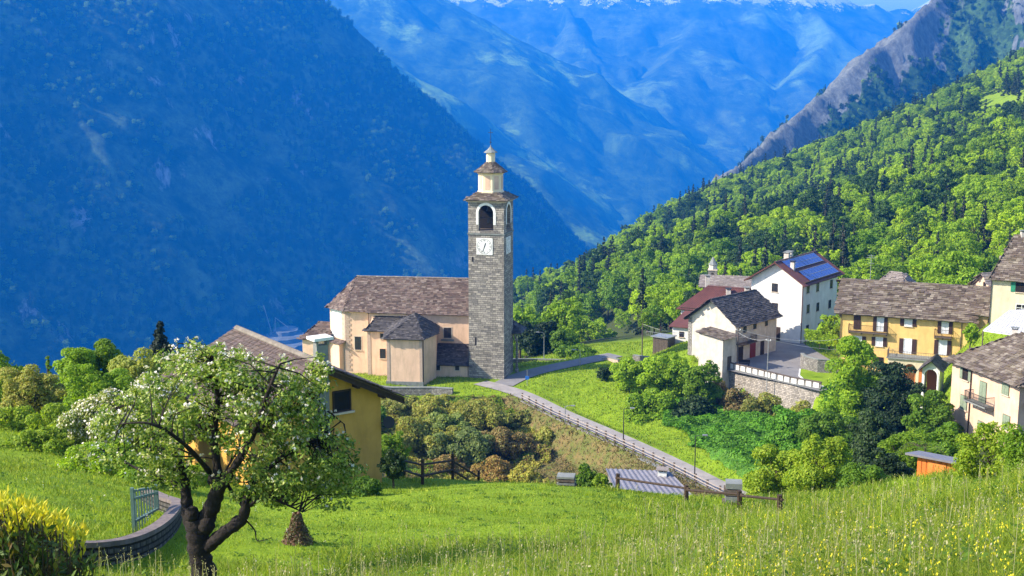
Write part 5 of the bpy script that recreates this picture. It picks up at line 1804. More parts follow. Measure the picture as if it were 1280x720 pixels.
# ------------------------------------------------------------------ grey shed roof below the road
def grey_shed():
    p3, p2 = W(757, 586, 118), W(836, 589, 117); p0, p1 = W(768, 611, 111.5), W(868, 622, 110.5)
    root = empty('low_shed', (p0.x, p0.y, p0.z - 2.8), 'low shed with grey corrugated metal roof below the road', 'shed')
    corrugated(root, 'roof', p0, p1, p2, p3, M_corr, pitch=.55, h=.07)
    mb = MB(); c = [p0, p1, p2, p3]; cen = (p0 + p1 + p2 + p3) / 4
    xy = [((cen + (q - cen) * .94).x, (cen + (q - cen) * .94).y) for q in c]
    mb.prism(xy, p0.z - 5, [q.z - .05 for q in c], top=False); mb.build('wall', M_rubble, root)
    ch = W(828, 592, 116); chimney(root, ch, .9, .3, .2, m=M_whitepaint, cap=M_slab_pale)
grey_shed()
# ------------------------------------------------------------------ meadow fences
def rail_fence(pts, label, m, rails=(.45, .95), post_h=1.15, r=.07):
    """pts: ground points of the posts"""
    root = empty('rail_fence', pts[0], label, 'fence', 'meadow rail fences')
    rg = random.Random(int(abs(pts[0].x * 10)))
    for p in pts:
        mb = MB(); h = post_h * rg.uniform(.92, 1.1)
        mb.tube([(p.x, p.y, p.z - .3), (p.x + rg.uniform(-.05, .05), p.y, p.z + h)], [r * 1.1, r], 7); mb.build('post', m, root)
    for k, h in enumerate(rails):
        for p, q in zip(pts[:-1], pts[1:]):
            d = (q - p).normalized() * .15
            mb = MB(); mb.tube([p - d + Vector((0, -.08, h + rg.uniform(-.05, .05))), q + d + Vector((0, -.08, h + rg.uniform(-.05, .05)))], [.055, .045], 6); mb.build('rail', m, root)
lf = [on_ray(528, 606), on_ray(566, 599.5), W(598, 600, 58)]
for p in lf: p.z = gz(p.x, p.y)
p_ = W(505, 598, 57); p_.z = gz(p_.x, p_.y)
rail_fence([p_] + lf, 'dark wooden rail fence on the lawn right of the ochre house', M_wood)
rf_ = [W(772, 613, 50), W(858, 623, 45.5), W(925, 640, 41), W(975, 645, 37)]
for p in rf_: p.z = gz(p.x, p.y)
rail_fence(rf_, 'single dark rail fence along the meadow edge before the grey shed', M_wood, rails=(.62,), post_h=.8, r=.09)

# ------------------------------------------------------------------ garden wall and green gate at the lower left
gw = [(88, 668, 20.6), (125, 668, 21.2), (160, 664, 22.4), (190, 655, 23.8), (210, 648, 25.2), (222, 640, 27.3), (221, 622, 30.5), (205, 604, 33), (180, 592, 36)]
gwp = [W(a, b, c) for a, b, c in gw]
for p in gwp: p.z = gz(p.x, p.y) + .36
# smooth the curve
for _ in range(2):
    nn = [gwp[0]]
    for p, q in zip(gwp[:-1], gwp[1:]): nn += [p.lerp(q, .25), p.lerp(q, .75)]
    gwp = nn + [gwp[-1]]
stone_wall('garden_wall', gwp, .45, .22, 'curved low dry stone garden wall with flat capstones behind the apple tree', masonry('dark_dry_stone', (.13, .115, .10), (.06, .055, .05), (.02, .018, .016), .33, .13), cat='stone wall', cap_m=simple('capstone', (.20, .155, .14), (.11, .09, .085), 3, .9, .6, 7, .05))
M_gate = simple('pale_green_paint', (.13, .21, .18), (.08, .13, .11), 3, .6, .1)
def green_gate():
    a, b = W(167, 650, 25.5), W(197, 640, 27.2)
    a.z = gz(a.x, a.y); b.z = gz(b.x, b.y) 
    fr, L = fr2(a, b)
    root = empty('garden_gate', a, 'pale green metal garden gate with sloping rails beside the garden wall', 'gate')
    n = 9; hs = lambda u: 1.0 - .5 * u
    mb = MB()
    for k in range(n + 1):
        u = k / n; x = u * L
        w = .035 if k in (0, n) else .014
        mb.fbox(fr, x - w, x + w, -w, w, -.05, hs(u) + (.06 if k in (0, n) else 0))
    mb.build('bars', M_gate, root)
    for dh in (-.04, -.22, -.75):
        mb = MB()
        P = fr.p; z0, z1 = hs(0) + dh, hs(1) + dh * .75
        mb.hexa([P(0, -.04, z0), P(L, -.04, z1), P(L, .04, z1), P(0, .04, z0), P(0, -.04, z0 + .05), P(L, -.04, z1 + .05), P(L, .04, z1 + .05), P(0, .04, z0 + .05)])
        mb.build('rail', M_gate, root)
green_gate()
# ------------------------------------------------------------------ orange hut
def hut():
    p = W(1145, 607, 46); p.z = gz(p.x, p.y); q = W(1196, 607, 45); q.z = p.z
    fr, L = fr2(p, q)
    zt = slope(569) * 46
    root = empty('orange_hut', (p.x, p.y, p.z), 'small orange hut with flat grey roof at the meadow edge', 'hut')
    mb = MB(); mb.fbox(fr, 0, L, 0, 1.1, -1.0, zt - p.z - .30); mb.fbox(fr, 0, L, 0, .06, zt - p.z - .3, zt - p.z - .02)
    for k in range(int(L / .19)): mb.fbox(fr, .02 + k * .19, .17 + k * .19, -.02, -.001, -.8, zt - p.z - .04)
    mb.build('wall', simple('orange_hut_paint', (.62, .17, .03), (.48, .13, .03), 3, .8, .2), root)
    mb = MB(); mb.hexa([fr.p(-.42, -.25, zt - p.z), fr.p(L + .35, -.25, zt - p.z), fr.p(L + .35, 1.3, zt - p.z - .28), fr.p(-.42, 1.3, zt - p.z - .28), fr.p(-.42, -.25, zt - p.z + .08), fr.p(L + .35, -.25, zt - p.z + .08), fr.p(L + .35, 1.3, zt - p.z - .2), fr.p(-.42, 1.3, zt - p.z - .2)]); mb.build('roof', M_corr, root)
    door(root, fr, L * .5, -.2, .7, 1.25, simple('orange_hut_door', (.66, .22, .05), None, 3, .8))
hut()
def stack(px, py, Y, w, h, lab):
    p = W(px, py, Y); p.z = gz(p.x, p.y)
    root = empty('stacked_timber', p, lab, 'wood pile', 'piles at the meadow edge'); fr = Fr((p.x, p.y, 0), .15)
    n = 4; rg = random.Random(px)
    for k in range(n):
        mb = MB(); z = p.z + h * k / n; o = rg.uniform(-.08, .08)
        mb.fbox(fr, -w / 2 + o, w / 2 + o, -.3, .3, z, z + h / n - .05); mb.build('plank_layer', M_plinth if k % 2 else M_woodgrey, root)
stack(915, 622, 44, .62, 1.05, 'small grey stack of timber at the right end of the meadow fence')
stack(709, 607, 49, .75, .55, 'small dark stack of stones and timber at the lawn edge')
# wooden hive box at the far left
def hive():
    p = W(4, 545, 62); p.z = slope(548) * 62; fr = Fr((p.x, p.y, 0), .3)
    root = empty('bee_house', p, 'small brown wooden box hut with pale roof at the left edge', 'hut')
    mb = MB(); mb.fbox(fr, -.55, .55, -.3, .5, p.z - .8, p.z + .75); mb.build('body', M_woodgrey, root)
    mb = MB(); mb.fbox(fr, -.7, .7, -.45, .6, p.z + .752, p.z + .85); mb.build('roof', M_plinth, root)
hive()
# ------------------------------------------------------------------ quarry with derrick cranes on the far slope
def quarry():
    Y = 2750.0
    c = W(352, 424, Y)
    mb = MB(); n = 28
    rg = random.Random(4)
    for ring, (r, dz) in enumerate(((1.0, 0), (.72, 9), (.45, 18))):
        top = []
        for k in range(n):
            a_ = 2 * math.pi * k / n; rr_ = r * rg.uniform(.9, 1.06)
            top.append((c.x + 68 * rr_ * math.cos(a_), c.y + 95 * rr_ * math.sin(a_) + ring * 25))
        mb.prism(top, c.z - 130, c.z - 4 + dz)
    o = mb.build('quarry_terrace', simple('pale_quarry_rock', (.18, .20, .20), (.09, .10, .10), .05, .9, .5, .2, 2), loc=c); tag(o, kind='structure')
    for px0, py0, px1, py1, lab in ((340, 411, 329.5, 382, 'long leaning quarry crane boom on the far blue slope'), (344, 416, 344, 397, 'upright mast of the derrick crane in the far quarry')):
        a_, b_ = W(px0, py0 + 6, Y + 30), W(px1, py1, Y + 30)
        r = empty('derrick_crane', a_, lab, 'crane', 'cranes in the far quarry')
        mb = MB(); mb.tube([a_, b_], [1.4, .9], 6); mb.build('mast', M_steel, r)
        mb = MB(); mb.fbox(Fr((a_.x, a_.y, 0), .3), -4, 4, -4, 4, a_.z - 8, a_.z + 3); mb.build('base', M_steel, r)
        if px0 == 344:
            mb = MB(); mb.tube([b_, W(361, 410, Y + 30)], [.7, .8], 6); mb.build('stay', M_steel, r)
quarry()
# ------------------------------------------------------------------ foliage kit
NR = np.random.default_rng(7)
def unit(n, rng):
    v = rng.normal(size=(n, 3)); return v / np.linalg.norm(v, axis=1, keepdims=True)

def leaf_quads(cen, nrm, size, rng, aspect=.62, jit=.35, updir=None):
    """one rhombic leaf (4 vertices) at every centre"""
    n = len(cen)
    t_ = unit(n, rng) if updir is None else updir + unit(n, rng) * .35
    t_ = t_ - nrm * (t_ * nrm).sum(1, keepdims=True)
    t_ /= np.linalg.norm(t_, axis=1, keepdims=True) + 1e-9
    b = np.cross(nrm, t_)
    s = (size if hasattr(size, '__len__') else np.full(n, size)) * rng.uniform(1 - jit, 1 + jit, n)
    s = s[:, None]
    v = np.stack([cen - t_ * s * .55, cen + b * s * aspect * .5 + t_ * s * .05, cen + t_ * s * .55, cen - b * s * aspect * .5 + t_ * s * .05], 1)
    return v.reshape(-1, 3)

def quads_mesh(name, v, material):
    me = np_mesh(name, v, np.arange(len(v)), 4)
    me.materials.append(material)
    return me

def blob_crown(rx, ry, rz, cz, leaf, seed, nblob=26, dens=1.5, shape='round', rough=.32, up=.25, fill=.12):
    """leaves round many small blobs spread through a crown; returns leaf vertices, blob centres"""
    rng = np.random.default_rng(seed)
    d = unit(nblob, rng)
    r = rng.uniform(.42, 1.0, nblob) ** .6
    c = d * r[:, None] * (1 - rough * .55)
    br = rng.uniform(.65, 1.15, nblob) * rough
    if shape == 'cone':
        h = rng.uniform(-1, 1, nblob)
        a = rng.uniform(0, 2 * np.pi, nblob)
        rad = (1 - h) / 2 * .85 * np.sqrt(rng.uniform(.3, 1, nblob))
        c = np.stack([rad * np.cos(a), rad * np.sin(a), h], 1); br = (.10 + .22 * (1 - h) / 2) * rng.uniform(.8, 1.2, nblob)
    elif shape == 'column':
        h = rng.uniform(-1, 1, nblob); a = rng.uniform(0, 2 * np.pi, nblob)
        rad = .75 * np.sqrt(np.clip(1 - np.abs(h) ** 3, 0, 1)) * np.sqrt(rng.uniform(.2, 1, nblob))
        c = np.stack([rad * np.cos(a), rad * np.sin(a), h * .9], 1)
    elif shape == 'mound':
        c[:, 2] = np.abs(c[:, 2]) * 1.0 - .15
    S = np.array([rx, ry, rz])
    cen = []; nrm = []
    mean_r = (rx + ry + rz) / 3
    if shape == 'round': c = c * rng.uniform(.8, 1.22, (nblob, 1)); br = br * rng.uniform(.55, 1.25, nblob)
    for i in range(nblob):
        rr = br[i] * mean_r
        if shape in ('cone',): rr = br[i] * max(rx, rz * .35)
        area = 4 * np.pi * rr * rr
        n = int(dens * area / (leaf * leaf * .6)) + 4
        u = unit(n, rng)
        u[:, 2] = np.where(u[:, 2] < -.5, -u[:, 2], u[:, 2])
        q = c[i] * S + u * rr * np.array([1.1, 1.1, .85]) * (rng.uniform(.35, 1.0, n) ** .45)[:, None]
        cen.append(q)
        nn = u + rng.normal(size=(n, 3)) * .55 + np.array([0, 0, up])
        nrm.append(nn)
    nf = int(sum(len(q) for q in cen) * fill)
    u = unit(nf, rng); q = u * (rng.uniform(0, 1, nf) ** .5)[:, None] * S * .8
    if shape == 'cone': q[:, :2] *= ((1 - q[:, 2:3] / rz) / 2)
    if shape == 'mound': q[:, 2] = np.abs(q[:, 2])
    cen.append(q); nrm.append(u + rng.normal(size=(nf, 3)) * .6)
    cen = np.concatenate(cen); nrm = np.concatenate(nrm)
    nrm /= np.linalg.norm(nrm, axis=1, keepdims=True)
    v = leaf_quads(cen, nrm, leaf, rng)
    v[:, 2] += cz
    return v, c * S + np.array([0, 0, cz])

M_bark = simple('bark', (.085, .065, .05), (.045, .035, .028), 6, .95, .6, 18, .03)
M_barkdark = simple('dark_apple_bark', (.030, .024, .020), (.014, .011, .010), 9, .95, .9, 16, .04)
L_lime = leafmat('lime_leaves', [(.15, .28, .012), (.24, .39, .018), (.34, .48, .025)], .5)
L_mid = leafmat('mid_green_leaves', [(.07, .16, .010), (.12, .23, .014), (.19, .31, .02)], .45)
L_dark = leafmat('dark_green_leaves', [(.014, .032, .008), (.022, .05, .012), (.04, .075, .016)], .2)
L_olive = leafmat('olive_brown_leaves', [(.24, .23, .035), (.36, .33, .06), (.26, .34, .045), (.46, .40, .09)], .4)
L_rust = leafmat('rust_brown_leaves', [(.24, .15, .05), (.36, .25, .08), (.17, .14, .04), (.28,.27,.07)], .35)
L_pale = leafmat('pale_spring_leaves', [(.15, .22, .04), (.25, .32, .06), (.36, .40, .11)], .45)
L_conifer = leafmat('conifer_needles', [(.010, .022, .010), (.018, .036, .014), (.03, .05, .018)], .08)
L_yellowg = leafmat('yellow_green_leaves', [(.12, .22, .012), (.20, .31, .018), (.29, .38, .03)], .45)
L_apple = leafmat('apple_leaves', [(.06, .12, .02), (.14, .23, .03), (.26, .35, .05), (.42, .46, .14)], .4, 0.0, .2, 1.2)
L_ivy = leafmat('ground_cover_leaves', [(.05, .16, .008), (.09, .24, .012), (.15, .32, .018)], .35, 0, .3, .5)
L_forest = [leafmat('forest_lime_leaves', [(.16, .29, .010), (.26, .41, .016), (.37, .51, .022)], .5, .3),
            leafmat('forest_green_leaves', [(.09, .20, .012), (.15, .28, .015), (.22, .36, .02)], .45, .3),
            leafmat('forest_dark_leaves', [(.02, .055, .012), (.035, .085, .016), (.055, .11, .018)], .3, .35)]
M_blossom = leafmat('white_blossom', [(.62, .55, .50), (.74, .70, .66), (.80, .78, .74)], .3, 0, 0)

def trunk_mb(p, h, r, tips, rng, lean=.0):
    """tapered trunk with limbs to some crown points"""
    mb = MB()
    top = p + Vector((rng.uniform(-.3, .3) * lean, rng.uniform(-.3, .3) * lean, h))
    mb.tube([p + Vector((0, 0, -.4)), p + Vector((0, 0, h * .1)), p.lerp(top, .55) + Vector((rng.uniform(-.1, .1), 0, 0)), top], [r * 1.35, r, r * .75, r * .45], 8)
    for t_ in tips:
        t_ = Vector(t_)
        s = p.lerp(top, rng.uniform(.35, .95))
        m = s.lerp(t_, .5) + Vector((0, 0, (t_ - s).length * .12))
        mb.tube([s, m, t_], [r * .38, r * .24, r * .08], 5)
    return mb

def plant(name, px, top, base, wpx, Y, mat, label, cat='shrub', shape='round', group=None, leaf=None, dens=1.5, seed=None, nblob=None, trunk=True, dy=.8, lift=0.0, blossom=0.0, rough=.27, bz=None):
    """a plant standing on the ground in photo column px at distance Y, its top at photo row top"""
    seed = seed if seed is not None else int(px * 7 + Y)
    rg = random.Random(seed)
    q = G(px, Y, base)
    zg = q.z if bz is None else bz
    zt = slope(top) * Y
    H = max(.4, zt - zg)
    rx = wpx / FPX * Y / 2
    # keep very tall bases as a bare trunk
    ch = min(H, max(2.6 * rx, .5 * H)) if shape not in ('cone', 'column') else H * .95
    if shape == 'mound': ch = H
    rz = ch / 2; cz = H - rz
    leaf = leaf or max(.05, (2.9 if mat in (L_olive, L_rust) else 3.5) * Y / FPX)
    ryy = rx * dy
    if shape == 'mound': v, c = blob_crown(rx, ryy, H * .95, 0.05, leaf, seed, nblob or 30, dens, shape, rough)
    else: v, c = blob_crown(rx, ryy, rz, cz, leaf, seed, nblob or 56, dens, shape, rough)
    root = empty(name, (q.x, q.y, zg), label, cat, group)
    me = quads_mesh('foliage', v, mat)
    nm = 'crown' if 'tree' in name else 'foliage'
    cr = link_mesh(nm, me, mat, root)
    if trunk:
        tips = [Vector(c[i]) + Vector((q.x, q.y, zg)) for i in rg.sample(range(len(c)), min(34 if mat in (L_olive, L_rust, L_pale) else 9, len(c)))]
        mb = trunk_mb(Vector((q.x, q.y, zg)), H * (.62 if shape != 'cone' else .9), max(.03, H * .028), tips, rg, .5)
        mb.build('trunk' if 'tree' in name or cat == 'tree' else 'stems', M_bark, root)
    if blossom:
        rng = np.random.default_rng(seed + 5)
        n = len(v) // 4; k = rng.choice(n, int(n * blossom), replace=False)
        cc = v.reshape(-1, 4, 3).mean(1)[k]
        out = cc - np.array([0, 0, cz * .8]); out /= np.linalg.norm(out, axis=1, keepdims=True)
        m = out[:, 2] > -.2
        cc = cc[m] + out[m] * leaf * .5
        vb = leaf_quads(cc, out[m] + rng.normal(size=(m.sum(), 3)) * .4, leaf * .75, rng, 1.0)
        link_mesh('blossom', quads_mesh('blossom', vb, M_blossom), M_blossom, root)
    return root

# --- shrubs along the left edge and behind the apple tree
P5 = [
 ('shrub', 8, 436, 560, 90, 70, L_lime, 'bright green round bush at the far left edge', 'shrub', 'round', {}),
 ('shrub', 42, 458, 575, 95, 64, L_olive, 'olive brown bush beside the bright bush at the left edge', 'shrub', 'round', {}),
 ('small_tree', 66, 444, 560, 34, 74, L_mid, 'small dark green tree tip behind the olive bushes', 'tree', 'cone', {}),
 ('shrub', 98, 428, 560, 70, 68, L_lime, 'tall lime green shrub with pointed tops, left one', 'shrub', 'column', {}),
 ('shrub', 137, 424, 560, 56, 69, L_lime, 'tall lime green shrub with pointed tops, right one', 'shrub', 'column', {}),
 ('shrub', 118, 452, 570, 96, 62, L_lime, 'broad lime bush in front of the two pointed lime shrubs', 'shrub', 'round', {}),
 ('shrub', 176, 432, 560, 84, 66, L_pale, 'pale budding shrub left of the dark conifer', 'shrub', 'round', {}),
 ('conifer_tree', 208, 404, 540, 62, 76, L_conifer, 'dark pointed conifer rising behind the apple tree', 'tree', 'cone', {'bz': -19.2, 'nblob': 70}),
 ('shrub', 246, 428, 560, 70, 72, L_pale, 'pale leafed shrub right of the dark conifer', 'shrub', 'round', {'blossom': .08}),
 ('shrub', 20, 498, 580, 90, 56, L_yellowg, 'low yellow green bush under the olive bush', 'shrub', 'mound', {}),
 ('shrub', 72, 494, 590, 110, 54, L_yellowg, 'yellow green sprawling bush left of the blossoming shrub', 'shrub', 'mound', {}),
 ('blossom_shrub', 140, 486, 600, 120, 50, L_pale, 'white blossoming shrub left of the apple tree', 'shrub', 'round', {'blossom': .3}),
 ('blossom_shrub', 205, 470, 600, 120, 52, L_pale, 'tall blossoming shrub hidden partly by the apple tree', 'shrub', 'round', {'blossom': .2}),
 ('shrub', 120, 545, 610, 140, 43, L_lime, 'low green bush at the foot of the blossoming shrub', 'shrub', 'mound', {'blossom': .05}),
 ('shrub', 45, 532, 590, 110, 49, L_yellowg, 'low yellow green bramble patch at the far left meadow edge', 'shrub', 'mound', {}),
 ('shrub', 190, 560, 612, 90, 41, L_mid, 'low bush behind the green garden gate', 'shrub', 'mound', {}),
 ('shrub', 240, 575, 612, 80, 45, L_lime, 'low lime bush beneath the left wall of the ochre house', 'shrub', 'mound', {}),
 ('shrub', 492, 560, 618, 36, 49, L_dark, 'dark purple green bush at the foot of the ochre house corner', 'shrub', 'round', {}),
 ('shrub', 492, 537, 580, 46, 80, L_lime, 'bright green bush just right of the ochre house', 'shrub', 'round', {}),
 ('shrub', 452, 590, 628, 60, 44, L_mid, 'loose green bush against the ochre house wall', 'shrub', 'mound', {}),
 ('shrub', 602, 574, 600, 46, 66, L_mid, 'small green bush right of the lawn fence', 'shrub', 'mound', {}),
 ('shrub', 735, 580, 612, 48, 58, L_mid, 'green bush beside the dark pile left of grey shed roof', 'shrub', 'round', {}),
 ('shrub', 752, 592, 612, 26, 56, L_yellowg, 'small yellowish bush touching the grey shed roof', 'shrub', 'round', {}),
 # gully
 ('shrub', 500, 498, 560, 70, 162, L_olive, 'olive shrub directly below the church terrace wall, left', 'shrub', 'round', {}),
 ('shrub', 547, 497, 560, 86, 160, L_olive, 'large olive shrub below the church terrace wall, middle', 'shrub', 'round', {}),
 ('shrub', 598, 505, 580, 96, 157, L_olive, 'large khaki shrub at the head of the gully', 'shrub', 'round', {}),
 ('shrub', 520, 525, 590, 110, 150, L_olive, 'khaki green shrub low in the gully, left', 'shrub', 'round', {}),
 ('shrub', 578, 535, 600, 110, 148, L_pale, 'sunlit yellow khaki shrub in the gully centre', 'shrub', 'round', {}),
 ('shrub', 636, 535, 600, 90, 150, L_rust, 'dark rust brown shrub on the gully slope', 'shrub', 'round', {}),
 ('shrub', 560, 563, 600, 80, 144, L_rust, 'orange brown shrub behind the lawn fence', 'shrub', 'mound', {}),
 ('shrub', 615, 562, 600, 70, 143, L_rust, 'reddish dry shrub at the bottom of the gully', 'shrub', 'mound', {}),
 ('shrub', 655, 572, 600, 60, 142, L_olive, 'low olive shrub at the bottom right of the gully', 'shrub', 'mound', {}),
 ('shrub', 460, 500, 560, 60, 150, L_mid, 'green shrub showing behind the ochre house roof', 'shrub', 'round', {}),
 ('shrub', 680, 530, 575, 46, 152, L_olive, 'small olive shrub near the lamp post in the gully', 'shrub', 'mound', {}),
 ('shrub', 650, 503, 545, 50, 158, L_olive, 'olive shrub just under the top end of the road fence', 'shrub', 'mound', {}),
 ('shrub', 548, 520, 580, 90, 154, L_pale, 'golden green shrub among the khaki ones in the gully', 'shrub', 'round', {}),
 ('shrub', 755, 460, 482, 22, 171, L_dark, 'single dark bush on top of the grass knoll', 'shrub', 'round', {}),
 # beyond the lawn
 ('shrub', 672, 398, 446, 66, 212, L_dark, 'large dark round bush beyond the lawn right of the tower', 'shrub', 'round', {}),
 ('shrub', 705, 414, 448, 46, 208, L_mid, 'mid green bush right of the large dark bush', 'shrub', 'round', {}),
 ('shrub', 650, 385, 446, 40, 218, L_lime, 'tall lime bush directly behind the tower porch', 'shrub', 'round', {}),
 ('shrub', 722, 432, 452, 70, 200, L_mid, 'low dark hedge line below the sloping field', 'hedge', 'mound', {'lift': 0}),
 # bright bushes left of the plaza wall
 ('shrub', 788, 448, 515, 62, 166, L_lime, 'lime green bush, leftmost of the big clump by the plaza', 'shrub', 'round', {}),
 ('shrub', 836, 436, 520, 84, 163, L_lime, 'large lime green bush in the middle of the plaza clump', 'shrub', 'round', {}),
 ('shrub', 876, 450, 512, 60, 160, L_mid, 'green bush under the white gate post', 'shrub', 'round', {}),
 ('shrub', 812, 478, 525, 90, 156, L_lime, 'low bright bush at the foot of the lime clump', 'shrub', 'mound', {}),
 ('shrub', 866, 484, 520, 70, 154, L_dark, 'dark green bush in the shade below the gate post', 'shrub', 'mound', {}),  # dark leaf colour paints the side of the clump away from the sun
 ('shrub', 921, 467, 510, 36, 158, L_rust, 'dry brown bush against the plaza wall, left', 'shrub', 'mound', {}),
 ('shrub', 960, 476, 512, 46, 154, L_olive, 'dry olive bush against the plaza wall, middle', 'shrub', 'mound', {}),
 ('shrub', 898, 462, 510, 40, 162, L_rust, 'dry rust bush under the left end of the plaza wall', 'shrub', 'mound', {}),
 ('shrub', 940, 480, 512, 44, 154, L_olive, 'low olive bush between the dry bushes at the plaza wall', 'shrub', 'mound', {}),
 ('shrub', 1000, 483, 520, 50, 150, L_olive, 'olive bush against the plaza wall, right', 'shrub', 'mound', {}),
 # trees in the right foreground dip
 ('broadleaf_tree', 1060, 422, 620, 84, 128, L_lime, 'tall lime green tree before the left end of yellow house', 'tree', 'column', {}),
 ('broadleaf_tree', 1113, 452, 620, 84, 124, L_dark, 'dense dark tree in front of the yellow house arcade', 'tree', 'round', {}),
 ('broadleaf_tree', 1162, 480, 620, 72, 120, L_mid, 'mid green tree left of the peach house wall', 'tree', 'round', {}),
 ('shrub', 985, 508, 620, 90, 118, L_ivy, 'rounded deep green bush below the plaza wall end', 'shrub', 'round', {}),
 ('broadleaf_tree', 1030, 500, 620, 80, 108, L_mid, 'round green tree left below the tall lime tree', 'tree', 'round', {}),
 ('broadleaf_tree', 1090, 512, 640, 80, 92, L_dark, 'dark shaded tree in the hollow behind the meadow', 'tree', 'round', {}),  # dark leaves stand in for the shaded interior of the tree group
 ('shrub', 968, 548, 645, 90, 64, L_yellowg, 'yellow green bush at the right end of the meadow fence', 'shrub', 'round', {}),
 ('shrub', 1028, 540, 645, 110, 60, L_yellowg, 'large yellow green bush rising over the tall grass', 'shrub', 'round', {}),
 ('shrub', 1078, 572, 645, 70, 52, L_mid, 'green bush between yellow bush and orange hut', 'shrub', 'round', {}),
 ('shrub', 1128, 530, 630, 76, 66, L_lime, 'feathery bright green bush left of the orange hut', 'shrub', 'round', {}),
 ('shrub', 1176, 528, 620, 70, 72, L_mid, 'mid green bush behind the orange hut roof', 'shrub', 'round', {}),
 ('shrub', 1105, 560, 640, 60, 57, L_dark, 'small dark bush beside the feathery bright bush', 'shrub', 'round', {}),
 ('shrub', 1232, 524, 600, 96, 36, L_yellowg, 'loose leafy bush in front of the peach house', 'shrub', 'round', {'dens': .8}),
 ('shrub', 1285, 518, 600, 80, 34, L_mid, 'leafy bush cut off by the right edge', 'shrub', 'round', {'dens': .8}),
 # village green
 ('small_tree', 1036, 392, 440, 36, 176, L_lime, 'small lime tree behind the clipped hedge by the white house', 'tree', 'round', {'bz': -38.2}),
 ('shrub', 1212, 404, 425, 20, 153, L_lime, 'small bright bush between yellow house and beige house', 'shrub', 'round', {}),
 ('broadleaf_tree', 1192, 308, 360, 90, 196, L_lime, 'big bright green tree behind the yellow house ridge', 'tree', 'round', {}),
 ('broadleaf_tree', 1232, 318, 360, 50, 200, L_mid, 'green tree left of the beige house roof', 'tree', 'round', {}),
 ('broadleaf_tree', 1108, 326, 360, 60, 204, L_mid, 'green tree just behind the pale stone roof', 'tree', 'round', {}),
 ('broadleaf_tree', 1070, 334, 360, 50, 200, L_lime, 'light green tree behind the roof antenna', 'tree', 'round', {}),
]
for nm, px, top, base, w, Y, m, lab, cat, shp, kw in P5:
    kw = dict(kw); kw.pop('lift', None)
    plant(nm, px, top, base, w, Y, m, lab, cat, shp, **kw)
# clipped hedge on the planter
def hedge():
    pts = [W(1006, 446, 178.5), W(1024, 448, 176), W(1044, 450, 174)]
    root = empty('clipped_hedge', pts[0], 'clipped bright green hedge on the stone planter by the white house', 'hedge')
    rng = np.random.default_rng(3); cen = []; nr = []
    for p, q in zip(pts[:-1], pts[1:]):
        n = 900; u = rng.uniform(0, 1, n)[:, None]
        b = np.array(p)[None] * (1 - u) + np.array(q)[None] * u
        b[:, 2] = -37.6
        f = rng.integers(0, 3, n)
        off = np.stack([rng.uniform(-.2, .2, n), np.where(f == 0, -.55, np.where(f == 1, .5, rng.uniform(-.55, .5, n))), np.where(f == 2, 1.45, rng.uniform(0, 1.45, n))], 1)
        cen.append(b + off + rng.normal(size=(n, 3)) * .07)
        nr.append(np.stack([0 * u[:, 0], np.where(f == 0, -1, np.where(f == 1, 1, 0)), np.where(f == 2, 1., 0.3)], 1) + rng.normal(size=(n, 3)) * .4)
    v = leaf_quads(np.concatenate(cen) - np.array(root.location), np.concatenate(nr) / 1.1, .3, rng)
    link_mesh('foliage', quads_mesh('foliage', v, L_lime), L_lime, root)
    mb = MB()
    for p in pts: mb.tube([(p.x, p.y, -38.6), (p.x, p.y, -37.0)], .05, 5)
    mb.build('stems', M_bark, root)
hedge()
# fern like fronds by the orange hut
def fronds():
    p = G(1150, 62, 600); zt = slope(540) * 62
    root = empty('fern_bush', (p.x, p.y, zt - 2.4), 'bush of arching bright fern fronds beside the orange hut', 'shrub')
    rng = np.random.default_rng(12); cen = []; nr = []; up = []
    mb = MB()
    for k in range(26):
        a = rng.uniform(0, 2 * np.pi); L = rng.uniform(1.4, 2.2); pts = []
        for i in range(16):
            u = i / 15; r = L * .75 * u; z = 1.3 + L * (.62 * u - .75 * u * u) * 1.3
            pts.append(np.array([r * math.cos(a), r * math.sin(a), z]))
        mb.tube([Vector(q) + Vector(root.location) for q in pts], [.02 * (1 - .7 * i / 15) for i in range(16)], 4)
        for i in range(2, 16):
            for s in (-1, 1):
                side = np.array([-math.sin(a), math.cos(a), -.15]) * s
                w = .34 * math.sin(math.pi * (i / 16) ** .8) + .05
                cen.append(pts[i] + side * w * .5); nr.append(np.array([.1, 0, 1]) + rng.normal(size=3) * .2); up.append(side * 3)
    v = leaf_quads(np.array(cen), np.array(nr) / 1.05, .34, rng, .22, updir=np.array(up))
    link_mesh('fronds', quads_mesh('fronds', v, L_lime), L_lime, root)
    mb.build('stems', M_bark, root)
fronds()

# ------------------------------------------------------------------ visibility over the land
TH = np.linspace(-.52, .56, 540); YV = np.exp(np.linspace(math.log(6), math.log(1300), 700))
TT, YY2 = np.meshgrid(TH, YV)
SL = ground_z(TT * YY2, YY2) / YY2
RUN = np.maximum.accumulate(SL, 0)
def visible(x, y, z, margin=0.0, h=0.0):
    ti = np.clip(((x / y) - TH[0]) / (TH[1] - TH[0]), 0, len(TH) - 1).astype(int)
    yi = np.clip(np.searchsorted(YV, y * .985) - 1, 0, len(YV) - 1)
    return ((z + h) / y) > RUN[yi, ti] - margin

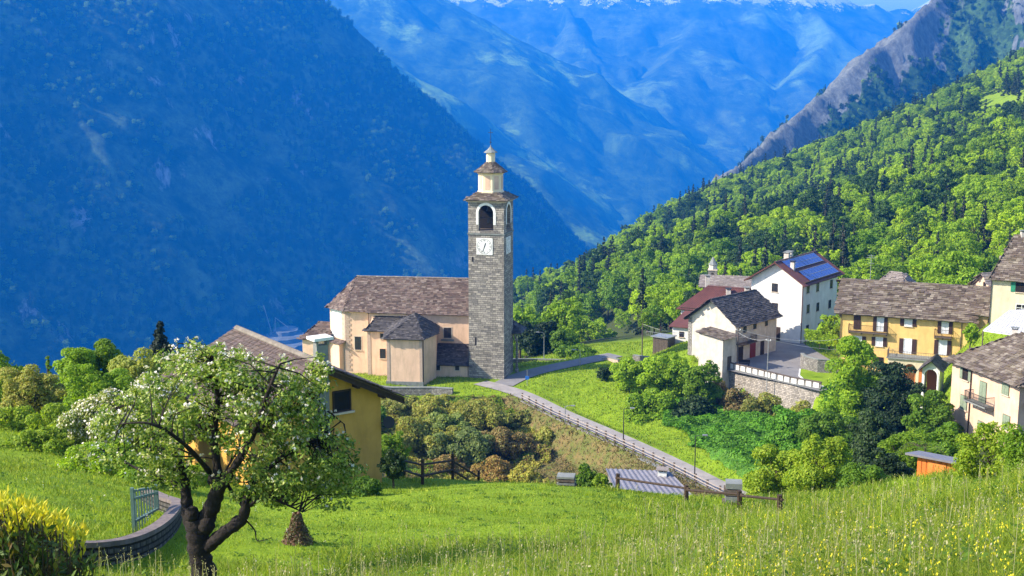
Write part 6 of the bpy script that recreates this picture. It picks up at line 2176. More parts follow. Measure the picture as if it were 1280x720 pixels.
# ------------------------------------------------------------------ the wood: six kinds of tree
def proto(seed, rx, H, leaf, shape, nb, rough=.225):
    if shape == 'cone': v, c = blob_crown(rx, rx, H * .47, H * .53, leaf, seed, nb, 1.2, 'cone')
    else: v, c = blob_crown(rx, rx, H * .40, H * .60, leaf, seed, nb, 1.15, 'round', rough)
    return v, c
kinds = [('broadleaf_tree', 4.6, 10.5, .52, 'round', 46, L_forest[0], 'light green broadleaf tree in the wood behind the village'),
         ('broadleaf_tree', 3.4, 11.5, .5, 'round', 38, L_forest[0], 'light green broadleaf tree in the wood behind the village'),
         ('broadleaf_tree', 4.4, 12, .52, 'round', 50, L_forest[1], 'mid green broadleaf tree in the wood behind the village'),
         ('broadleaf_tree', 3.1, 9.5, .48, 'round', 38, L_forest[1], 'mid green broadleaf tree in the wood behind the village'),
         ('broadleaf_tree', 3.7, 12.5, .5, 'round', 42, L_forest[2], 'dark green broadleaf tree in the wood behind the village'),
         ('conifer_tree', 2.4, 14, .55, 'cone', 34, L_conifer, 'dark pointed conifer in the wood behind the village')]
meshes = []
for i, (nm, rx, H, leaf, shp, nb, m, lab) in enumerate(kinds):
    v, c = proto(100 + i, rx, H, leaf, shp, nb)
    rg = random.Random(i)
    tips = [Vector(c[j]) for j in rg.sample(range(len(c)), 7)] if shp != 'cone' else []
    tb = trunk_mb(Vector((0, 0, 0)), H * (.66 if shp != 'cone' else .93), .24, tips, rg, .4)
    to = tb.build('trunk', M_bark, loc=(0, 0, 0)); tm = to.data; bpy.data.objects.remove(to)
    meshes.append((quads_mesh('crown', v, m), tm))
# positions
rngF = np.random.default_rng(21)
fx, fy_ = [], []
y = 214.0
while y < 1130:
    st = 6.3 + max(0, (y - 350)) * .0022
    n = int((y * 1.02 + 60) / st)
    xs = -.08 * y + np.arange(n) * st + rngF.uniform(-.45, .45, n) * st
    fx.append(xs); fy_.append(np.full(n, y) + rngF.uniform(-.45, .45, n) * st)
    y += st
fx = np.concatenate(fx); fy_ = np.concatenate(fy_)
fz = ground_z(fx, fy_)
ppx, ppy = pj(fx, fy_, fz)
keep = (ppx > 615) & (ppx < 1345) & (ppy > -60) & visible(fx, fy_, fz, 0, 12)
keep &= ~((ppx > 1222) & (ppx < 1300) & (ppy > 122) & (ppy < 150))            # the small clearing high on the right
keep &= ~((ppx > 1195) & (ppx < 1262) & (ppy > 150) & (ppy < 166))
keep &= ~((ppx < 655) & (fy_ < 232))
keep &= ~((ppx > 1000) & (fy_ < 222))
keep &= ~((ppx > 715) & (ppx < 845) & (ppy > 420) & (ppy < 446))                # sloping field
fx, fy_, fz, ppx, ppy = fx[keep], fy_[keep], fz[keep], ppx[keep], ppy[keep]
nF = len(fx)
nz = fbm(fx / 60, fy_ / 60, 3, 91)
u = rngF.uniform(0, 1, nF)
kd = np.where(u < .27, 0, np.where(u < .47, 1, np.where(u < .66, 2, np.where(u < .80, 3, np.where(u < .90, 4, 5)))))
kd = np.where((nz > .18) & (u > .35), np.where(u > .7, 5, 4), kd)
kd = np.where((nz < -.12) & (u < .75) & (kd != 5), 0 + (u > .4), kd)
kd = np.where((nz < -.30) & (u > .55) & (ppx > 850), 5, kd)
fs = rngF.uniform(.6, 1.32, nF) * np.interp(fy_, [210, 260, 400], [.62, .85, 1.0])
fr_ = rngF.uniform(0, 2 * np.pi, nF)
order = np.argsort(fy_ / fs)
first = order[:300]; rest = order[300:]
proto_obj = {}
gname = 'trees in the wood behind the village'
for i in first:
    k = int(kd[i]); nm, rx, H, leaf, shp, nb, m, lab = kinds[k]
    root = bpy.data.objects.new(nm, None); COL.objects.link(root)
    root.location = (fx[i], fy_[i], fz[i] - .3); root.rotation_euler = (0, 0, fr_[i]); s = float(fs[i]); root.scale = (s, s, s * random.Random(int(i)).uniform(.9, 1.15))
    zone_ = 'right of the bell tower' if ppx[i] < 740 else 'left of the red roofs' if ppx[i] < 850 else 'above the red roofs' if ppx[i] < 950 else \
        'above the solar panels' if ppx[i] < 1060 else 'above the yellow house' if ppx[i] < 1200 else 'above the beige house'
    sz_ = 'small ' if s < .75 else 'large ' if s > 1.08 else ''
    tag(root, sz_ + lab.replace(' in the wood behind the village', '') + ' in the wood ' + zone_, 'tree', gname)
    if k not in proto_obj:
        cr = bpy.data.objects.new('crown', meshes[k][0]); tr_ = bpy.data.objects.new('trunk', meshes[k][1]); tr_.data.materials.append(M_bark) if len(tr_.data.materials) == 0 else None
        proto_obj[k] = (cr, tr_)
    else:
        cr = proto_obj[k][0].copy(); tr_ = proto_obj[k][1].copy()
    for o in (cr, tr_):
        COL.objects.link(o); o.parent = root

def scatter_stuff(name, pts, kind_ids, scales, rots, lab=None):
    """points mesh + geometry nodes that set the tree crowns of the individual trees on the points"""
    me = bpy.data.meshes.new(name)
    me.vertices.add(len(pts)); me.vertices.foreach_set('co', np.asarray(pts, np.float32).ravel())
    for an, arr, ty in (('knd', kind_ids, 'INT'), ('scl', scales, 'FLOAT'), ('rot', rots, 'FLOAT')):
        at = me.attributes.new(an, ty, 'POINT'); at.data.foreach_set('value', np.asarray(arr, np.int32 if ty == 'INT' else np.float32))
    o = bpy.data.objects.new(name, me); COL.objects.link(o)
    ng = bpy.data.node_groups.new(name, 'GeometryNodeTree')
    ng.interface.new_socket('Geometry', in_out='INPUT', socket_type='NodeSocketGeometry')
    ng.interface.new_socket('Geometry', in_out='OUTPUT', socket_type='NodeSocketGeometry')
    N = ng.nodes; Lk = ng.links
    gi = N.new('NodeGroupInput'); go = N.new('NodeGroupOutput'); jn = N.new('GeometryNodeJoinGeometry')
    def attr(nm_, ty):
        a = N.new('GeometryNodeInputNamedAttribute'); a.data_type = ty; a.inputs['Name'].default_value = nm_
        return [s for s in a.outputs if s.enabled and s.name == 'Attribute'][0]
    ak, as_, ar = attr('knd', 'INT'), attr('scl', 'FLOAT'), attr('rot', 'FLOAT')
    cr_ = N.new('ShaderNodeCombineXYZ'); Lk.new(ar, cr_.inputs[2])
    for k, (co, _) in proto_obj.items():
        cmp_ = N.new('FunctionNodeCompare'); cmp_.data_type = 'INT'; cmp_.operation = 'EQUAL'
        ins = [s for s in cmp_.inputs if s.enabled and s.type == 'INT']
        Lk.new(ak, ins[0]); ins[1].default_value = k
        oi = N.new('GeometryNodeObjectInfo'); oi.inputs['Object'].default_value = co; oi.inputs['As Instance'].default_value = True
        ip = N.new('GeometryNodeInstanceOnPoints')
        Lk.new(gi.outputs[0], ip.inputs['Points']); Lk.new(cmp_.outputs[0], ip.inputs['Selection'])
        Lk.new(oi.outputs['Geometry'], ip.inputs['Instance']); Lk.new(cr_.outputs[0], ip.inputs['Rotation']); Lk.new(as_, ip.inputs['Scale'])
        Lk.new(ip.outputs[0], jn.inputs[0])
    Lk.new(jn.outputs[0], go.inputs[0])
    md = o.modifiers.new('scatter', 'NODES'); md.node_group = ng
    tag(o, kind='stuff')
    return o
scatter_stuff('woodland', np.stack([fx, fy_, fz - .3], 1)[rest], kd[rest], fs[rest], fr_[rest])
# wood on the rocky mountain, its shade put into dark tree kinds
gx, gy, gzz, gd = rockgrid
rs_ = np.random.default_rng(5)
ny, nx = gx.shape
n = 420000
fx0 = rs_.uniform(1, nx - 2, n); fy0 = rs_.uniform(1, ny - 2, n)
ix = fx0.astype(int); iy = fy0.astype(int)
X = gx[0, 0] + fx0 * 7; Y = gy[0, 0] + fy0 * 7; Z = gzz[iy, ix]
dzx = (gzz[iy, ix + 1] - gzz[iy, ix - 1]) / 14; dzy = (gzz[iy + 1, ix] - gzz[iy - 1, ix]) / 14
st = np.hypot(dzx, dzy)
a_, b_ = pj(X, Y, Z)
face = (dzx * X + dzy * Y - Z) > -Y * .08
cl_ = _w[iy, ix]
kp = face & (a_ > 860) & (a_ < 1330) & (b_ > -40) & (b_ < 320) & (st < 3.2) & (rs_.uniform(0, 1, n) > cl_ * 1.3 - .2) & visible(X, Y, Z, 0.0, 14)
X, Y, Z = X[kp], Y[kp], Z[kp]
# thin to about one tree per 6.5 m cell
cell = np.unique(np.stack([np.floor(X / 5.2), np.floor(Y / 5.2)], 1), axis=0, return_index=True)[1]
X, Y, Z = X[cell], Y[cell], Z[cell]
m = len(X); u = rs_.uniform(0, 1, m)
scatter_stuff('mountain_wood', np.stack([X, Y, Z - 1.5], 1), np.where(u < .45, 4, np.where(u < .75, 5, np.where(u < .93, 3, 1))), rs_.uniform(.6, 1.1, m), rs_.uniform(0, 6, m))

# --- the wood that clothes the great left slope
lx, ly, lz, _ld = leftgrid
rl2 = np.random.default_rng(15); n = 150000
nyl, nxl = lx.shape
ax = rl2.uniform(1, nxl - 2, n); ay = rl2.uniform(1, nyl - 2, n); ix = ax.astype(int); iy = ay.astype(int)
X = lx[0, 0] + ax * 18; Y = ly[0, 0] + ay * 18
wx_ = ax - ix; wy_ = ay - iy
Z = (lz[iy, ix] * (1 - wx_) + lz[iy, ix + 1] * wx_) * (1 - wy_) + (lz[iy + 1, ix] * (1 - wx_) + lz[iy + 1, ix + 1] * wx_) * wy_
dzx = (lz[iy, ix + 1] - lz[iy, ix]) / 18; dzy = (lz[iy + 1, ix] - lz[iy, ix]) / 18
a_, b_ = pj(X, Y, Z)
rocky_ = fbm(X / 160 + Z / 300, Z / 120, 4, 23)
kp = (a_ > -20) & (a_ < 760) & (b_ > -12) & (b_ < 455) & ((dzx * X + dzy * Y - Z) > -Y * .05) & (rocky_ < .30)
X, Y, Z = X[kp], Y[kp], Z[kp]
cell = np.unique(np.stack([np.floor(X / 13), np.floor(Y / 13)], 1), axis=0, return_index=True)[1]
X, Y, Z = X[cell], Y[cell], Z[cell]; m = len(X); u = rl2.uniform(0, 1, m)
scatter_stuff('left_mountain_wood', np.stack([X, Y, Z - 4], 1), np.where(u < .55, 4, np.where(u < .82, 2, 5)), rl2.uniform(1.2, 2.2, m), rl2.uniform(0, 6, m))
# ------------------------------------------------------------------ the apple tree
def apple_tree():
    Y0 = 20.0
    base = G(256, Y0, 735)
    def Q(px, py, dY=0.0): return W(px, py, Y0 + dY)
    root = empty('apple_tree', base, 'large white blossoming apple tree with dark forked trunk in the left foreground', 'tree')
    tr = MB()
    def limb(pts, rad, n=9):
        # smooth curve with knots
        P_ = [Vector(p) for p in pts]; out = []; R__ = []
        for i in range(len(P_) - 1):
            p0 = P_[max(i - 1, 0)]; p1 = P_[i]; p2 = P_[i + 1]; p3 = P_[min(i + 2, len(P_) - 1)]
            for k in range(5):
                t_ = k / 5
                out.append(.5 * ((2 * p1) + (p2 - p0) * t_ + (2 * p0 - 5 * p1 + 4 * p2 - p3) * t_ * t_ + (3 * p1 - p0 - 3 * p2 + p3) * t_ ** 3))
                R__.append((rad[i] * (1 - t_) + rad[i + 1] * t_) * (1 + .10 * math.sin(i * 5 + k * 2.1)))
        out.append(P_[-1]); R__.append(rad[-1])
        return out, R__
    skel = []
    def add(pts, rad, mb=tr, n=9):
        o, r = limb(pts, rad); mb.tube(o, r, n); skel.extend(o[2:]); return o
    bl = Vector((base.x, base.y, base.z - .3))
    add([bl, Q(256, 722), Q(250, 695), Q(247, 668), Q(243, 648)], [.29, .225, .195, .20, .165], n=12)
    br = MB()
    add([Q(246, 664), Q(236, 645, .05), Q(233, 622, .1), Q(228, 590, .2), Q(210, 555, .3), Q(185, 520, .5), Q(160, 500, .6)], [.155, .125, .10, .075, .06, .04, .02], br)
    add([Q(250, 664), Q(262, 640), Q(271, 615, -.1), Q(272, 590, -.1), Q(268, 545, 0), Q(272, 495, .1), Q(262, 445, .2)], [.175, .15, .13, .08, .06, .04, .02], br)
    add([Q(270, 618, -.1), Q(292, 585, -.4), Q(318, 540, -.6), Q(335, 490, -.8), Q(350, 455, -.8)], [.11, .07, .05, .035, .015], br)
    add([Q(252, 690), Q(268, 676, -.1), Q(285, 662, -.2), Q(302, 650, -.2), Q(308, 630, -.3), Q(312, 612, -.3), Q(335, 585, -.3), Q(372, 560, -.2), Q(410, 545, 0)], [.13, .12, .11, .10, .085, .07, .05, .035, .015], br)
    add([Q(310, 632, -.3), Q(332, 622, -.5), Q(352, 628, -.6), Q(378, 640, -.6)], [.05, .035, .022, .008], br, 6)
    add([Q(305, 648, -.2), Q(318, 662, -.2), Q(322, 676, -.25), Q(340, 672, -.3)], [.02, .013, .01, .004], br, 5)
    add([Q(308, 640, -.3), Q(300, 626, -.2), Q(288, 612, 0), Q(282, 590, .3), Q(300, 560, .8)], [.045, .04, .035, .028, .012], br, 6)
    add([Q(233, 615, .1), Q(208, 598, .5), Q(170, 585, 1.0), Q(135, 565, 1.2)], [.055, .04, .025, .01], br, 6)
    add([Q(270, 560), Q(240, 520, 1.0), Q(225, 470, 1.4), Q(235, 430, 1.4)], [.045, .035, .022, .01], br, 6)
    add([Q(318, 540, -.6), Q(360, 520, .3), Q(400, 510, .9), Q(430, 530, 1.0)], [.035, .028, .02, .008], br, 6)
    add([Q(262, 590, -.1), Q(230, 555, -1.0), Q(190, 530, -1.3), Q(150, 530, -1.3)], [.05, .035, .022, .01], br, 6)
    # knobs of old pruning
    for px, py, r in ((268, 600, .13), (296, 652, .11), (240, 642, .14), (258, 655, .16)):
        p = Q(px, py, -.08); tr.tube([p + Vector((0, 0, -r)), p + Vector((0, 0, -r * .3)), p + Vector((0, 0, r * .6)), p + Vector((0, 0, r))], [r * .5, r, r * .8, r * .2], 8)
    trunk = tr.build('trunk', M_barkdark, root, smooth=True)
    # clusters
    rng = np.random.default_rng(77)
    ell = [(272, 500, 0, 120, 68, 1.7, 1.0), (350, 560, -.1, 88, 66, 1.4, .62), (180, 540, 0, 74, 50, 1.3, .75), (418, 588, 0, 34, 50, .8, .35), (238, 456, .6, 46, 28, .9, .3),
           (300, 463, 0, 50, 28, .9, .3), (130, 556, .2, 34, 34, .8, .22), (355, 500, 0, 60, 45, 1.0, .4), (215, 590, .2, 46, 26, .8, .22), (330, 606, -.3, 66, 28, .8, .3), (395, 470, .3, 20, 26, .5, .1)]
    cl = []
    tot = sum(e_[-1] for e_ in ell)
    NCL = 1450
    for (px, py, dY, rx, ry, rY, wgt) in ell:
        n = int(NCL * wgt / tot)
        u = unit(n, rng); r = rng.uniform(0, 1, n) ** .42
        for i in range(n):
            cl.append(W(px + rx * u[i, 0] * r[i], py + ry * u[i, 2] * r[i], Y0 + dY + rY * u[i, 1] * r[i]))
    ca_ = np.array([tuple(c) for c in cl])
    nz = np.array([fbm(np.array([c[0] * 1.5]), np.array([c[2] * 1.5 + c[1]]), 2, 5)[0] for c in ca_])
    ca_ = ca_[nz > -.30]
    sk = np.array([tuple(p) for p in skel])
    for c in ca_[rng.choice(len(ca_), min(430, len(ca_)), replace=False)]:
        d = np.linalg.norm(sk - c, axis=1) + rng.uniform(0, .3, len(sk)); j = int(np.argmin(d)); s = Vector(sk[j]); e_ = Vector(c)
        if (e_ - s).length > 1.5: continue
        m1 = s.lerp(e_, .4) + Vector(rng.normal(size=3) * .06) + Vector((0, 0, .06)); 
        br.tube([s, m1, e_], [.016, .010, .004], 4, cap=False)
    br.build('branches', M_barkdark, root, smooth=True)
    cen = []; nr = []; bc = []; bn = []
    for c in ca_:
        n = int(rng.integers(14, 40)); R = rng.uniform(.09, .20)
        u = unit(n, rng); u[:, 2] *= .8
        cen.append(c + u * R * (rng.uniform(.2, 1, n) ** .5)[:, None]); nr.append(u + rng.normal(size=(n, 3)) * .5 + np.array([0, 0, .4]))
        # blossom thickest at the top and the left of the crown
        pr = .25 + .16 * np.clip((c[2] + 6.2) / 1.5, -1, 1) - .10 * np.clip((c[0] + 5) / 2, -1, 1)
        if rng.random() < pr:
            for _ in range(rng.integers(2, 6)):
                d = unit(1, rng)[0]; d[2] = abs(d[2]) * .9; q = c + d * R * 1.05
                k = 5; cc = q + unit(k, rng) * .022
                bc.append(cc); bn.append(np.repeat(d[None], k, 0) + rng.normal(size=(k, 3)) * .5)
    cen = np.concatenate(cen) - np.array(base); nr = np.concatenate(nr); nr /= np.linalg.norm(nr, axis=1, keepdims=True)
    v = leaf_quads(cen, nr, .062, rng, .6)
    link_mesh('foliage', quads_mesh('foliage', v, L_apple), L_apple, root)
    bc = np.concatenate(bc) - np.array(base); bn = np.concatenate(bn); bn /= np.linalg.norm(bn, axis=1, keepdims=True)
    vb = leaf_quads(bc, bn, .036, rng, .95)
    link_mesh('blossom', quads_mesh('blossom', vb, M_blossom), M_blossom, root)
apple_tree()

# ------------------------------------------------------------------ bush with yellow shoots at the lower left
def yellow_bush():
    root_p = G(45, 10.5, 735)
    root = empty('yellow_shoot_bush', root_p, 'bush with upright bright yellow new shoots in the bottom left corner', 'shrub')
    rng = np.random.default_rng(31)
    mb = MB(); gl = []; gn = []; gu = []; yl = []; yn = []; yu = []
    def top(px): return np.interp(px, [-60, 0, 40, 80, 110, 130], [612, 628, 640, 655, 672, 700])
    for k in range(330):
        px = rng.triangular(-70, 10, 132); Y = 10.2 + rng.uniform(-.9, .9)
        py = top(px) + abs(rng.normal()) * 26 + (0 if rng.random() < .6 else rng.uniform(10, 70))
        tip = np.array(W(px, py, Y))
        b = np.array(root_p) + np.array([(tip[0] - root_p[0]) * .45, (Y - 10.2) * .4, -.15])
        mid = (tip + b) / 2 + rng.normal(size=3) * .04
        mb.tube([Vector(b), Vector(mid), Vector(tip)], [.011, .008, .004], 4, cap=False)
        axis = (tip - mid); axis /= np.linalg.norm(axis)
        axis = axis * .6 + np.array([0, 0, .6]); axis /= np.linalg.norm(axis)
        deep = py - top(px); lim = rng.uniform(14, 60)
        for j in range(9):         # young shoot leaves, upright whorl
            a = j * 2.4; out = np.array([math.cos(a), math.sin(a), 0])
            d = axis * .9 + out * rng.uniform(.25, .6); d /= np.linalg.norm(d)
            c = tip + axis * (.02 * j - .06) + d * .045
            n_ = np.cross(d, np.cross(out, d)) + rng.normal(size=3) * .15
            (yl if deep < lim else gl).append(c); (yn if deep < lim else gn).append(n_); (yu if deep < lim else gu).append(d * 3)
        for j in range(26):        # older leaves down the stem
            t_ = rng.uniform(.05, .95); c0 = b + (tip - b) * t_ + rng.normal(size=3) * .03
            a = rng.uniform(0, 6.28); out = np.array([math.cos(a), math.sin(a), rng.uniform(-.1, .7)])
            gl.append(c0 + out * .06); gn.append(np.array([0, 0, 1]) * .6 + rng.normal(size=3) * .5); gu.append(out * 3)
    o_ = np.array(root_p)
    def nrm(a): a = np.array(a); return a / np.linalg.norm(a, axis=1, keepdims=True)
    v = leaf_quads(np.array(gl) - o_, nrm(gn), .085, rng, .40, updir=np.array(gu)); m = leafmat('leathery_leaves', [(.03, .065, .015), (.06, .11, .02), (.13, .17, .03), (.10, .05, .02)], .25, 0, .2, 3)
    link_mesh('foliage', quads_mesh('foliage', v, m), m, root)
    v = leaf_quads(np.array(yl) - o_, nrm(yn), .075, rng, .36, updir=np.array(yu)); m = leafmat('yellow_new_leaves', [(.50, .44, .02), (.62, .54, .04), (.30, .36, .03)], .4, 0, .1, 3)
    link_mesh('new_shoots', quads_mesh('new_shoots', v, m), m, root)
    mb.build('stems', M_bark, root)
yellow_bush()

# ------------------------------------------------------------------ old stump wrapped in dry growth
def stump():
    p = G(372, 25.5, 700)
    root = empty('old_stump', p, 'brown conical old stump wrapped in dry growth on the lawn', 'tree stump')
    rng = np.random.default_rng(9); mb = MB()
    n = 14; rings = [(.34, -.2), (.30, .05), (.23, .22), (.15, .40), (.09, .55), (.06, .68), (.02, .76)]
    for r, z in rings:
        for k in range(n):
            a = 2 * math.pi * k / n; rr_ = r * rng.uniform(.85, 1.15)
            mb.v.append((p.x + rr_ * math.cos(a) + (.05 if z > .4 else 0), p.y + rr_ * math.sin(a), p.z + z))
    for i in range(len(rings) - 1):
        for k in range(n):
            k2 = (k + 1) % n; mb.f.append((i * n + k, i * n + k2, (i + 1) * n + k2, (i + 1) * n + k)); mb.uv += [(0, 0)] * 4
    mb.build('wood', simple('rotten_wood', (.16, .09, .06), (.07, .045, .03), 9, .95, .9, 25, .04), root)
    m = 1500; a = rng.uniform(0, 6.28, m); z = rng.uniform(0, .72, m); r = np.interp(z, [0, .25, .45, .62, .85], [.33, .24, .15, .10, .04]) * rng.uniform(.95, 1.15, m)
    c = np.stack([r * np.cos(a), r * np.sin(a), z], 1); nn = np.stack([np.cos(a), np.sin(a), 0 * a + .3], 1) + rng.normal(size=(m, 3)) * .5
    nn /= np.linalg.norm(nn, axis=1, keepdims=True)
    mt = leafmat('dry_ivy_leaves', [(.10, .05, .03), (.16, .09, .05), (.06, .08, .02), (.22, .16, .09)], .2, 0, .2, 3)
    link_mesh('dry_growth', quads_mesh('dry_growth', leaf_quads(c, nn, .055, rng), mt), mt, root)
stump()

# ------------------------------------------------------------------ grass
def clump(rng, x, y, s=1.0, k=3): return fbm(x / s, y / s, k, 33)
def blades(name, x, y, h, w, mat, rng, lean=.35, bend=.5):
    """one bent blade of 5 vertices (a quad and a triangle tip drawn as a second quad) per point"""
    n = len(x); z = ground_z(x, y) - .02
    a = rng.uniform(0, 2 * np.pi, n)
    lx, ly = np.cos(a), np.sin(a)
    b = rng.uniform(0, 2 * np.pi, n); sx, sy = np.cos(b), np.sin(b)
    l1 = rng.uniform(0, lean, n) * h; l2 = l1 * 2 + rng.uniform(0, bend, n) * h
    P0 = np.stack([x, y, z], 1); P1 = P0 + np.stack([lx * l1, ly * l1, h * .58], 1); P2 = P0 + np.stack([lx * l2, ly * l2, h * (1 - .25 * (l2 / h))], 1)
    S_ = np.stack([sx * w / 2, sy * w / 2, 0 * w], 1)
    v = np.stack([P0 - S_, P0 + S_, P1 + S_ * .8, P1 - S_ * .8, P2 + S_ * .12, P2 - S_ * .12], 1).reshape(-1, 3)
    i = np.arange(n)[:, None] * 6
    f = np.concatenate([i + np.array([[0, 1, 2, 3]]), i + np.array([[3, 2, 4, 5]])], 1).reshape(-1)
    me = np_mesh(name, v, f, 4); me.materials.append(mat)
    return link_mesh(name, me, mat)
G_fresh = leafmat('fresh_grass', [(.08, .15, .010), (.15, .24, .012), (.25, .33, .020), (.40, .44, .06)], .45, 0, .38, .45)
G_dry = leafmat('dry_grass_heads', [(.32, .29, .12), (.45, .42, .22), (.25, .27, .08), (.50, .44, .30)], .4, 0, .2, .5)
G_flower = leafmat('yellow_flowers', [(.65, .55, .02), (.72, .62, .04)], .3, 0, .05)
rngG = np.random.default_rng(101)
def sample(n, y0, y1, p=1.0, px0=-40, px1=1320):
    """points thinning with distance, in view"""
    u = rngG.uniform(0, 1, n)
    Y = np.exp(math.log(y0) + u ** p * (math.log(y1) - math.log(y0)))
    px = rngG.uniform(px0, px1, n)
    x = (px - 640) / FPX * Y * 1.03
    return x, Y
ribs = np.array([(p.x, p.y) for p in gwp])
def clearof(x, y):
    k = np.ones(len(x), bool)
    d, _ = seg_dist(x, y, gwp); k &= d > .28
    return k
def tallness(x, y):
    """how long the meadow grows: uncut at the right and close by, short on the lawn"""
    z = ground_z(x, y); a, b = pj(x, y, z)
    t_ = smooth01((a - 700) / 260) * 1.0
    t_ = np.maximum(t_, smooth01((b - 668) / 40) * smooth01((a - 330) / 200) * .85)
    t_ = np.maximum(t_, smooth01((b - 690) / 40) * .4)
    t_ = np.maximum(t_, smooth01((330 - a) / 100) * .22)
    return t_, a, b
x, y = sample(330000, 6.5, 66)
k = clearof(x, y) & visible(x, y, ground_z(x, y), 0.01, .5); x, y = x[k], y[k]
t_, a_, b_ = tallness(x, y)
nz = fbm(x / 1.1, y / 1.1, 3, 61) + .6 * fbm(x / .35, y / .35, 2, 65)
h = (.07 + .28 * t_) * (1 + .55 * nz) * rngG.uniform(.6, 1.25, len(x)) * np.interp(y, [6, 12, 60], [.8, 1, 1.05])
h = np.clip(h, .04, 1.0)
w = np.maximum(.006, y * .00052) * rngG.uniform(.7, 1.3, len(x))
tag(blades('meadow_grass', x, y, h, w, G_fresh, rngG), kind='stuff')
# tall tufts: clumps of longer blades
def tufts(name, n, y0, y1, cond, hs, mat, per=22, spread=.16, seed=3):
    xs, ys = sample(n, y0, y1); t_, a, b = tallness(xs, ys); k = cond(a, b, t_) & visible(xs, ys, ground_z(xs, ys), .01, .6) & clearof(xs, ys)
    xs, ys = xs[k], ys[k]; r = np.random.default_rng(seed)
    X = np.repeat(xs, per) + r.normal(size=len(xs) * per) * spread; Y = np.repeat(ys, per) + r.normal(size=len(xs) * per) * spread
    H = np.repeat(r.uniform(*hs, len(xs)), per) * r.uniform(.5, 1.15, len(X))
    return tag(blades(name, X, Y, H, np.maximum(.006, Y * .0005) * r.uniform(.7, 1.3, len(X)), mat, r, .45, .6), kind='stuff')
tufts('grass_tufts', 1500, 7, 40, lambda a, b, t: t > .35, (.28, .6), G_fresh)
tufts('lawn_tufts', 320, 20, 58, lambda a, b, t: (t < .3) & (b < 668), (.12, .34), G_fresh, 34, .2, 8)
# stalks with pale seed heads, and yellow flowers
def stalks(name, n, y0, y1, cond, hs, headmat, head, nhead, seed, stem=G_dry):
    xs, ys = sample(n, y0, y1); t_, a, b = tallness(xs, ys); k = cond(a, b, t_) & visible(xs, ys, ground_z(xs, ys), .01, .8) & clearof(xs, ys)
    xs, ys = xs[k], ys[k]; r = np.random.default_rng(seed); n = len(xs); z = ground_z(xs, ys)
    h = r.uniform(*hs, n); a = r.uniform(0, 6.28, n); l = r.uniform(.02, .22, n) * h
    tipx, tipy, tipz = xs + np.cos(a) * l, ys + np.sin(a) * l, z + h
    w = np.maximum(.004, ys * .00042)
    st = r.uniform(0, 6.28, n); sx, sy = np.cos(st) * w / 2, np.sin(st) * w / 2
    v = np.stack([np.stack([xs - sx, ys - sy, z], 1), np.stack([xs + sx, ys + sy, z], 1), np.stack([tipx + sx, tipy + sy, tipz], 1), np.stack([tipx - sx, tipy - sy, tipz], 1)], 1).reshape(-1, 3)
    tag(link_mesh(name + '_stems', quads_mesh(name + '_stems', v, stem), stem), kind='stuff')
    C_ = np.repeat(np.stack([tipx, tipy, tipz], 1), nhead, 0) + r.normal(size=(n * nhead, 3)) * np.array([.012, .012, .05]) * (head[1])
    vv = leaf_quads(C_, unit(n * nhead, r), np.maximum(head[0], np.repeat(ys, nhead) * .0011), r, .55, updir=np.repeat(np.array([[0, 0, 2.]]), n * nhead, 0))
    tag(link_mesh(name, quads_mesh(name, vv, headmat), headmat), kind='stuff')
stalks('seed_heads', 3000, 7, 42, lambda a, b, t: (t > .3), (.30, .68), G_dry, (.022, 1.0), 7, 5)
stalks('yellow_flowers', 1150, 7, 30, lambda a, b, t: (a > 900 + (720 - b) * .5) & (t > .6), (.3, .55), G_flower, (.020, .9), 8, 6, G_fresh)
stalks('white_flowers', 240, 16, 34, lambda a, b, t: (a < 420), (.2, .45), M_blossom, (.02, .8), 6, 7, G_fresh)

# --- coarse grass on the distant lawns and banks
def far_grass(name, n, y0, y1, cond, hs, ws, mat, seed, lean=.4):
    r = np.random.default_rng(seed); Y = r.uniform(y0, y1, n); px = r.uniform(380, 1290, n); X = (px - 640) / FPX * Y
    z = ground_z(X, Y); a, b = pj(X, Y, z)
    d1, _ = seg_dist(X, Y, road_pts); d2, _ = seg_dist(X, Y, side_pts)
    k = (d1 > ROAD_HW + .2) & (d2 > 2.4) & ~in_poly(X, Y, [(q.x, q.y) for q in plaza]) & cond(X, Y, a, b) & visible(X, Y, z, .0, .3)
    X, Y = X[k], Y[k]
    return tag(blades(name, X, Y, r.uniform(*hs, len(X)), r.uniform(*ws, len(X)), mat, r, lean, .6), kind='stuff')
far_grass('bank_grass', 130000, 120, 214, lambda X, Y, a, b: brown_w(X, Y) < .4, (.12, .42), (.05, .12), G_fresh, 40)
G_bank = leafmat('dry_bank_growth', [(.16, .12, .05), (.24, .17, .07), (.12, .14, .03), (.09, .06, .03), (.20, .20, .06)], .3, 0, .35, .15)
far_grass('gully_undergrowth', 90000, 100, 168, lambda X, Y, a, b: brown_w(X, Y) > .35, (.12, .55), (.06, .16), G_bank, 41, .8)
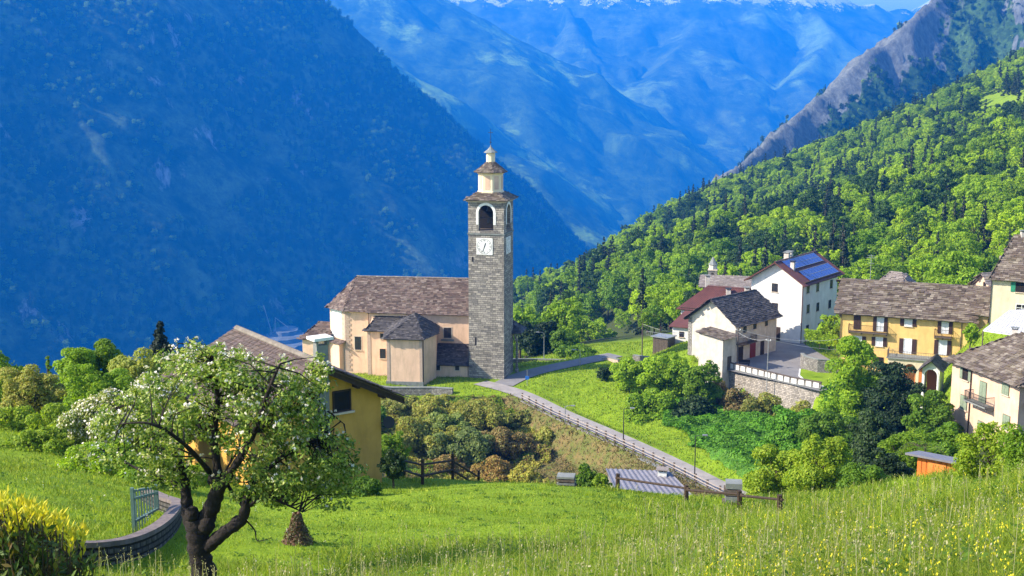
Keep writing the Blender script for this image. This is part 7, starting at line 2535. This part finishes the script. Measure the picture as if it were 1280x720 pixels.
# --- leafy ground cover on the bank between road and plaza wall
def cover():
    r = np.random.default_rng(55); n = 190000
    Y = r.uniform(112, 170, n); px = r.uniform(820, 1060, n); X = (px - 640) / FPX * Y
    z = ground_z(X, Y); a, b = pj(X, Y, z)
    d1, _ = seg_dist(X, Y, road_pts); dw, _ = seg_dist(X, Y, pw)
    edge = np.interp(a, [820, 850, 900, 930, 960], [520, 545, 575, 600, 640])
    k = (d1 > ROAD_HW + 1.6) & (dw > .9) & (b < edge + fbm(X / 3, Y / 3, 2, 9) * 12) & ~in_poly(X, Y, [(q.x, q.y) for q in plaza])
    X, Y, z, d1 = X[k], Y[k], z[k], d1[k]
    hgt = .3 + 1.25 * np.clip(fbm(X / 2.6, Y / 2.6, 3, 13) + .3, 0, 1.2)
    hgt *= smooth01((d1 - ROAD_HW - 1.4) / 2.5)
    u = r.uniform(0, 1, len(X)) ** .4
    # surface normal of the mound
    e_ = .4
    h2 = .3 + 1.25 * np.clip(fbm((X + e_) / 2.6, Y / 2.6, 3, 13) + .3, 0, 1.2); h3 = .3 + 1.25 * np.clip(fbm(X / 2.6, (Y + e_) / 2.6, 3, 13) + .3, 0, 1.2)
    nn = np.stack([-(h2 - hgt) / e_, -(h3 - hgt) / e_, np.ones(len(X))], 1) + r.normal(size=(len(X), 3)) * .45
    nn /= np.linalg.norm(nn, axis=1, keepdims=True)
    v = leaf_quads(np.stack([X, Y, z + hgt * u], 1), nn, .30, r)
    tag(link_mesh('ground_cover', quads_mesh('ground_cover', v, L_ivy), L_ivy), kind='stuff')
cover()

# --- thicket of twiggy brush that ties the gully shrubs together
def thicket():
    r = np.random.default_rng(66); n = 190000
    Y = r.uniform(138, 168, n); px = r.uniform(455, 690, n); X = (px - 640) / FPX * Y
    z = ground_z(X, Y); a, b = pj(X, Y, z)
    d1, _ = seg_dist(X, Y, road_pts)
    right = np.interp(b, [480, 520, 560, 600], [640, 672, 690, 668]) + fbm(X / 2.5, Y / 2.5, 3, 71) * 30
    top_ = np.interp(a, [455, 560, 600, 640, 690], [495, 496, 500, 506, 530])
    k = (d1 > ROAD_HW + 2.2) & (a < right) & (b > top_ + fbm(X / 2, Y / 2, 2, 72) * 5) & (brown_w(X, Y) > .02)
    X, Y, z, a = X[k], Y[k], z[k], a[k]
    base = fbm(X / 3.2, Y / 3.2, 3, 73); fine = fbm(X / .9, Y / .9, 3, 74)
    H = np.clip(.5 + 1.5 * np.clip(base + .15, -.3, 1) + .5 * fine, .1, 2.6)
    u = r.uniform(0, 1, len(X)) ** .55
    nn = unit(len(X), r) + np.array([-.2, -.5, .7]); nn /= np.linalg.norm(nn, axis=1, keepdims=True)
    P_ = np.stack([X, Y, z + H * u], 1)
    kind = fbm(X / 4, Y / 4, 3, 75) + r.normal(size=len(X)) * .12
    for nm, m, sel in (('olive_thicket', L_olive, kind < .12), ('dry_thicket', L_rust, (kind >= .12) & (kind < .32)), ('green_thicket', L_yellowg, kind >= .32)):
        v = leaf_quads(P_[sel], nn[sel], .26, r)
        tag(link_mesh(nm, quads_mesh(nm, v, m), m), kind='stuff')
    # bare twigs
    j = r.choice(len(X), 5000, replace=False); j = j[H[j] > .6]
    t0 = np.stack([X[j], Y[j], z[j]], 1); t1 = t0 + np.stack([r.normal(size=len(j)) * .35, r.normal(size=len(j)) * .35, H[j] * r.uniform(.9, 1.25, len(j))], 1)
    w = np.array([.035, 0, 0]); v = np.stack([t0 - w, t0 + w, t1 + w * .3, t1 - w * .3], 1).reshape(-1, 3)
    tag(link_mesh('thicket_twigs', quads_mesh('thicket_twigs', v, M_bark), M_bark), kind='stuff')
thicket()
# --- broad leaved weeds and darker herbs in the meadow
def weeds():
    r = np.random.default_rng(67); xs, ys = sample(900, 8, 48); t_, a, b = tallness(xs, ys)
    k = visible(xs, ys, ground_z(xs, ys), .01, .5) & clearof(xs, ys); xs, ys, t_ = xs[k], ys[k], t_[k]
    per = 16; n = len(xs) * per
    X = np.repeat(xs, per) + r.normal(size=n) * .09; Y = np.repeat(ys, per) + r.normal(size=n) * .09
    hh = np.repeat(.06 + .30 * t_, per) * r.uniform(.3, 1.1, n)
    nn = unit(n, r) * .7 + np.array([0, 0, 1]); nn /= np.linalg.norm(nn, axis=1, keepdims=True)
    v = leaf_quads(np.stack([X, Y, ground_z(X, Y) + hh], 1), nn, np.maximum(.07, Y * .0022), r, .55)
    tag(link_mesh('meadow_herbs', quads_mesh('meadow_herbs', v, L_mid), L_mid), kind='stuff')
weeds()
